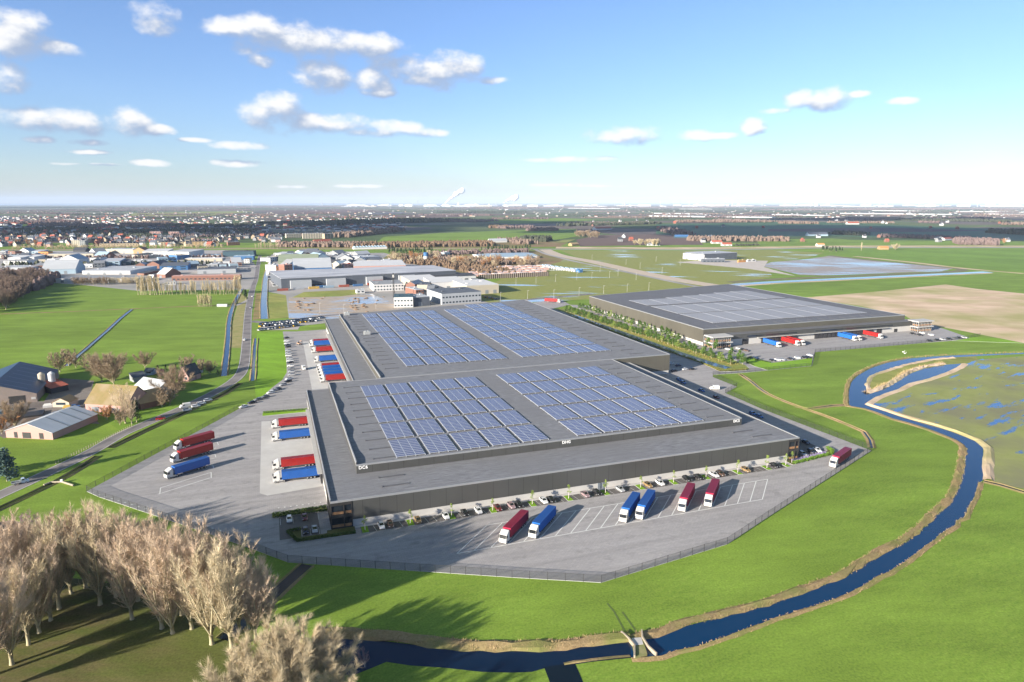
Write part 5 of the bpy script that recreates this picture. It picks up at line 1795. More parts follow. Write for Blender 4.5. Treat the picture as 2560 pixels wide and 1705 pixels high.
for k, (px, lb) in enumerate(((((1470, 806), (1560, 841), (1758, 910.5), (1799, 928.5), (1832, 928), (1866, 925.5)), 'green and russet hedge along the paving edge of the green strip'),)):
    hedge(px, 1.6, .9, lb, mat('mixed_hedge', (.13, .19, .03), (.33, .22, .07), sc=.12, rough=.8, spec=.1, contrast=.2), world=False, dens=30)
hedge([(1881, 913.5), (1854, 901.5), (1878, 893.5), (1886, 899.5), (1927, 908)], .8, .8, 'clipped hedge around the bright lawn at the eastern lot', M_DHEDGE, world=False, dens=40)

# ------------------------------------------------------------------ reeds and bank grass
def reeds(name, px, o0, o1, dens, h, m, label, seed=1, clump=0.0):
    rnd = random.Random(seed)
    P = smooth_line([at(*q) for q in px], 3.0)
    N = normals(P)
    b = MB()
    for i in range(len(P) - 1):
        L = (P[i + 1] - P[i]).length
        hv = h * (1 + clump * math.sin(i * .7 + seed) * math.sin(i * .23))
        for k in range(int(L * abs(o1 - o0) * dens)):
            p = P[i].lerp(P[i + 1], rnd.random()) + N[i] * rnd.uniform(o0, o1)
            for t in range(2):
                d = Vector((rnd.gauss(0, .28), rnd.gauss(0, .28), 1)).normalized()
                strand(b, p + Vector((rnd.uniform(-.3, .3), rnd.uniform(-.3, .3), .05)), d, hv * rnd.uniform(.5, 1.2), .075, rnd, -.25)
    o = b.build(name, m)
    tag(o, label, kind='stuff')
    return o


M_REED = mat('dry_reeds', (.50, .36, .20), (.38, .28, .14), sc=.5, rough=.9, spec=.1)
M_REED2 = mat('brown_reeds', (.40, .29, .17), (.27, .19, .10), sc=.6, rough=.9, spec=.1, c3=(.20, .21, .07), sc3=.15)
up_bank = RIVER[:20]
band('river_bank', up_bank, [(-.2, .05), (.5, .4), (1.5, .5), (2.5, .05)], M_BANK, jit=.55, step=3)
reeds('bank_reeds', up_bank, -.3, 2.6, 4.5, .6, M_REED2, 'dry brown reeds along the outer river bank', 1)
band('river_bank', RIVER[19:37], [(-.1, .05), (.4, .4), (1.6, .3), (2.4, .04)], M_BANK, jit=.15, step=5)
reeds('bank_reeds', RIVER[29:], .2, 2.6, 1.6, 1.1, M_REED2, 'dry reeds along the far river bend', 2)
low = list(reversed(LOW_N))
band('river_bank', low, [(-.2, .05), (.6, .6), (2.2, .8), (3.8, .05)], M_BANK, jit=.55, step=3)
reeds('bank_reeds', low, .2, 3.4, 4.0, 1.0, M_REED, 'pale dry reeds along the shaded lower river', 3)
east = RIVER_E[RIVER_E.index((2163, 1011)):RIVER_E.index((2459, 1200)) + 1]
band('river_bank', east, [(-.1, .05), (1.0, .8), (2.4, .7), (3.6, .04)], M_STRAW, jit=.3, step=5)
spit = [(2166, 981), (2164.6, 959), (2172.7, 943), (2189, 933.5), (2232.5, 920), (2273, 909), (2327.6, 898.5), (2382, 893.5)]
band('river_bank', [(2172, 984), (2205, 973), (2240.6, 955.6), (2273, 934), (2314, 919), (2365, 911)], [(-.2, .05), (.8, 1.0), (2.2, .8), (3.4, .04)], M_STRAW, jit=.55, step=3)
reeds('bank_reeds', [(2172, 984), (2205, 973), (2240.6, 955.6), (2273, 934), (2314, 919), (2365, 911)], .5, 3.6, 2.2, 1.5, M_REED, 'tall straw reeds along the river spit', 4, .6)
band('river_bank', spit, [(.2, .05), (-.4, .5), (-1.4, .4), (-2.4, .04)], M_STRAW, jit=.55, step=3)
band('river_bank', RIVER_E[RIVER_E.index((2406, 909)):RIVER_E.index((2163, 1011)) + 1], [(-.2, .05), (.6, .5), (2.0, .4), (3.2, .04)], M_STRAW, jit=.3, step=5)
south = RIVER_E[RIVER_E.index((2448.5, 1206)):]
band('river_bank', south, [(-.1, .05), (.3, .4), (.8, .3), (1.4, .04)], M_BANK, jit=.25, step=3)
reeds('bank_reeds', south, -.2, 1.3, 4.0, .4, M_REED, 'short dry grass along the inner river bank', 5)
band('river_bank', [(1577, 1645), (1480, 1655), (1412, 1665)], [(-.1, .05), (-.3, .3), (-.7, .2), (-1.2, .04)], M_BANK, jit=.3, step=3)
reeds('strip_reeds', [(1440, 781), (1560, 826), (1680, 868), (1780, 900), (1836, 914)], -2, 5.2, 2.2, 1.0, mat('strip_shrubs', (.20, .21, .04), (.32, .23, .08), sc=.15, rough=.9), 'yellow green shrubs beside the strip canal', 6)

# culvert with timber wing walls across the river
cv = empty('culvert', at(1597, 1612))
tag(cv, 'small culvert crossing with concrete slab and timber edge boards between both river parts', 'culvert')
b0 = at(1597, 1612)


def loc(u, v, z=0):
    q = at(u, v) - b0
    return (q.x, q.y, z)


M_TIMBER = mat('weathered_timber', (.42, .36, .27), (.30, .25, .18), sc=2, rough=.9)
dk = MB().prism([loc(1578, 1600)[:2], loc(1605, 1597)[:2], loc(1618, 1640)[:2], loc(1588, 1650)[:2]], -.1, .55)
dk.build('deck', mat('culvert_turf', (.12, .17, .03), (.30, .26, .13), sc=.5, rough=.9), cv)
MB().prism([loc(1579, 1601)[:2], loc(1603, 1599)[:2], loc(1608, 1616)[:2], loc(1584, 1619)[:2]], .55, .62).build('slab', M_CONC, cv)
for pts in (((1553, 1586), (1572, 1603), (1586, 1620), (1586, 1648)), ((1604, 1582), (1606, 1600), (1620, 1622), (1641, 1641))):
    w = MB()
    L = [Vector(loc(*q)) for q in pts]
    for i in range(len(L) - 1):
        d = (L[i + 1] - L[i]).normalized()
        nn = Vector((-d.y, d.x, 0)) * .18
        w.prism([(L[i] + nn)[:2], (L[i] - nn)[:2], (L[i + 1] - nn)[:2], (L[i + 1] + nn)[:2]], -.1, .95)
    w.build('edge_board', M_TIMBER, cv)
for px in ([(1518, 1508), (1536, 1530), (1550, 1556), (1562, 1578)], [(1556, 1530), (1572, 1552), (1586, 1572), (1592, 1584)]):
    ribbon('wheel_track', px, .5, .035, mat('worn_turf', (.07, .12, .025), (.12, .15, .04), sc=1.5))
# swans on the river meadow
for u, v, lb in ((2258, 881, 'white swan resting on the river meadow, upper of two'), (2262, 884.5, 'white swan resting on the river meadow, lower of two')):
    s = empty('swan', at(u, v))
    tag(s, lb, 'swan', 'swans on the river meadow')
    bm = bmesh.new()
    bmesh.ops.create_uvsphere(bm, u_segments=14, v_segments=10, radius=.5)
    for q in bm.verts:
        q.co = Vector((q.co.x * 1.5, q.co.y * .8, q.co.z * .62 + .34 + (.18 if q.co.x < -.3 else 0)))
    me = bpy.data.meshes.new('swan_body')
    bm.to_mesh(me)
    bm.free()
    me.materials.append(M_LETTER)
    put('body', me, s)
    MB().tube([(.55, 0, .4), (.85, 0, .75), (.8, 0, 1.15), (.95, 0, 1.3), (1.2, 0, 1.22)], [.14, .10, .08, .10, .03], 8).build('neck', M_LETTER, s)


# ------------------------------------------------------------------ buildings of the business park, the farm and the town
WALLC = {'white': (.62, .62, .61), 'cream': (.48, .43, .34), 'sand': (.45, .35, .24), 'pale': (.44, .46, .48), 'grey': (.28, .29, .30), 'slate': (.11, .125, .15), 'dark': (.06, .065, .075), 'brick': (.26, .13, .095),
         'pink': (.50, .30, .26), 'blue': (.06, .17, .36), 'paleblue': (.33, .44, .52), 'teal': (.05, .10, .13), 'orange': (.55, .26, .09), 'green': (.24, .28, .20), 'red': (.40, .11, .07), 'lime': (.25, .48, .05), 'tan': (.42, .29, .15), 'yellow': (.60, .40, .10)}


def wmat(c, kind='wall'):
    base = WALLC[c]
    st = (.4, .4, 1) if kind == 'wall' else (.15, .6, 1)
    return mat(f'{c}_{kind}', base, tuple(x * .80 for x in base), sc=.35, rough=.75, coord='obj', stretch=st, c3=tuple(x * .88 for x in base), sc3=.08)


WIN = MB().box(0, 1, -.05, .05, 0, 1).mesh('window_pane', mat('window_glass', (.03, .045, .06), None, rough=.1, spec=.6))
DOORM = MB().box(0, 1, -.06, .05, 0, 1).mesh('door_leaf', mat('sectional_door', (.20, .22, .24), None, rough=.6))


def shell(r, L, D, h, typ, wall, roof, rise=None):
    """walls and roof in the building's own frame: x along the front, y backwards"""
    W_ = MB()
    if typ == 'gable':                       # ridge along the front
        rs = rise or D * .28
        W_.box(0, L, 0, D, 0, h)
        for x in (0, L):
            W_.add([(x, 0, h), (x, D, h), (x, D / 2, h + rs)], [(0, 1, 2)])
        q = MB()
        e, t = .35, .12
        for s in (0, 1):
            y0, y1 = (-e, D / 2) if s == 0 else (D + e, D / 2)
            z0 = h - e * rs / (D / 2)
            q.add([(-e, y0, z0 + t), (L + e, y0, z0 + t), (L + e, y1, h + rs + t), (-e, y1, h + rs + t), (-e, y0, z0), (L + e, y0, z0), (L + e, y1, h + rs), (-e, y1, h + rs)],
                  [(0, 1, 2, 3), (4, 7, 6, 5), (0, 4, 5, 1), (0, 3, 7, 4), (1, 5, 6, 2)])
    elif typ == 'gable2':                    # gable faces the front
        rs = rise or L * .24
        W_.box(0, L, 0, D, 0, h)
        for y in (0, D):
            W_.add([(0, y, h), (L, y, h), (L / 2, y, h + rs)], [(0, 1, 2)])
        q = MB()
        e, t = .35, .12
        for s in (0, 1):
            x0, x1 = (-e, L / 2) if s == 0 else (L + e, L / 2)
            z0 = h - e * rs / (L / 2)
            q.add([(x0, -e, z0 + t), (x0, D + e, z0 + t), (x1, D + e, h + rs + t), (x1, -e, h + rs + t), (x0, -e, z0), (x0, D + e, z0), (x1, D + e, h + rs), (x1, -e, h + rs)],
                  [(0, 3, 2, 1), (4, 5, 6, 7), (0, 1, 5, 4), (0, 4, 7, 3), (1, 2, 6, 5)])
    elif typ == 'mono':
        W_.box(0, L, 0, D, 0, h)
        rs = rise or 2.0
        W_.add([(0, 0, h), (L, 0, h), (L, D, h + rs), (0, D, h + rs), (0, D, h), (L, D, h)], [(0, 4, 3), (1, 2, 5), (4, 5, 2, 3)])
        q = MB().add([(-.3, -.3, h + .1), (L + .3, -.3, h + .1), (L + .3, D + .3, h + rs + .16), (-.3, D + .3, h + rs + .16), (-.3, -.3, h - .05), (L + .3, -.3, h - .05)], [(0, 1, 2, 3), (0, 4, 5, 1)])
    elif typ == 'saw':
        W_.box(0, L, 0, D, 0, h)
        q = MB()
        k = max(2, int(L / 6.5))
        for i in range(k):
            x0, x1 = L * i / k, L * (i + 1) / k
            q.add([(x0, 0, h), (x1, 0, h), ((x0 + x1) / 2, 0, h + 2.8), (x0, D, h), (x1, D, h), ((x0 + x1) / 2, D, h + 2.8)], [(0, 2, 5, 3), (2, 1, 4, 5), (0, 1, 2), (3, 5, 4)])
    else:
        W_.box(0, L, 0, D, 0, h)
        q = MB().box(-.1, L + .1, -.1, D + .1, h + .01, h + .32)
        q.box(L * .12, L * .12 + 2.5, D * .3, D * .3 + 2, h + .32, h + 1.3)
        q.box(L * .7, L * .7 + 3, D * .6, D * .6 + 2.2, h + .32, h + 1.5)
        for i in range(3):
            q.box(L * (.25 + .2 * i), L * (.25 + .2 * i) + 1.3, D * .75, D * .75 + 1.3, h + .32, h + .6)
    W_.build('wall', wmat(wall), r)
    q.build('roof', wmat(roof, 'roof'), r)


def building(uL, vL, uR, vR, h, D, wall, roof, typ, nwin, label, cat='building', group=None, rise=None, doors=0, name=None):
    a, b = at(uL, vL), at(uR, vR)
    L = (b - a).length
    r = empty(name or cat.replace(' ', '_'), a, math.atan2((b - a).y, (b - a).x))
    tag(r, label, cat, group)
    shell(r, L, D, h, typ, wall, roof, rise)
    if nwin:
        rows = 2 if h > 6.5 else 1
        if h > 12:
            rows = int(h / 3)
        for j in range(rows):
            z = 1.2 + j * (h - .6) / rows
            for i in range(nwin):
                w = L / nwin
                put('window', WIN, r, (i * w + w * .22, -.02, z), scale=(w * .56, 1, min(1.5, h / rows * .45)))
    for i in range(doors):
        w = L / doors
        put('door', DOORM, r, (i * w + w * .3, -.02, 0), scale=(min(4.0, w * .4), 1, min(4.2, h * .6)))
    return r


GBP = None
BL = [
    # left park, front to back
    (206, 686, 326, 686, 5, 75, 'white', 'pale', 'flat', 0, 'long low white hall with pale roof in front of the grove', 3),
    (140, 707, 342, 707, 5, 38, 'white', 'grey', 'flat', 0, 'longest low white shed at the field edge, with grey skylit roof', 5),
    (105, 686, 190, 684, 7, 42, 'paleblue', 'pale', 'gable', 0, 'pale blue grey hall just behind the dark grove', 2),
    (-10, 678, 78, 677, 5, 40, 'pale', 'pale', 'flat', 0, 'pale flat hall above the dark grove at the far left', 2),
    (83, 674, 128, 673, 6, 28, 'brick', 'grey', 'mono', 0, 'brown brick unit with a sloped grey roof', 1),
    (149, 659, 196, 659, 7, 30, 'white', 'paleblue', 'gable2', 2, 'white gabled hall with blue grey roof', 0),
    (10, 663, 68, 663, 7, 28, 'white', 'grey', 'flat', 4, 'white fronted workshop block with four windows at far left', 0),
    (255, 666, 300, 665, 8, 40, 'paleblue', 'pale', 'mono', 3, 'pale blue showroom with a wedge shaped roof', 0),
    (300, 664, 328, 663, 6, 30, 'teal', 'slate', 'mono', 0, 'dark teal lean-to unit beside the pale blue showroom', 1),
    (225, 653, 252, 653, 6, 20, 'white', 'dark', 'flat', 4, 'small white office cube with four dark windows', 0),
    (121, 643, 234, 642, 6, 40, 'cream', 'grey', 'flat', 6, 'long cream hall in the back row of the left park', 0),
    (260, 633, 334, 634, 8, 40, 'cream', 'pale', 'flat', 0, 'cream hall beside the brown pyramid roof', 2),
    (334, 634, 362, 634, 7, 22, 'tan', 'brick', 'gable2', 0, 'brown hall with a pyramid like roof near the dike', 1),
    (20, 653, 52, 653, 6, 30, 'white', 'white', 'mono', 0, 'left one of two halls with sloped white roofs', 0),
    (58, 651, 86, 651, 6, 30, 'white', 'white', 'mono', 0, 'right one of two halls with sloped white roofs', 0),
    (96, 637, 121, 637, 6, 14, 'orange', 'dark', 'flat', 3, 'small orange brick office near the dike', 0),
    (183, 630, 214, 630, 4, 18, 'dark', 'dark', 'gable', 0, 'low black barn against the dike', 0),
    (357, 642, 420, 641, 10, 45, 'white', 'white', 'mono', 0, 'biggest bright white hall of the left park, west part', 2),
    (420, 641, 473, 642, 9, 45, 'white', 'pale', 'mono', 0, 'bright white hall joined east of the biggest white one', 2),
    (397, 659, 421, 658, 9, 24, 'paleblue', 'paleblue', 'flat', 3, 'pale turquoise half of the blue building pair', 0),
    (421, 658, 443, 657, 8, 24, 'blue', 'slate', 'flat', 2, 'deep blue half of the blue building pair', 1),
    (443, 650, 474, 648, 8, 30, 'blue', 'cream', 'flat', 0, 'blue hall with a cream roof behind the blue pair', 1),
    (463, 654, 556, 653, 5, 22, 'cream', 'white', 'flat', 0, 'long low cream hall with a white roof', 3),
    (502, 644, 551, 643, 4, 15, 'white', 'paleblue', 'flat', 4, 'low white unit with a pale turquoise roof', 0),
    (557, 642, 635, 641, 10, 24, 'teal', 'dark', 'flat', 0, 'long dark teal store with lime green panels by the dike', 0),
    (584, 659, 606, 658, 7, 12, 'white', 'dark', 'flat', 4, 'white office with four windows beside the road', 0),
    (610, 658, 624, 658, 7, 12, 'white', 'dark', 'flat', 2, 'narrow white office with two windows beside the road', 0),
    (584, 651, 634, 650, 7, 26, 'blue', 'paleblue', 'flat', 0, 'steel blue hall with pale roof behind the two white offices', 2),
    (400, 677, 470, 675, 7, 40, 'blue', 'slate', 'mono', 3, 'blue workshop with dark solar covered roof behind the poplars', 0),
    (400, 687, 440, 686, 5, 16, 'cream', 'dark', 'flat', 5, 'small cream office below the blue workshop', 0),
    (494, 685, 590, 682, 6, 42, 'pale', 'slate', 'flat', 0, 'wide slate roofed hall behind the middle of the poplars', 2),
    (495, 681, 520, 680, 9, 14, 'cream', 'dark', 'flat', 3, 'cream stair block at the corner of the slate roofed hall', 0),
    (430, 702, 600, 699, 6, 12, 'brick', 'pink', 'flat', 16, 'long red brick row of units right behind the poplars', 0),
    (372, 714, 398, 713, 3, 8, 'white', 'white', 'flat', 3, 'white site cabin between the poplar trunks', 0),
    (412, 712, 440, 711, 3.5, 8, 'white', 'grey', 'flat', 4, 'longer white site cabin between the poplar trunks', 0),
    # right park
    (693, 652, 728, 649, 7, 22, 'teal', 'cream', 'flat', 2, 'teal office hall with cream roof near the canal', 0),
    (676, 655, 692, 652, 7, 18, 'white', 'grey', 'flat', 3, 'white office villa at the canal bridge', 0),
    (734, 649, 760, 648, 6, 28, 'paleblue', 'slate', 'gable2', 1, 'small blue grey gabled hall in the right park', 0),
    (784, 657, 826, 655, 8, 45, 'paleblue', 'paleblue', 'gable2', 0, 'large pale blue hall with a blue grey roof', 2),
    (842, 657, 882, 656, 7, 40, 'white', 'grey', 'gable2', 3, 'white hall with a grey roof in the right park', 0),
    (904, 657, 953, 654, 9, 45, 'white', 'pale', 'flat', 4, 'white factory with four tall bays at the park edge', 0),
    (684, 638, 884, 635, 4, 8, 'white', 'pale', 'flat', 26, 'very long white windowed row under the dike', 0),
    (696, 664, 796, 662, 7, 35, 'green', 'green', 'gable', 0, 'moss green roofed hall behind the brick tower', 0),
    (712, 686, 733, 684, 13, 14, 'brick', 'pink', 'flat', 3, 'brown brick office tower beside the canal', 0),
    (690, 677, 708, 675, 8, 22, 'white', 'pale', 'flat', 3, 'white office block left of the brick tower', 0),
    (735, 683, 830, 680, 7, 45, 'blue', 'pale', 'gable', 0, 'blue walled hall with pale roof beside the brick tower', 1),
    (860, 674, 881, 673, 8, 12, 'grey', 'red', 'flat', 2, 'small grey office with a red roof edge', 0),
    (845, 666, 866, 665, 6, 18, 'white', 'grey', 'flat', 2, 'white workshop behind the red edged office', 0),
    (885, 679, 1015, 676, 8, 75, 'pink', 'white', 'mono', 0, 'broad hall with a shining white roof behind the dark warehouse', 0),
    (885, 679.5, 905, 679, 4, 12, 'white', 'white', 'flat', 0, 'low white annex before the shining white roof', 1),
    # in front of the middle warehouse
    (935, 729, 1010, 726, 8, 40, 'white', 'grey', 'flat', 10, 'white modular office hall beside the mast', 0),
    (1025, 718, 1100, 714, 8, 40, 'cream', 'white', 'mono', 0, 'left stepped white hall of the white cluster', 3),
    (1080, 726, 1165, 722, 9, 40, 'white', 'white', 'mono', 0, 'middle stepped white hall of the white cluster', 3),
    (1167, 737, 1247, 733, 10, 55, 'cream', 'white', 'flat', 0, 'right white hall of the white cluster with two open gates', 4),
    (1060, 706, 1190, 700, 6, 20, 'white', 'dark', 'mono', 8, 'long hall with a black roof behind the white cluster', 0),
    (985, 769, 1033, 768, 10, 25, 'white', 'teal', 'flat', 6, 'white half of the office nearest the middle warehouse', 0),
    (1034, 767, 1075, 764, 9, 24, 'slate', 'pale', 'flat', 0, 'dark grey half of the office nearest the middle warehouse', 1),
    (1105, 762, 1203, 755, 11, 42, 'pale', 'slate', 'flat', 12, 'white and blue office with a dark roof full of plant', 0),
    (892, 734, 912, 733, 3.5, 8, 'white', 'pale', 'flat', 2, 'small white cabin on the building plot', 0),
    # east of the road
    (1707, 647, 1760, 652, 10, 40, 'white', 'white', 'flat', 0, 'white half of the new hall beside the flooded basin', 2),
    (1760, 652, 1842, 648, 12, 50, 'slate', 'pale', 'flat', 0, 'dark slate half of the new hall beside the flooded basin', 0),
    (1757, 656, 1812, 656, 6, 12, 'slate', 'pale', 'flat', 6, 'low glazed front of the new slate hall', 0),
    (1846, 656, 1864, 655, 3, 3, 'orange', 'tan', 'flat', 0, 'orange site cabin beside the new slate hall', 0),
    (1868, 655, 1890, 654, 3, 3, 'white', 'white', 'flat', 2, 'white site cabin right of the orange one', 0),
    # town blocks
    (180, 617, 200, 617, 15, 14, 'cream', 'grey', 'flat', 4, 'cream apartment block, lit west half', 0),
    (200, 617, 214, 617, 14, 12, 'grey', 'grey', 'flat', 3, 'end of the cream apartment block, shaded side painted grey', 0),  # grey wall colour stands in for shade on this end
    (249, 618, 345, 617, 8, 12, 'sand', 'dark', 'saw', 14, 'long sand coloured terrace with many sharp gables', 0),
    (402, 614, 470, 613, 8, 12, 'sand', 'dark', 'saw', 9, 'sand coloured terrace, middle part above the dike', 0),
    (470, 614, 546, 613, 9, 12, 'tan', 'dark', 'saw', 9, 'brown terrace with dark pitched roofs above the dike', 0),
    (375, 590, 402, 590, 14, 14, 'pink', 'grey', 'flat', 4, 'pinkish apartment block before the shaded woods, left one', 0),
    (422, 590, 448, 590, 13, 14, 'pink', 'grey', 'flat', 4, 'pinkish apartment block before the shaded woods, right one', 0),
    (570, 614, 600, 613, 8, 12, 'brick', 'grey', 'flat', 6, 'reddish brick school block beyond the park', 0),
    (716, 595, 752, 594, 12, 12, 'cream', 'pale', 'flat', 6, 'pale yellow apartment slab, shorter one at the town edge', 0),
    (757, 597, 809, 596, 15, 14, 'cream', 'pale', 'flat', 8, 'pale yellow apartment slab, longest one at the town edge', 0),
    (812, 597, 834, 596, 14, 12, 'sand', 'grey', 'flat', 3, 'sand coloured tower block beside the longest slab', 0),
    (791, 612, 832, 610, 5, 25, 'brick', 'red', 'gable', 0, 'big barn with a glowing red tiled roof near the dike', 0),
    (1490, 575, 1530, 574, 5, 22, 'white', 'red', 'gable', 0, 'long red roofed farm barn in the shade', 0),
    (1688, 595, 1722, 595, 4, 18, 'teal', 'blue', 'gable', 0, 'low dark blue roofed barn in the shade', 0),
    (1780, 609, 1806, 609, 4, 14, 'white', 'red', 'gable', 2, 'farmhouse with a bright red roof, left of two', 0),
    (1806, 615, 1830, 615, 4, 14, 'white', 'red', 'gable', 2, 'white walled farmhouse with red roof, right of two', 0),
    (1618, 614, 1650, 614, 3.5, 10, 'white', 'grey', 'gable', 3, 'white cottage row under the two bare trees', 0),
    (2022, 590, 2070, 590, 5, 25, 'paleblue', 'slate', 'gable', 0, 'blue grey barn complex in the shaded field', 1),
    (2120, 561, 2148, 561, 5, 25, 'white', 'red', 'gable', 0, 'white barn with a long orange roof far to the right', 0),
    (2342, 599, 2360, 599, 4, 12, 'white', 'slate', 'gable2', 0, 'white gabled farmhouse in the shaded right field', 0),
    (2362, 601, 2380, 600, 4, 12, 'white', 'red', 'gable', 0, 'red roofed farmhouse in the shaded right field', 0),
    (2044, 616, 2062, 616, 4, 12, 'white', 'orange', 'gable', 0, 'white farmhouse with orange roof at the dike', 0),
    (2200, 624, 2222, 624, 4, 12, 'tan', 'orange', 'gable', 0, 'tan farmhouse with orange roof under the round tree', 0),
    (1225, 607, 1268, 606, 5, 18, 'white', 'pale', 'gable', 0, 'grey roofed hall with white gable behind the conifers', 0),
    (1430, 615, 1447, 614, 4, 12, 'tan', 'tan', 'gable', 0, 'brown thatched farmhouse at the field lane', 0),
]
for q in BL:
    cat = 'building'
    building(*q[:11], doors=q[11])
for (u0, u1, v, c) in ((206, 214, 685.8, 'orange'), (317, 326, 685.8, 'orange')):
    pass

# the dark logistics hall with its grey dock fronts and containers
dh = empty('logistics_hall', at(704, 722.5), 0)
tag(dh, 'very long dark blue grey logistics hall with pale roof and four light dock fronts', 'building')
a, b = at(704, 722.5), at(1140, 699)
ang = math.atan2((b - a).y, (b - a).x)
dh.rotation_euler = (0, 0, ang)
LL = (b - a).length
MB().box(0, LL, 0, 88, 0, 12).build('wall', wmat('slate'), dh)
rf = MB().prism([(-.2, -.2), (LL + .2, -.2), (LL + .2, 88), (-.2, 105)], 12.01, 12.35)
rf.build('roof', mat('pale_hall_roof', (.50, .51, .53), (.32, .33, .36), sc=.05, rough=.7, coord='obj', stretch=(.4, 2.5, 1), contrast=.12), dh)
for (x0, x1) in ((.045, .155), (.235, .34), (.455, .55), (.645, .74)):
    MB().box(LL * x0, LL * x1, -3.5, -.02, 0, 9.5).build('dock_front', wmat('pale'), dh)
for i in range(7):
    MB().box(LL * (.16 + i * .012), LL * (.16 + i * .012) + 2.6, -.25, -.02, .2, 4).build('dock_door', M_DOCK, dh)
CT = MB().box(-6.1, 6.1, -1.25, 1.25, .1, 2.75)
for k in range(30):
    CT.box(-6 + k * .4, -5.8 + k * .4, -1.29, -1.25, .25, 2.6)
CTM = {}
for i, (u, v, c, st) in enumerate(((707, 727, 'red', 0), (746, 723.5, 'pale', 0), (785, 722, 'yellow', 0), (803, 719, 'blue', 0), (822, 719.5, 'paleblue', 0), (860, 717.5, 'red', 0), (895, 715.5, 'blue', 0), (931, 712.5, 'red', 0), (945, 711, 'red', 1),
                                (967, 710, 'red', 0), (1000, 708, 'red', 0), (1036, 706, 'cream', 0), (1052, 704.5, 'paleblue', 0), (1068, 703.5, 'white', 0), (1108, 700, 'white', 0), (700, 713, 'red', 0), (699, 716, 'red', 1))):
    if c not in CTM:
        CTM[c] = CT.mesh('container_' + c, paint(c + '_container', WALLC[c]))
    o = put('container', CTM[c], None, at(u, v), ang if i < 15 else ang + 1.5)
    if st:
        o.location.z = 2.75
    tag(o, f'{"pale blue" if c == "paleblue" else c} container, {NUM[i]} along the front of the dark logistics hall', 'container', 'containers before the dark logistics hall')
ms = empty('lattice_mast', at(985, 745))
tag(ms, 'dark slender telecom mast before the white modular hall', 'mast')
q = MB()
for s1 in (-1, 1):
    for s2 in (-1, 1):
        q.tube([(s1 * .8, s2 * .8, 0), (s1 * .35, s2 * .35, 27)], .16, 4)
for k in range(13):
    z = 1 + k * 2
    w = .8 - .45 * z / 27
    q.tube([(-w, -w, z), (w, -w, z + 2), (w, w, z), (-w, w, z + 2)], .08, 4)
q.build('lattice', M_DARKF, ms)
MB().box(-.9, .9, -.5, .5, 22, 25).build('antenna', M_WHITEP, ms)
sl = empty('water_tower', at(1065, 653))
tag(sl, 'blue and white round water tank standing in the russet scrub', 'tank')
MB().lathe(0, 0, [(4, 0), (4, 9)], 18).build('tank_base', wmat('white'), sl)
MB().lathe(0, 0, [(4.02, 9), (4.02, 15), (3, 15.6)], 18).build('tank_top', wmat('blue'), sl)
building(1111, 639, 1125, 638, 6, 10, 'paleblue', 'white', 'flat', 2, 'small white and blue waterworks house in the scrub')
for i, (u, v, u2, v2, h, D, lb) in enumerate(((1181, 641, 1200, 648, 4, 12, 'first'), (1196, 640, 1218, 648, 4, 12, 'second'), (1212, 639, 1236, 648, 4, 12, 'third'), (1228, 638, 1254, 647, 4, 12, 'fourth'))):
    building(u, v, u2, v2, h, 70, 'white', 'paleblue', 'gable2', 0, f'{lb} of four long pale greenhouses beside the russet scrub', 'greenhouse', 'long greenhouses beside the scrub', rise=2)
building(885, 624, 968, 622, 4, 25, 'white', 'paleblue', 'saw', 0, 'wide white greenhouse at the foot of the dike', 'greenhouse')
# brick works: stacks of pale red bricks behind a slatted wall
GBK = 'stacks of pale red bricks'
for j in range(4):
    for i in range(12):
        u = 1172 + i * 16 + j * 6
        v = 693 - j * 6.2 - i * .55
        pa, pb = at(u, v), at(u + 14, v - .5)
        L = (pb - pa).length
        r = empty('brick_stack', pa, math.atan2((pb - pa).y, (pb - pa).x))
        tag(r, f'pale red brick stack, {NUM[i]} from the left in {["front", "second", "third", "far"][j]} row of the brick yard', 'brick stack', GBK)
        MB().box(0, L * .9, 0, 14, 0, 2.6 + .5 * ((i + j) % 3)).build('bricks', mat('stacked_bricks', (.50, .27, .22), (.60, .42, .36), sc=.5, rough=.9, coord='obj'), r)
        MB().box(0, L * .9, 0, 14, 2.62 + .5 * ((i + j) % 3), 2.8 + .5 * ((i + j) % 3)).build('cover', mat('stack_foil', (.52, .44, .42), (.62, .55, .53), sc=.5, coord='obj'), r)
sw = empty('slatted_wall', at(1196, 698.5))
tag(sw, 'dark brown slatted wall with pale posts before the brick yard', 'wall')
a, b = at(1196, 698.5), at(1372, 690)
sw.rotation_euler = (0, 0, math.atan2((b - a).y, (b - a).x))
LL = (b - a).length
MB().box(0, LL, 0, .6, 0, 6).build('panel', mat('brown_boards', (.09, .065, .05), (.14, .10, .08), sc=1, coord='obj'), sw)
pm = MB().box(-.3, .3, -.5, -.02, 0, 6.3).mesh('wall_post', mat('pale_post', (.38, .33, .28), None))
for i in range(34):
    put('post', pm, sw, (LL * (i + .5) / 34, 0, 0))
for i in range(8):
    u, v = 1352 + i * 12.5, 668 + i * 1.75
    building(u, v, u + 9, v + 1.4, 3.4, 6, 'white' if i < 7 else 'blue', 'paleblue' if i < 7 else 'blue', 'flat', 0, f'{"white" if i < 7 else "blue"} storage unit, {NUM[i]} of eight in the row beside the brick yard', 'storage unit', 'storage units beside the brick yard', doors=1)

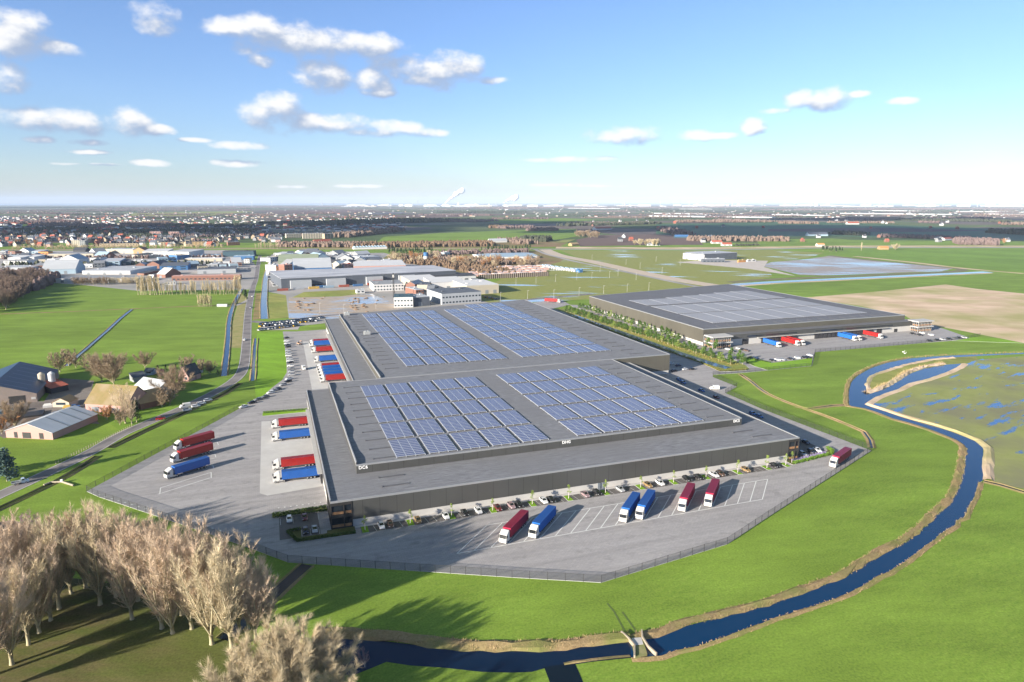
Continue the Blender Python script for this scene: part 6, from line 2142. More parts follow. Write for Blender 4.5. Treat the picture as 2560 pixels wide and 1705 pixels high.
# more small units to fill the park, each its own building
rnd = random.Random(21)
cnt = 0
for row_, (v, u0, u1, h) in enumerate(((694, 344, 396, 5), (669, 205, 250, 6), (672, 340, 392, 6), (661, 330, 392, 6), (668, 474, 490, 5), (668, 520, 600, 5), (646, 236, 258, 6), (646, 330, 352, 6), (657, 90, 145, 6), (645, 0, 90, 5), (634, 0, 92, 5), (636, 220, 258, 5), (664, 558, 582, 6),
                                       (668, 700, 830, 5), (661, 762, 782, 6), (650, 828, 842, 6), (668, 800, 842, 6), (645, 700, 850, 5), (688, 880, 884, 4), (714, 1015, 1025, 5), (672, 832, 858, 7), (661, 700, 760, 7), (650, 882, 902, 7), (661, 884, 955, 7), (668, 862, 900, 7), (641, 688, 900, 6), (730, 1015, 1060, 8), (741, 1040, 1100, 7), (716, 1195, 1215, 6))):
    u = u0
    while u < u1:
        w = rnd.uniform(14, 30)
        c, rc = rnd.choice(['white', 'pale', 'cream', 'grey', 'paleblue', 'slate', 'brick', 'white']), rnd.choice(['grey', 'pale', 'slate', 'paleblue', 'white', 'dark'])
        building(u, v + rnd.uniform(-1, 1), u + w, v + rnd.uniform(-1, 1), h * rnd.uniform(.75, 1.2), rnd.uniform(15, 32), c, rc, rnd.choice(['flat', 'flat', 'gable', 'gable2', 'mono']), rnd.choice([0, 2, 3]),
                 f'small {("pale blue" if c == "paleblue" else c)} unit, {NUM[cnt % 30]} of the {"western" if u < 640 else "eastern"} park filler sheds', 'building', 'small units of the business park', doors=1)
        cnt += 1
        u += w + rnd.uniform(3, 10)

# parked vehicles of the compound and the park streets, too small to show parts
def small_car(c):
    m = MB()
    section_loft(m, [(-2.1, [(-.8, .3), (.8, .3), (.8, .95), (-.8, .95)]), (2.1, [(-.78, .3), (.78, .3), (.78, .75), (-.78, .75)])], 0)
    section_loft(m, [(-1.9, [(-.72, .93), (.72, .93), (.7, .97), (-.7, .97)]), (-1.3, [(-.74, .93), (.74, .93), (.6, 1.42), (-.6, 1.42)]), (.2, [(-.74, .9), (.74, .9), (.6, 1.45), (-.6, 1.45)]), (1.1, [(-.72, .85), (.72, .85), (.7, .88), (-.7, .88)])], 1)
    return m.mesh('small_car_' + c.replace(' ', '_'), [paint('car_paint_' + c.replace(' ', '_'), CARC[c], .25), M_SCREEN])


SMALL = {c: small_car(c) for c in CARC}
names = list(CARC)
cn = 0
for (a, b, n, hd, gp) in (((655, 812), (812, 795), 27, 1.2, 'vehicles parked in the far row of the compound'), ((653, 817), (800, 802), 16, 1.3, 'vehicles parked in the middle row of the compound'), ((652, 826.5), (745, 815), 24, 1.2, 'vehicles parked in the near row of the compound'), ((640, 672), (560, 676), 14, .6, 'cars parked in the business park streets'),
                          ((672, 690), (690, 720), 10, .3, 'cars parked in the business park streets'), ((480, 663), (560, 662), 16, 1.4, 'cars parked in the business park streets'), ((1215, 744), (1250, 750), 8, .5, 'cars parked in the business park streets'),
                          ((700, 700), (830, 690), 12, .5, 'cars parked in the business park streets'), ((90, 668), (200, 668), 16, 1.4, 'cars parked in the business park streets')):
    p, q = at(*a), at(*b)
    for i in range(n):
        c = rnd.choice(['white', 'white', 'silver', 'white', 'white', 'white', 'grey', 'dark blue', 'yellow', 'white', 'silver'])
        o = put('parked_car', SMALL[c], None, p.lerp(q, (i + rnd.uniform(-.2, .2)) / n) + Vector((0, 0, .07)), hd + rnd.uniform(-.1, .1), rnd.uniform(1.1, 1.5))
        tag(o, f'{c} vehicle among the {gp}', 'car', f'{c} {gp}')
        cn += 1
for i in range(40):
    u, v = rnd.uniform(870, 960), rnd.uniform(742, 790)
    if rnd.random() < .6:
        u, v = rnd.uniform(880, 930), rnd.uniform(745, 785)
    bm = bmesh.new()
    ks = rnd.uniform(.55, 1.1)
    bmesh.ops.create_icosphere(bm, subdivisions=2, radius=ks)
    for x in bm.verts:
        x.co = Vector((x.co.x * rnd.uniform(2.4, 3.2), x.co.y * rnd.uniform(1.6, 2.2), max(0, x.co.z) * rnd.uniform(.9, 1.3)))
    me = bpy.data.meshes.new('earth_mound')
    bm.to_mesh(me)
    bm.free()
    me.materials.append(mat('mound_earth', (.17, .11, .07), (.25, .17, .11), sc=.5, rough=.95))
    tag(put('earth_mound', me, None, at(u - (0 if i % 3 else 140), v, .05), rnd.uniform(0, 6)), 'small heap of brown earth on the wet building plot', 'earth heap', 'earth heaps on the building plot')

# lamp posts along the polder lanes
LP = empty('lamp_post', at(1290, 711.8))
MB().tube([(0, 0, 0), (0, 0, 9)], [.16, .09], 6).build('pole', M_WHITEP, LP)
MB().box(-.2, 1.5, -.18, .18, 8.95, 9.15).build('lamp_head', M_WHITEP, LP)
lps = [(1290, 711.8), (1340, 709), (1388.6, 704.5), (1442, 700.4), (1479.5, 698), (1523.6, 695), (1251, 752), (1319, 748), (1384.4, 745.5), (1447.5, 739.5), (1508.8, 734.5), (1567.8, 729.6), (1622, 726), (1500, 680), (1545, 690), (1590, 700), (1640, 655), (1700, 664), (1480, 650), (1565, 662), (1600, 672), (1655, 684), (800, 782), (860, 785), (940, 772)]
for i, (u, v) in enumerate(lps):
    o = LP if i == 0 else copy_tree(LP)
    o.location = at(u, v)
    tag(o, 'thin white lamp post standing along the lanes through the rough fields', 'lamp post', 'white lamp posts along the polder lanes')

# ------------------------------------------------------------------ the farm beside the country road
def frame_at(p, q):
    return math.atan2((q - p).y, (q - p).x)


def piece(o, nm):
    return [c for c in o.children if c.name.startswith(nm) and not c.name.startswith('roof_light')][0]


P1, P2 = at(94, 1004), at(148, 943)
d = (P2 - P1).normalized()
bn = empty('barn', P1 + Vector((-d.y, d.x, 0)) * 36, frame_at(P1, P2) - math.pi / 2)
tag(bn, 'huge farm barn with a dark blue roof and pale roof light strips', 'barn')
Lb = (P2 - P1).length
W_ = 36.0
shell(bn, W_, Lb, 4.5, 'gable2', 'brick', 'blue', rise=6.4)
piece(bn, 'roof').data.materials[0] = mat('dark_blue_sheet_roof', (.018, .042, .085), (.03, .06, .11), sc=.3, rough=.45, spec=.4, coord='obj', stretch=(.2, 2, 1))
piece(bn, 'wall').data.materials[0] = mat('barn_wall', (.20, .17, .15), (.28, .22, .19), sc=.4, coord='obj')
for k in range(7):
    y = 4 + k * (Lb - 8) / 6
    m = MB()
    for s, e in ((W_ / 2 + 2.5, W_ - 4.5),):
        z = lambda x: 4.5 + 6.4 * (1 - abs(x - W_ / 2) / (W_ / 2)) + .17
        m.add([(s, y, z(s)), (e, y, z(e)), (e, y + .7, z(e)), (s, y + .7, z(s))], [(0, 1, 2, 3)])
    m.build('roof_light', mat('roof_light_sheet', (.16, .20, .24), None, rough=.5), bn)
for x0, x1 in ((24, 31), (13, 18)):
    MB().box(x0, x1, -.08, .05, 0, 4).build('barn_door', M_DARKF if x0 == 24 else wmat('green'), bn)
MB().box(33.5, 35.5, -.1, .05, 1.5, 2.6).build('window', M_WHITEP, bn)
fb = empty('silo', at(108, 975))
for i, (dx, dy) in enumerate(((0, 0), (4.5, 1.5))):
    s = fb if i == 0 else empty('silo', at(108, 975) + Vector((dx, dy, 0)))
    tag(s, 'cream feed silo beside the blue roofed barn' if i == 0 else 'white feed silo right of the cream one', 'silo')
    MB().lathe(0, 0, [(.3, 1.6), (1.7, 3.6), (1.7, 9), (.4, 10)], 16).build('hopper', wmat('cream' if i == 0 else 'white'), s)
    lg = MB().tube([(0, 0, 0), (0, 0, 3.6)], .1, 5).mesh('silo_leg', M_HUB)
    for k in range(4):
        put('leg', lg, s, (1.5 * math.cos(k * 1.57 + .8), 1.5 * math.sin(k * 1.57 + .8), 0))
fh = building(215, 1028, 318, 1035, 4.2, 17, 'pink', 'tan', 'gable', 0, 'old farm barn with a mossy tan tiled roof', 'barn', rise=7.5, doors=2)
piece(fh, 'roof').data.materials[0] = mat('mossy_tiles', (.25, .175, .085), (.19, .16, .06), sc=.5, rough=.9, coord='obj', c3=(.27, .21, .13), sc3=.15)
building(322, 1012, 352, 1025, 3.2, 12, 'brick', 'tan', 'gable2', 1, 'small farmhouse wing with a mossy roof behind the tan barn', 'house', rise=4.5)
wb = building(16, 1094, 133, 1099.5, 3.2, 27, 'pink', 'pale', 'gable2', 0, 'low cow shed with a broken grey white roof', 'shed', rise=3.6)
piece(wb, 'roof').data.materials[0] = mat('fibre_sheet_roof', (.60, .61, .62), (.50, .51, .52), sc=.3, rough=.6, coord='obj', stretch=(.2, 1, 1))
Lw = (at(133, 1099.5) - at(16, 1094)).length
for y in (9, 17, 23):
    zz = lambda x: 3.2 + 3.6 * (1 - abs(x - Lw / 2) / (Lw / 2)) + .2
    MB().add([(Lw / 2 + .5, y, zz(Lw / 2 + .5)), (Lw, y, zz(Lw)), (Lw, y + .5, zz(Lw)), (Lw / 2 + .5, y + .5, zz(Lw / 2 + .5))], [(0, 1, 2, 3)]).build('roof_light', wmat('grey', 'roof'), wb)
for x0, x1 in ((8, 12), (16, 18), (4, 5.6)):
    MB().box(x0, x1, -.08, .04, .2, 2.8).build('opening', M_DARKF, wb)
building(132, 1018, 174, 1018, 2.6, 7, 'cream', 'tan', 'gable2', 1, 'little cream shed in the farmyard beside the tan barn', 'shed')
building(128, 985, 172, 975, 3, 12, 'dark', 'red', 'mono', 0, 'open lean-to shelter with a rusty red roof beside the silos', 'shed')
building(338, 982, 396, 992, 4, 12, 'white', 'pale', 'gable', 0, 'machine shed with a shining white roof behind the tan barn', 'shed')
building(447, 953, 472, 955, 3.4, 10, 'pink', 'dark', 'gable2', 2, 'small house with steep black roof at the bend of the country road', 'house', rise=5.5)
building(471, 949, 490, 949, 2.6, 7, 'brick', 'grey', 'flat', 1, 'low brick garage beside the steep roofed house', 'garage')
building(362, 938, 382, 938, 2.4, 5, 'paleblue', 'slate', 'gable', 1, 'blue garden cabin at the field edge', 'shed')
building(394, 940, 408, 939, 2.4, 5, 'brick', 'red', 'gable2', 1, 'tiny red garden house beside the blue cabin', 'shed')
building(335, 956, 368, 950, 2.4, 6, 'grey', 'slate', 'mono', 0, 'grey open shelter behind the big bare tree', 'shed')
GFm = 'bare trees around the farm'
for (u, v, L, D, h, m_, lb) in ((60, 1040, 16, 9, 1.6, M_DARKF, 'black sheeted silage heap in the farmyard before the cow shed'), (30, 1030, 9, 4, 2.2, wmat('teal'), 'dark green farm trailer parked in the farmyard'), (168, 1024, 3.5, 3, 2.4, wmat('yellow'), 'small yellow bin beside the little cream shed'),
                                 (120, 1018, 4, 2.2, 2, M_CABW, 'small white tipping cart beside the cream shed'), (95, 1050, 12, 8, 1.3, mat('dung_heap', (.10, .07, .05), (.15, .11, .08), sc=1), 'brown dung heap behind the cow shed')):
    hp = MB().box(-L / 2, L / 2, -D / 2, D / 2, 0, h * .55)
    hp.add([(-L / 2, -D / 2, h * .55), (L / 2, -D / 2, h * .55), (L / 2, D / 2, h * .55), (-L / 2, D / 2, h * .55), (-L / 3, 0, h), (L / 3, 0, h)], [(0, 1, 5, 4), (1, 2, 5), (2, 3, 4, 5), (3, 0, 4)])
    tag(hp.build('heap' if 'heap' in lb else ('bin' if 'bin' in lb else 'farm_cart'), m_, None, loc=at(u, v), rz=.5), lb, 'heap' if 'heap' in lb else ('bin' if 'bin' in lb else 'cart'))
farm_trees = [(285, 965, ROUND[0], 1.35, 'broadest bare tree behind the tan barn'), (255, 955, ROUND[1], 1.25, 'bare tree left of the broadest one behind the tan barn'), (436, 995, ROUND[1], 1.2, 'bare tree before the steep roofed house by the road'),
              (425, 1012, BUSHY[0], 1.0, 'purple brown bush at the roadside below the farm'), (405, 1018, BUSHY[1], .9, 'pale bush at the roadside below the farm'), (314, 1058, BIG[3], .78, 'tall thin bare tree before the tan barn'), (330, 1060, BIG[0], .6, 'slim bare tree beside the ivy tree'),
              (40, 1072, ROUND[0], .95, 'bare tree at the left of the cow shed'), (5, 1085, BUSHY[2], 1.0, 'russet bush at the left of the cow shed'), (150, 930, BUSHY[1], 1.3, 'bare bush at the end of the field ditch'), (172, 915, BUSHY[0], 1.2, 'brown bush along the field ditch'), (190, 920, BUSHY[1], 1.0, 'small bush right of the field ditch'),
              (363, 920, ROUND[1], .75, 'lone small bare tree in the field behind the farm'), (470, 930, BUSHY[0], 1.1, 'brown bush behind the steep roofed house'), (500, 938, BUSHY[1], 1.0, 'bare bush right of the steep roofed house'), (525, 935, ROUND[0], .6, 'bare tree at the ditch bend'), (268, 1050, BUSHY[2], .8, 'olive bush before the tan barn'), (300, 1062, BUSHY[1], .8, 'bare bush at the tan barn gate')]
def recrown(pr, m):
    c = pr[1].copy()
    c.materials[0] = m
    return (pr[0], c)


M_TWIGF = mat('farm_twigs', (.36, .28, .19), (.29, .21, .14), sc=.25, rough=.9, spec=.1)
FARM = {id(p): recrown(p, M_TWIGF) for p in (ROUND[0], ROUND[1], BUSHY[1])}
for u, v, pr, s, lb in farm_trees:
    tree('bare_tree', FARM.get(id(pr), pr), at(u, v), s, rnd.uniform(0, 6), lb, GFm)
tree('ivy_tree', IVYT[0], at(342, 1056), 1.15, 1, 'tree thickly grown with dark ivy before the tan barn', None)
tree('conifer', BLUEC[0], at(18, 1203), 1.1, 2, 'blue green conifer beside the shaded road', None)
tree('conifer', BLUEC[0], at(-12, 1185), 1.0, 4, 'second blue conifer at the frame edge behind the first', None)
tree('conifer', CONIF[0], at(615, 752), 1.0, 1, 'dark evergreen tree beside the far straight road', None)
for i, (u, v) in enumerate(((395, 928), (415, 927), (440, 926), (456, 926), (485, 925), (507, 930), (545, 940))):
    tree('shrub', IVYT[0], at(u, v), .42, i, f'dark evergreen shrub, {NUM[i]} from the left along the garden behind the farm', 'garden shrubs behind the farm')
FP = MB().box(-.07, .07, -.07, .07, 0, 1.2).mesh('field_post', M_TIMBER)
ff = empty('field_fence', at(140, 1160))
tag(ff, 'low wooden post fence between the cow pasture and the road', 'fence')
pa, pb = at(140, 1160), at(330, 1067)
for i in range(34):
    put('post', FP, ff, (pb - pa) * (i / 33))
rl = MB()
for z in (.5, 1.0):
    rl.tube([(0, 0, z), tuple((pb - pa) + Vector((0, 0, z)))], .03, 4)
rl.build('wire', M_TIMBER, ff)
gt = empty('timber_weir', at(128, 1210))
tag(gt, 'low timber weir with one white post on the meadow bank', 'weir')
pts = [at(*q) - at(128, 1210) for q in ((110, 1215), (128, 1208), (155, 1207), (184, 1216))]
w = MB()
for i in range(3):
    w.tube([pts[i] + Vector((0, 0, .4)), pts[i + 1] + Vector((0, 0, .4))], .35, 6)
w.build('boards', M_TIMBER, gt)
MB().box(*(lambda p: (p.x - .4, p.x + .4, p.y - .3, p.y + .3))(pts[2]), .3, 1.3).build('post', M_LETTER, gt)
tag(put('container', CT.mesh('container_plain_white', paint('white_container', WALLC['white'])), None, at(556, 766.5), .05, (.8, .9, .9)), 'lone white box standing at the ditch crossing in the green fields', 'container')

# ------------------------------------------------------------------ tree rows, groves and far woods
M_TWIGG = mat('dark_grove_twigs', (.20, .15, .125), (.27, .20, .15), sc=.1, rough=.95, spec=.05)
GROVE = [recrown(p, M_TWIGG) for p in (ROUND[0], ROUND[1], BUSHY[0], BIG[0])]
GPo = 'bare poplars at the far edge of the green field'
k = 0
for i in range(58):
    t = i / 57
    u = 346 + 258 * t + rnd.uniform(-1.5, 1.5)
    dens = 1.12 if (u < 400 or u > 590) else rnd.uniform(.62, .9)
    if 398 < u < 590 and rnd.random() < .12:
        continue
    tree('poplar', POPLAR[i % 3], at(u, 737 - 1.5 * t + rnd.uniform(-.6, .6)), dens * rnd.uniform(.95, 1.1), rnd.uniform(0, 6), 'slender pale bare poplar in the long row between field and business park', GPo)
for i in range(10):
    tree('poplar', POPLAR[i % 3], at(496 + i * 3.6, 766.5 + rnd.uniform(-.6, .6)), rnd.uniform(.62, .72), rnd.uniform(0, 6), 'slim bare poplar in the small clump standing in the green field', 'poplar clump in the green field')
for i in range(80):
    t = rnd.random()
    v = 782 - 84 * t + rnd.uniform(-6, 6)
    um = 4 + (782 - v) * 1.52
    u = rnd.uniform(-70, min(um, 135))
    if v < 712 and u > 120:
        continue
    tree('bare_tree', GROVE[i % 4], at(u, v), [1.25, 1.2, 1.7, .75][i % 4] * rnd.uniform(.85, 1.2), rnd.uniform(0, 6), 'brown bare tree in the dense grove at the left field corner', 'bare trees of the left grove')
for i in range(24):
    u = 188 + i * 6.6
    tree('bare_bush', BUSHY[0 if u < 270 else 1], at(u, 713 + rnd.uniform(-1.5, 1) - (u - 188) * .02), rnd.uniform(.85, 1.15) * (1 if u < 270 else .8), rnd.uniform(0, 6), 'bare brown bush in the hedge before the long low white shed', 'hedge bushes before the long white shed')
G_B = 'russet bare trees of the scrub behind the dark hall'
for i in range(95):
    u = rnd.uniform(960, 1345)
    lo_, hi_ = 640 + max(0, (u - 960)) * .02, 664 + (u - 960) * .018
    v = rnd.uniform(lo_, hi_)
    if 1095 < u < 1270 and v < 652 or 1055 < u < 1078 and v > 648:
        continue
    tree('bare_tree', [BUSHY[2], BUSHY[1], BUSHY[0], BUSHY[0]][i % 4], at(u, v), rnd.uniform(.85, 1.5), rnd.uniform(0, 6), 'russet bare tree in the scrub between the dark hall and the dike', G_B)
for (u0, v0, u1, v1, n, pr, s, lb, gp) in ((975, 634, 1085, 634, 26, CONIF[0], .95, 'dark conifer in the plantation block under the dike', 'conifers of the plantation'), (1205, 628, 1330, 624, 20, CONIF[0], .9, 'dark conifer beside the grey roofed hall', 'conifers beside the grey hall'),
                                       (640, 622, 700, 622, 12, POPLAR[1], .8, 'bare poplar near the canal mouth', 'poplars near the canal mouth'),
                                       (30, 623, 560, 620, 60, BUSHY[1], .9, 'bare bush along the left dike', 'bare bushes along the left dike'),                                        (2055, 627, 2110, 629, 12, CONIF[0], .8, 'dark conifer at the dike farm', 'conifers at the dike farm'),
                                       (1590, 613, 1650, 612, 6, ROUND[0], 1.1, 'bare tree beside the white cottage row', 'bare trees beside the cottage row'), (1440, 592, 1498, 593, 14, BUSHY[0], 1.9, 'bare tree in the small copse on the field lane', 'bare trees of the field lane copse')):
    for i in range(n):
        t = (i + rnd.uniform(-.4, .4)) / n
        tree('conifer' if pr is CONIF[0] else ('poplar' if pr is POPLAR[1] else 'bare_tree'), pr, at(u0 + (u1 - u0) * t, v0 + (v1 - v0) * t + rnd.uniform(-2.2, 2.2)), s * rnd.uniform(.75, 1.25), rnd.uniform(0, 6), lb, gp)
for (u, v, pr, s, lb) in ((2153, 627, POPLAR[0], 1.0, 'lone bare poplar standing up at the dike road'), (2238, 625, ROUND[1], 1.0, 'lone round bare tree beside the dike farm'), (2510, 609, BUSHY[2], 1.5, 'lone russet tree before the shaded wood on the right'), (1493, 589, BUSHY[2], 1.4, 'orange tree at the end of the field copse'),
                          (700, 693, BUSHY[2], 1.2, 'orange weeping tree beside the canal'), (698, 684, BUSHY[2], 1.2, 'second orange tree farther along the canal'), (47, 615, BUSHY[2], 1.8, 'orange bush cluster before the town, left one'), (72, 615, BUSHY[2], 1.8, 'orange bush cluster before the town, middle one'), (92, 615, BUSHY[2], 1.7, 'orange bush cluster before the town, right one')):
    tree('bare_tree', pr, at(u, v), s, 1.0, lb, None)


def wood(px, depth, n, h, m, label, seed):
    """a far wood that reads as one mass: many small uneven crowns in one mesh"""
    rnd = random.Random(seed)
    P = [at(*q) for q in px]
    lens = [(P[i + 1] - P[i]).length for i in range(len(P) - 1)]
    tot = sum(lens)
    b = MB()
    for i in range(n):
        s, k = rnd.uniform(0, tot), 0
        while s > lens[k] and k < len(lens) - 1:
            s -= lens[k]
            k += 1
        d = (P[k + 1] - P[k]).normalized()
        c = P[k] + d * s + Vector((-d.y, d.x, 0)) * rnd.uniform(0, depth)
        hh, r = h * rnd.uniform(.55, 1.2), h * rnd.uniform(.22, .5)
        q, rings = len(b.v), ((.75, .05), (1.0, .45), (.8, .75), (.3, .97))
        a0 = rnd.uniform(0, 6)
        for (f, z) in rings:
            for j in range(5):
                rr = r * f * rnd.uniform(.65, 1.3)
                a = a0 + 6.2832 * j / 5
                b.v.append((c.x + rr * math.cos(a), c.y + rr * math.sin(a), hh * z * rnd.uniform(.9, 1.1) - .3))
        for t in range(3):
            for j in range(5):
                b.f.append((q + t * 5 + j, q + t * 5 + (j + 1) % 5, q + t * 5 + 5 + (j + 1) % 5, q + t * 5 + 5 + j))
                b.m.append(0)
        b.f.append(tuple(q + 15 + j for j in range(5)))
        b.m.append(0)
    o = b.build('wood', m)
    return tag(o, label, kind='stuff')


WD = {'p': M_WOODP, 't': M_WOODT, 'd': M_WOODD, 'o': M_WOODO}
WS = [((960, 654), (1100, 668), (1195, 688), 60, 420, 7, 'o'), ((1000, 645), (1200, 662), (1330, 664), 70, 520, 7, 't'), ((1090, 638), (1330, 632), 40, 220, 8, 'p'), ((560, 640), (640, 636), 14, 60, 8, 't'), ((0, 648), (560, 646), 8, 130, 7, 'p'), ((0, 664), (560, 662), 8, 120, 7, 'd'), ((690, 648), (900, 646), 8, 60, 6, 'p'), ((-60, 770), (20, 752), (70, 735), (128, 712), (150, 700), 26, 420, 11, 'p'), ((-80, 740), (60, 705), (110, 690), 60, 500, 12, 'p'), ((690, 618), (900, 619), 60, 420, 11, 't'), ((880, 620), (1240, 616), 110, 800, 10, 'o'), ((1725, 603), (1980, 604), 60, 420, 12, 't'), ((1240, 600), (1300, 612), 50, 120, 10, 't'), ((50, 562), (240, 557), 260, 900, 13, 'p'), ((232, 571), (300, 569), (435, 567), 500, 1500, 14, 't'), ((0, 578), (140, 580), 200, 500, 11, 'd'), ((180, 583), (640, 580), 160, 1300, 10, 'd'), ((430, 570), (640, 566), 200, 900, 12, 'd'), ((690, 564), (820, 562), 250, 700, 13, 't'),
      ((815, 566), (950, 560), (1190, 553), 420, 2200, 15, 'd'), ((1190, 556), (1250, 553), 200, 300, 12, 'p'), ((870, 594), (940, 586), (1012, 578), 60, 420, 14, 't'), ((0, 521), (330, 519), 1500, 900, 22, 'd'), ((330, 523), (680, 520), 1300, 900, 20, 'p'), ((0, 529), (640, 526), 700, 900, 15, 'p'),
      ((640, 519), (1100, 516), 2500, 1200, 22, 'p'), ((1297, 604), (1366, 605), 70, 420, 13, 'd'), ((1262, 572), (1340, 570), 60, 120, 11, 'p'), ((1325, 578), (1398, 577), 50, 160, 12, 'p'), ((1220, 570), (1265, 571), 50, 90, 12, 'o'), ((1420, 566), (1660, 560), 80, 260, 13, 'd'), ((1700, 556), (1930, 556), 150, 420, 12, 't'),
      ((1640, 528), (1760, 527), 700, 500, 16, 'd'), ((2120, 548), (2262, 549), 160, 420, 13, 't'), ((2400, 612), (2498, 614), 90, 380, 14, 'p'), ((2460, 582), (2600, 590), 220, 700, 14, 'd'), ((2200, 593), (2420, 600), 40, 240, 10, 'p'), ((2366, 553), (2500, 556), 120, 300, 14, 'd'), ((1640, 575), (1690, 590), 60, 130, 14, 'p'),
      ((2070, 585), (2140, 589), 60, 160, 11, 'd'), ((1840, 615), (1900, 614), 14, 90, 5, 'd'), ((1160, 533), (1320, 531), 500, 700, 16, 'd'), ((1280, 522), (1700, 519), 1800, 1200, 22, 'p'), ((1700, 520), (2100, 517), 1800, 1300, 20, 'p'), ((2050, 527), (2560, 522), 1100, 1500, 17, 'p'), ((2560, 560), (2500, 562), 80, 80, 12, 't'),
      ((100, 600), (560, 604), 60, 240, 8, 'p'), ((0, 590), (400, 594), 120, 420, 9, 'd'), ((400, 594), (820, 590), 120, 420, 9, 'p')]
for i, q in enumerate(WS):
    pts, (dp, n_, h_, c) = q[:-4], q[-4:]
    wood(pts, dp, n_, h_, WD[c], {'p': 'purple brown bare wood in the far polder', 't': 'tan bare wood in the far polder', 'd': 'dark far wood', 'o': 'russet far copse'}[c] + f' reaching column {int(pts[0][0])} of the view' if False else {'p': 'purple brown bare wood seen far off', 't': 'tan bare wood seen far off', 'd': 'dark shaded wood seen far off', 'o': 'small russet copse seen far off'}[c], 300 + i)
for i in range(150):
    v = 514 + 47 * rnd.random() ** 1.5
    u = rnd.uniform(-40, 2600)
    w = rnd.uniform(30, 260) * (v - 500) / 50
    if v > 548 and (u < 860):
        continue
    Y = 100 * 1707 / (v - 507)
    wood(((u, v), (u + w, v + rnd.uniform(-1.5, 1.5))), Y * rnd.uniform(.008, .03), int(40 + w * .9), rnd.uniform(8, 13), WD[rnd.choice('pppdpt')], 'hedgerow trees seen far off across the polder', 500 + i)

# the town: gabled houses, one mesh each
def house_mesh(wc, rc, L=9.5, D=8.5, h=5, rs=4.2):
    m = MB().box(0, L, 0, D, 0, h, 0)
    m.add([(0, 0, h), (0, D, h), (0, D / 2, h + rs), (L, 0, h), (L, D, h), (L, D / 2, h + rs)], [(0, 2, 1), (3, 4, 5)], 0)
    m.add([(-.4, -.4, h - .3), (L + .4, -.4, h - .3), (L + .4, D / 2, h + rs + .1), (-.4, D / 2, h + rs + .1), (-.4, D + .4, h - .3), (L + .4, D + .4, h - .3)], [(0, 1, 2, 3), (3, 2, 5, 4)], 1)
    m.box(L * .7, L * .7 + .8, D / 2 - .4, D / 2 + .4, h + rs - .6, h + rs + 1.0, 0)
    m.add([(x, -.03, z) for x in (1, 2.6) for z in (1, 2.4)] + [(x, -.03, z) for x in (5.5, 7.5) for z in (1, 2.4)], [(0, 2, 3, 1), (4, 6, 7, 5)], 1)
    return m.mesh('house', [wmat(wc), wmat(rc, 'roof')])


HM = [(house_mesh(w, r), w, r) for w, r in (('white', 'dark'), ('cream', 'dark'), ('white', 'slate'), ('brick', 'red'), ('grey', 'dark'), ('sand', 'dark'), ('pink', 'slate'))]
RN = {'dark': 'black', 'slate': 'slate', 'red': 'red', 'brick': 'brown'}
for i in range(295):
    u = rnd.uniform(-20, 700) if i < 260 else rnd.uniform(1480, 2540)
    if i < 260:
        v = 578 + 39 * rnd.random() ** .7
        if u > 560:
            v = rnd.uniform(584, 606)
    else:
        v = rnd.choice([558, 566, 604, 596, 553, 572]) + rnd.uniform(-2, 2)
    me, w, r = HM[i % 7] if i < 260 else HM[rnd.choice([3, 4, 0, 2])]
    o = put('house', me, None, at(u, v), rnd.choice([0, 0, .2, 1.57, 1.3, -.15]) + rnd.uniform(-.1, .1), rnd.uniform(.9, 1.4))
    tag(o, f'{w} walled house with a {RN[r]} pitched roof among trees of the {"distant town" if i < 260 else "far polder farms"}', 'house', f'{w} and {RN[r]} houses of the {"town" if i < 260 else "polder"}')
m = MB()
for i in range(1300):
    u, v = rnd.uniform(-40, 1000), 540 + 40 * rnd.random()
    if i > 900:
        u, v = rnd.uniform(0, 2600), rnd.uniform(518, 545)
    p = at(u, v)
    L, D, h = rnd.uniform(8, 22), rnd.uniform(8, 14), rnd.uniform(4, 7)
    z = len(m.v)
    c = 0 if rnd.random() < .6 else 2
    m.box(p.x, p.x + L, p.y, p.y + D, -.3, h, c)
    m.add([(p.x, p.y, h), (p.x + L, p.y, h), (p.x + L, p.y + D / 2, h + 4), (p.x, p.y + D / 2, h + 4), (p.x, p.y + D, h), (p.x + L, p.y + D, h)], [(0, 1, 2, 3), (3, 2, 5, 4), (0, 3, 4), (1, 5, 2)], rnd.choice([1, 1, 1, 1, 3]))
tag(m.build('far_town', [wmat('white'), wmat('dark', 'roof'), wmat('cream'), wmat('red', 'roof')]), 'countless tiny houses of the far villages', kind='stuff')

# greenhouses and big pale sheds in the far distance
GH = [(1621, 541, 1930, 545, 90, 'widest shining greenhouse field below the skyline'), (1420, 521, 1550, 522, 120, 'shining greenhouse strip under the middle skyline'), (1635, 534, 1760, 536, 70, 'white roofed greenhouse block beyond the poplar row'), (2100, 534, 2380, 537, 70, 'long shining greenhouse strip on the right'),
      (2390, 529, 2560, 531, 80, 'bright greenhouse strip at the right edge'), (2180, 527, 2300, 528, 60, 'short white shed row on the right'), (930, 534, 1010, 533, 60, 'pale greenhouse left of the dark wood'), (2470, 536, 2560, 537, 40, 'low white shed at the right edge'), (1930, 537, 2060, 540, 60, 'pale roofed nursery beyond the wide greenhouse'), (1270, 524, 1400, 523, 80, 'pale shed strip below the refinery'), (1700, 523, 1780, 523, 60, 'two white distribution sheds below the skyline')]
for (u0, v0, u1, v1, D, lb) in GH:
    building(u0, v0, u1, v1, 6, D, 'white', 'paleblue', 'flat', 0, lb, 'greenhouse', 'shining greenhouses of the far polder')

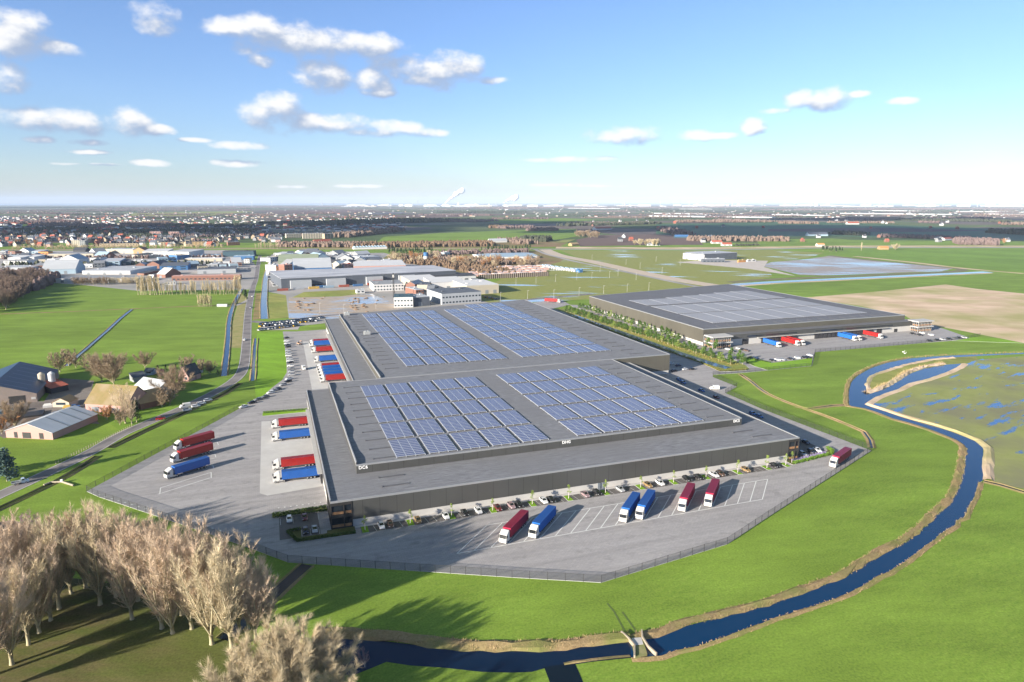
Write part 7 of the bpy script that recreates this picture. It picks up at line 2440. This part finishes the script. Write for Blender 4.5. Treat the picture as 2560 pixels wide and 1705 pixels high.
# the port on the horizon
GI = 'pale industrial blocks on the horizon'
cp = [0]
for i in range(120):
    u = rnd.uniform(860, 1400) if i < 45 else rnd.uniform(1400, 2600)
    v = rnd.uniform(514.5, 517.5)
    L, h = rnd.uniform(60, 420), rnd.uniform(18, 55) if rnd.random() < .85 else rnd.uniform(60, 110)
    if h > 58:
        L = rnd.uniform(30, 70)
    o = MB().box(-L / 2, L / 2, 0, 60, 0, h)
    o.box(-L / 4, L / 6, 8, 40, h, h * 1.25)
    o.box(L * .2, L * .3, 10, 30, h, h * 1.12)
    tag(o.build('industrial_block', wmat(rnd.choice(['white', 'white', 'cream', 'pale'])), None, loc=at(u, v)), 'pale block of the port skyline along the horizon', 'industrial block', GI)
for i in range(46):
    u = 1105 + i * 4.6 if i < 30 else rnd.uniform(1500, 2560)
    o = MB().lathe(0, 0, [(34, 0), (34, 26), (5, 33)], 14)
    tag(o.build('storage_tank', wmat('white'), None, loc=at(u, 515.5 + rnd.uniform(-.3, .3))), 'round white oil tank of the port skyline along the horizon', 'storage tank', 'white oil tanks on the horizon')
for i, u in enumerate([800, 806, 835, 1000, 1032, 1045, 1120, 1143, 1180, 1240, 1262, 1270, 1284, 1292, 1537, 1556, 1562, 1600, 1700, 1755, 1762, 1810, 1905, 2066]):
    r = rnd.uniform(6, 12)
    hh = rnd.uniform(90, 185)
    o = MB().lathe(0, 0, [(r, 0), (r * .6, hh)], 8)
    o.lathe(0, 0, [(r * .75, hh * .55), (r * .75, hh * .6)], 8)
    tag(o.build('chimney', wmat(rnd.choice(['pale', 'grey', 'white'])), None, loc=at(u, 516)), 'thin tall chimney of the port skyline along the horizon', 'chimney', 'chimneys on the horizon')
WT = empty('wind_turbine')
MB().tube([(0, 0, 0), (0, 0, 115)], [4.0, 2.6], 8).build('tower', M_LETTER, WT)
MB().box(-3, 9, -3, 3, 113, 119).build('nacelle', M_LETTER, WT)
for k in range(3):
    a = k * 2.0944 + .5
    y, z = math.sin(a), math.cos(a)
    q = MB().tube([(-3.5, y * 2, 116 + z * 2), (-3.5, y * 18, 116 + z * 18), (-3.5, y * 52, 116 + z * 52)], [1.8, 2.6, .6], 5)
    q.build('blade', M_LETTER, WT)
for i, u in enumerate([1650, 1722, 1830, 1962, 1985, 2027, 2160, 2197, 2216, 2269, 2297, 2326, 2357, 2423, 2443, 2465, 2500, 2534, 560, 585, 630, 680]):
    o = WT if i == 0 else copy_tree(WT)
    o.location = at(u, 517.0 + (i % 3) * .4)
    o.rotation_euler = (0, 0, -1.2 + .15 * (i % 5))
    tag(o, 'white three bladed wind turbine on the horizon beyond the polder', 'wind turbine', 'wind turbines on the horizon')
for j, (u, v, k) in enumerate(((1117, 512, 14), (1262, 513, 8))):
    bm = bmesh.new()
    p0 = at(u, 516)
    for i in range(k):
        t = i / (k - 1)
        r = 18 + 62 * t
        bmesh.ops.create_icosphere(bm, subdivisions=2, radius=r * rnd.uniform(.75, 1.2), matrix=Matrix.Translation((p0.x + (430 * t if j == 0 else 330 * t) + rnd.uniform(-20, 20), p0.y + rnd.uniform(-30, 30), 100 + (340 * t ** .8 if j == 0 else 150 * t ** .6) + rnd.uniform(-15, 15))))
    for x in bm.verts:
        x.co += Vector((rnd.uniform(-6, 6), rnd.uniform(-6, 6), rnd.uniform(-6, 6)))
    me = bpy.data.meshes.new('steam')
    bm.to_mesh(me)
    bm.free()
    me.materials.append(mat('steam', (.9, .9, .9), None, rough=1))
    me.polygons.foreach_set('use_smooth', [True] * len(me.polygons))
    tag(put('steam', me), 'white steam plume drifting from the port', kind='stuff')

# cumulus above and behind the view, which shade parts of the polder
M_CLOUD = mat('cloud_white', (.85, .85, .86), None, rough=1, spec=0)
for i, (gx, gy, rx, ry) in enumerate(((-2300, 2480, 1250, 520), (-1050, 2480, 750, 420), (-500, 3450, 800, 480), (900, 2650, 560, 480), (1700, 2280, 800, 420), (2800, 2450, 900, 480), (2300, 4300, 900, 260), (420, 2560, 240, 120))):
    Z = 1000.0
    k = Z / math.tan(SUN_EL)
    cx, cy = gx - k * math.cos(SUN_DIR), gy - k * math.sin(SUN_DIR)
    bm = bmesh.new()
    for j in range(26):
        a, f = rnd.uniform(0, 6.28), math.sqrt(rnd.random())
        s = rnd.uniform(.22, .42)
        bmesh.ops.create_icosphere(bm, subdivisions=2, radius=1, matrix=Matrix.Translation((cx + rx * f * math.cos(a) * .8, cy + ry * f * math.sin(a) * .8, Z + rnd.uniform(0, 40))) @ Matrix.Diagonal((rx * s, ry * s, 60 + 60 * rnd.random(), 1)))
    me = bpy.data.meshes.new('cloud')
    bm.to_mesh(me)
    bm.free()
    me.materials.append(M_CLOUD)
    me.polygons.foreach_set('use_smooth', [True] * len(me.polygons))
    tag(put('cloud', me), 'white cloud above the polder', kind='stuff')

# ------------------------------------------------------------------ the hazy air over the polder
hz = bpy.data.materials.new('haze')
hz.use_nodes = True
t = hz.node_tree
for n in list(t.nodes):
    t.nodes.remove(n)
pv = nd(t, 'ShaderNodeVolumePrincipled')
pv.inputs['Color'].default_value = (.68, .82, 1.0, 1)
pv.inputs['Density'].default_value = 3.0e-5
pv.inputs['Anisotropy'].default_value = -.15
t.links.new(pv.outputs[0], nd(t, 'ShaderNodeOutputMaterial').inputs['Volume'])
o = MB().box(-62000, 62000, -4000, 46000, -5, 420).build('haze', hz)
o['kind'] = 'stuff'
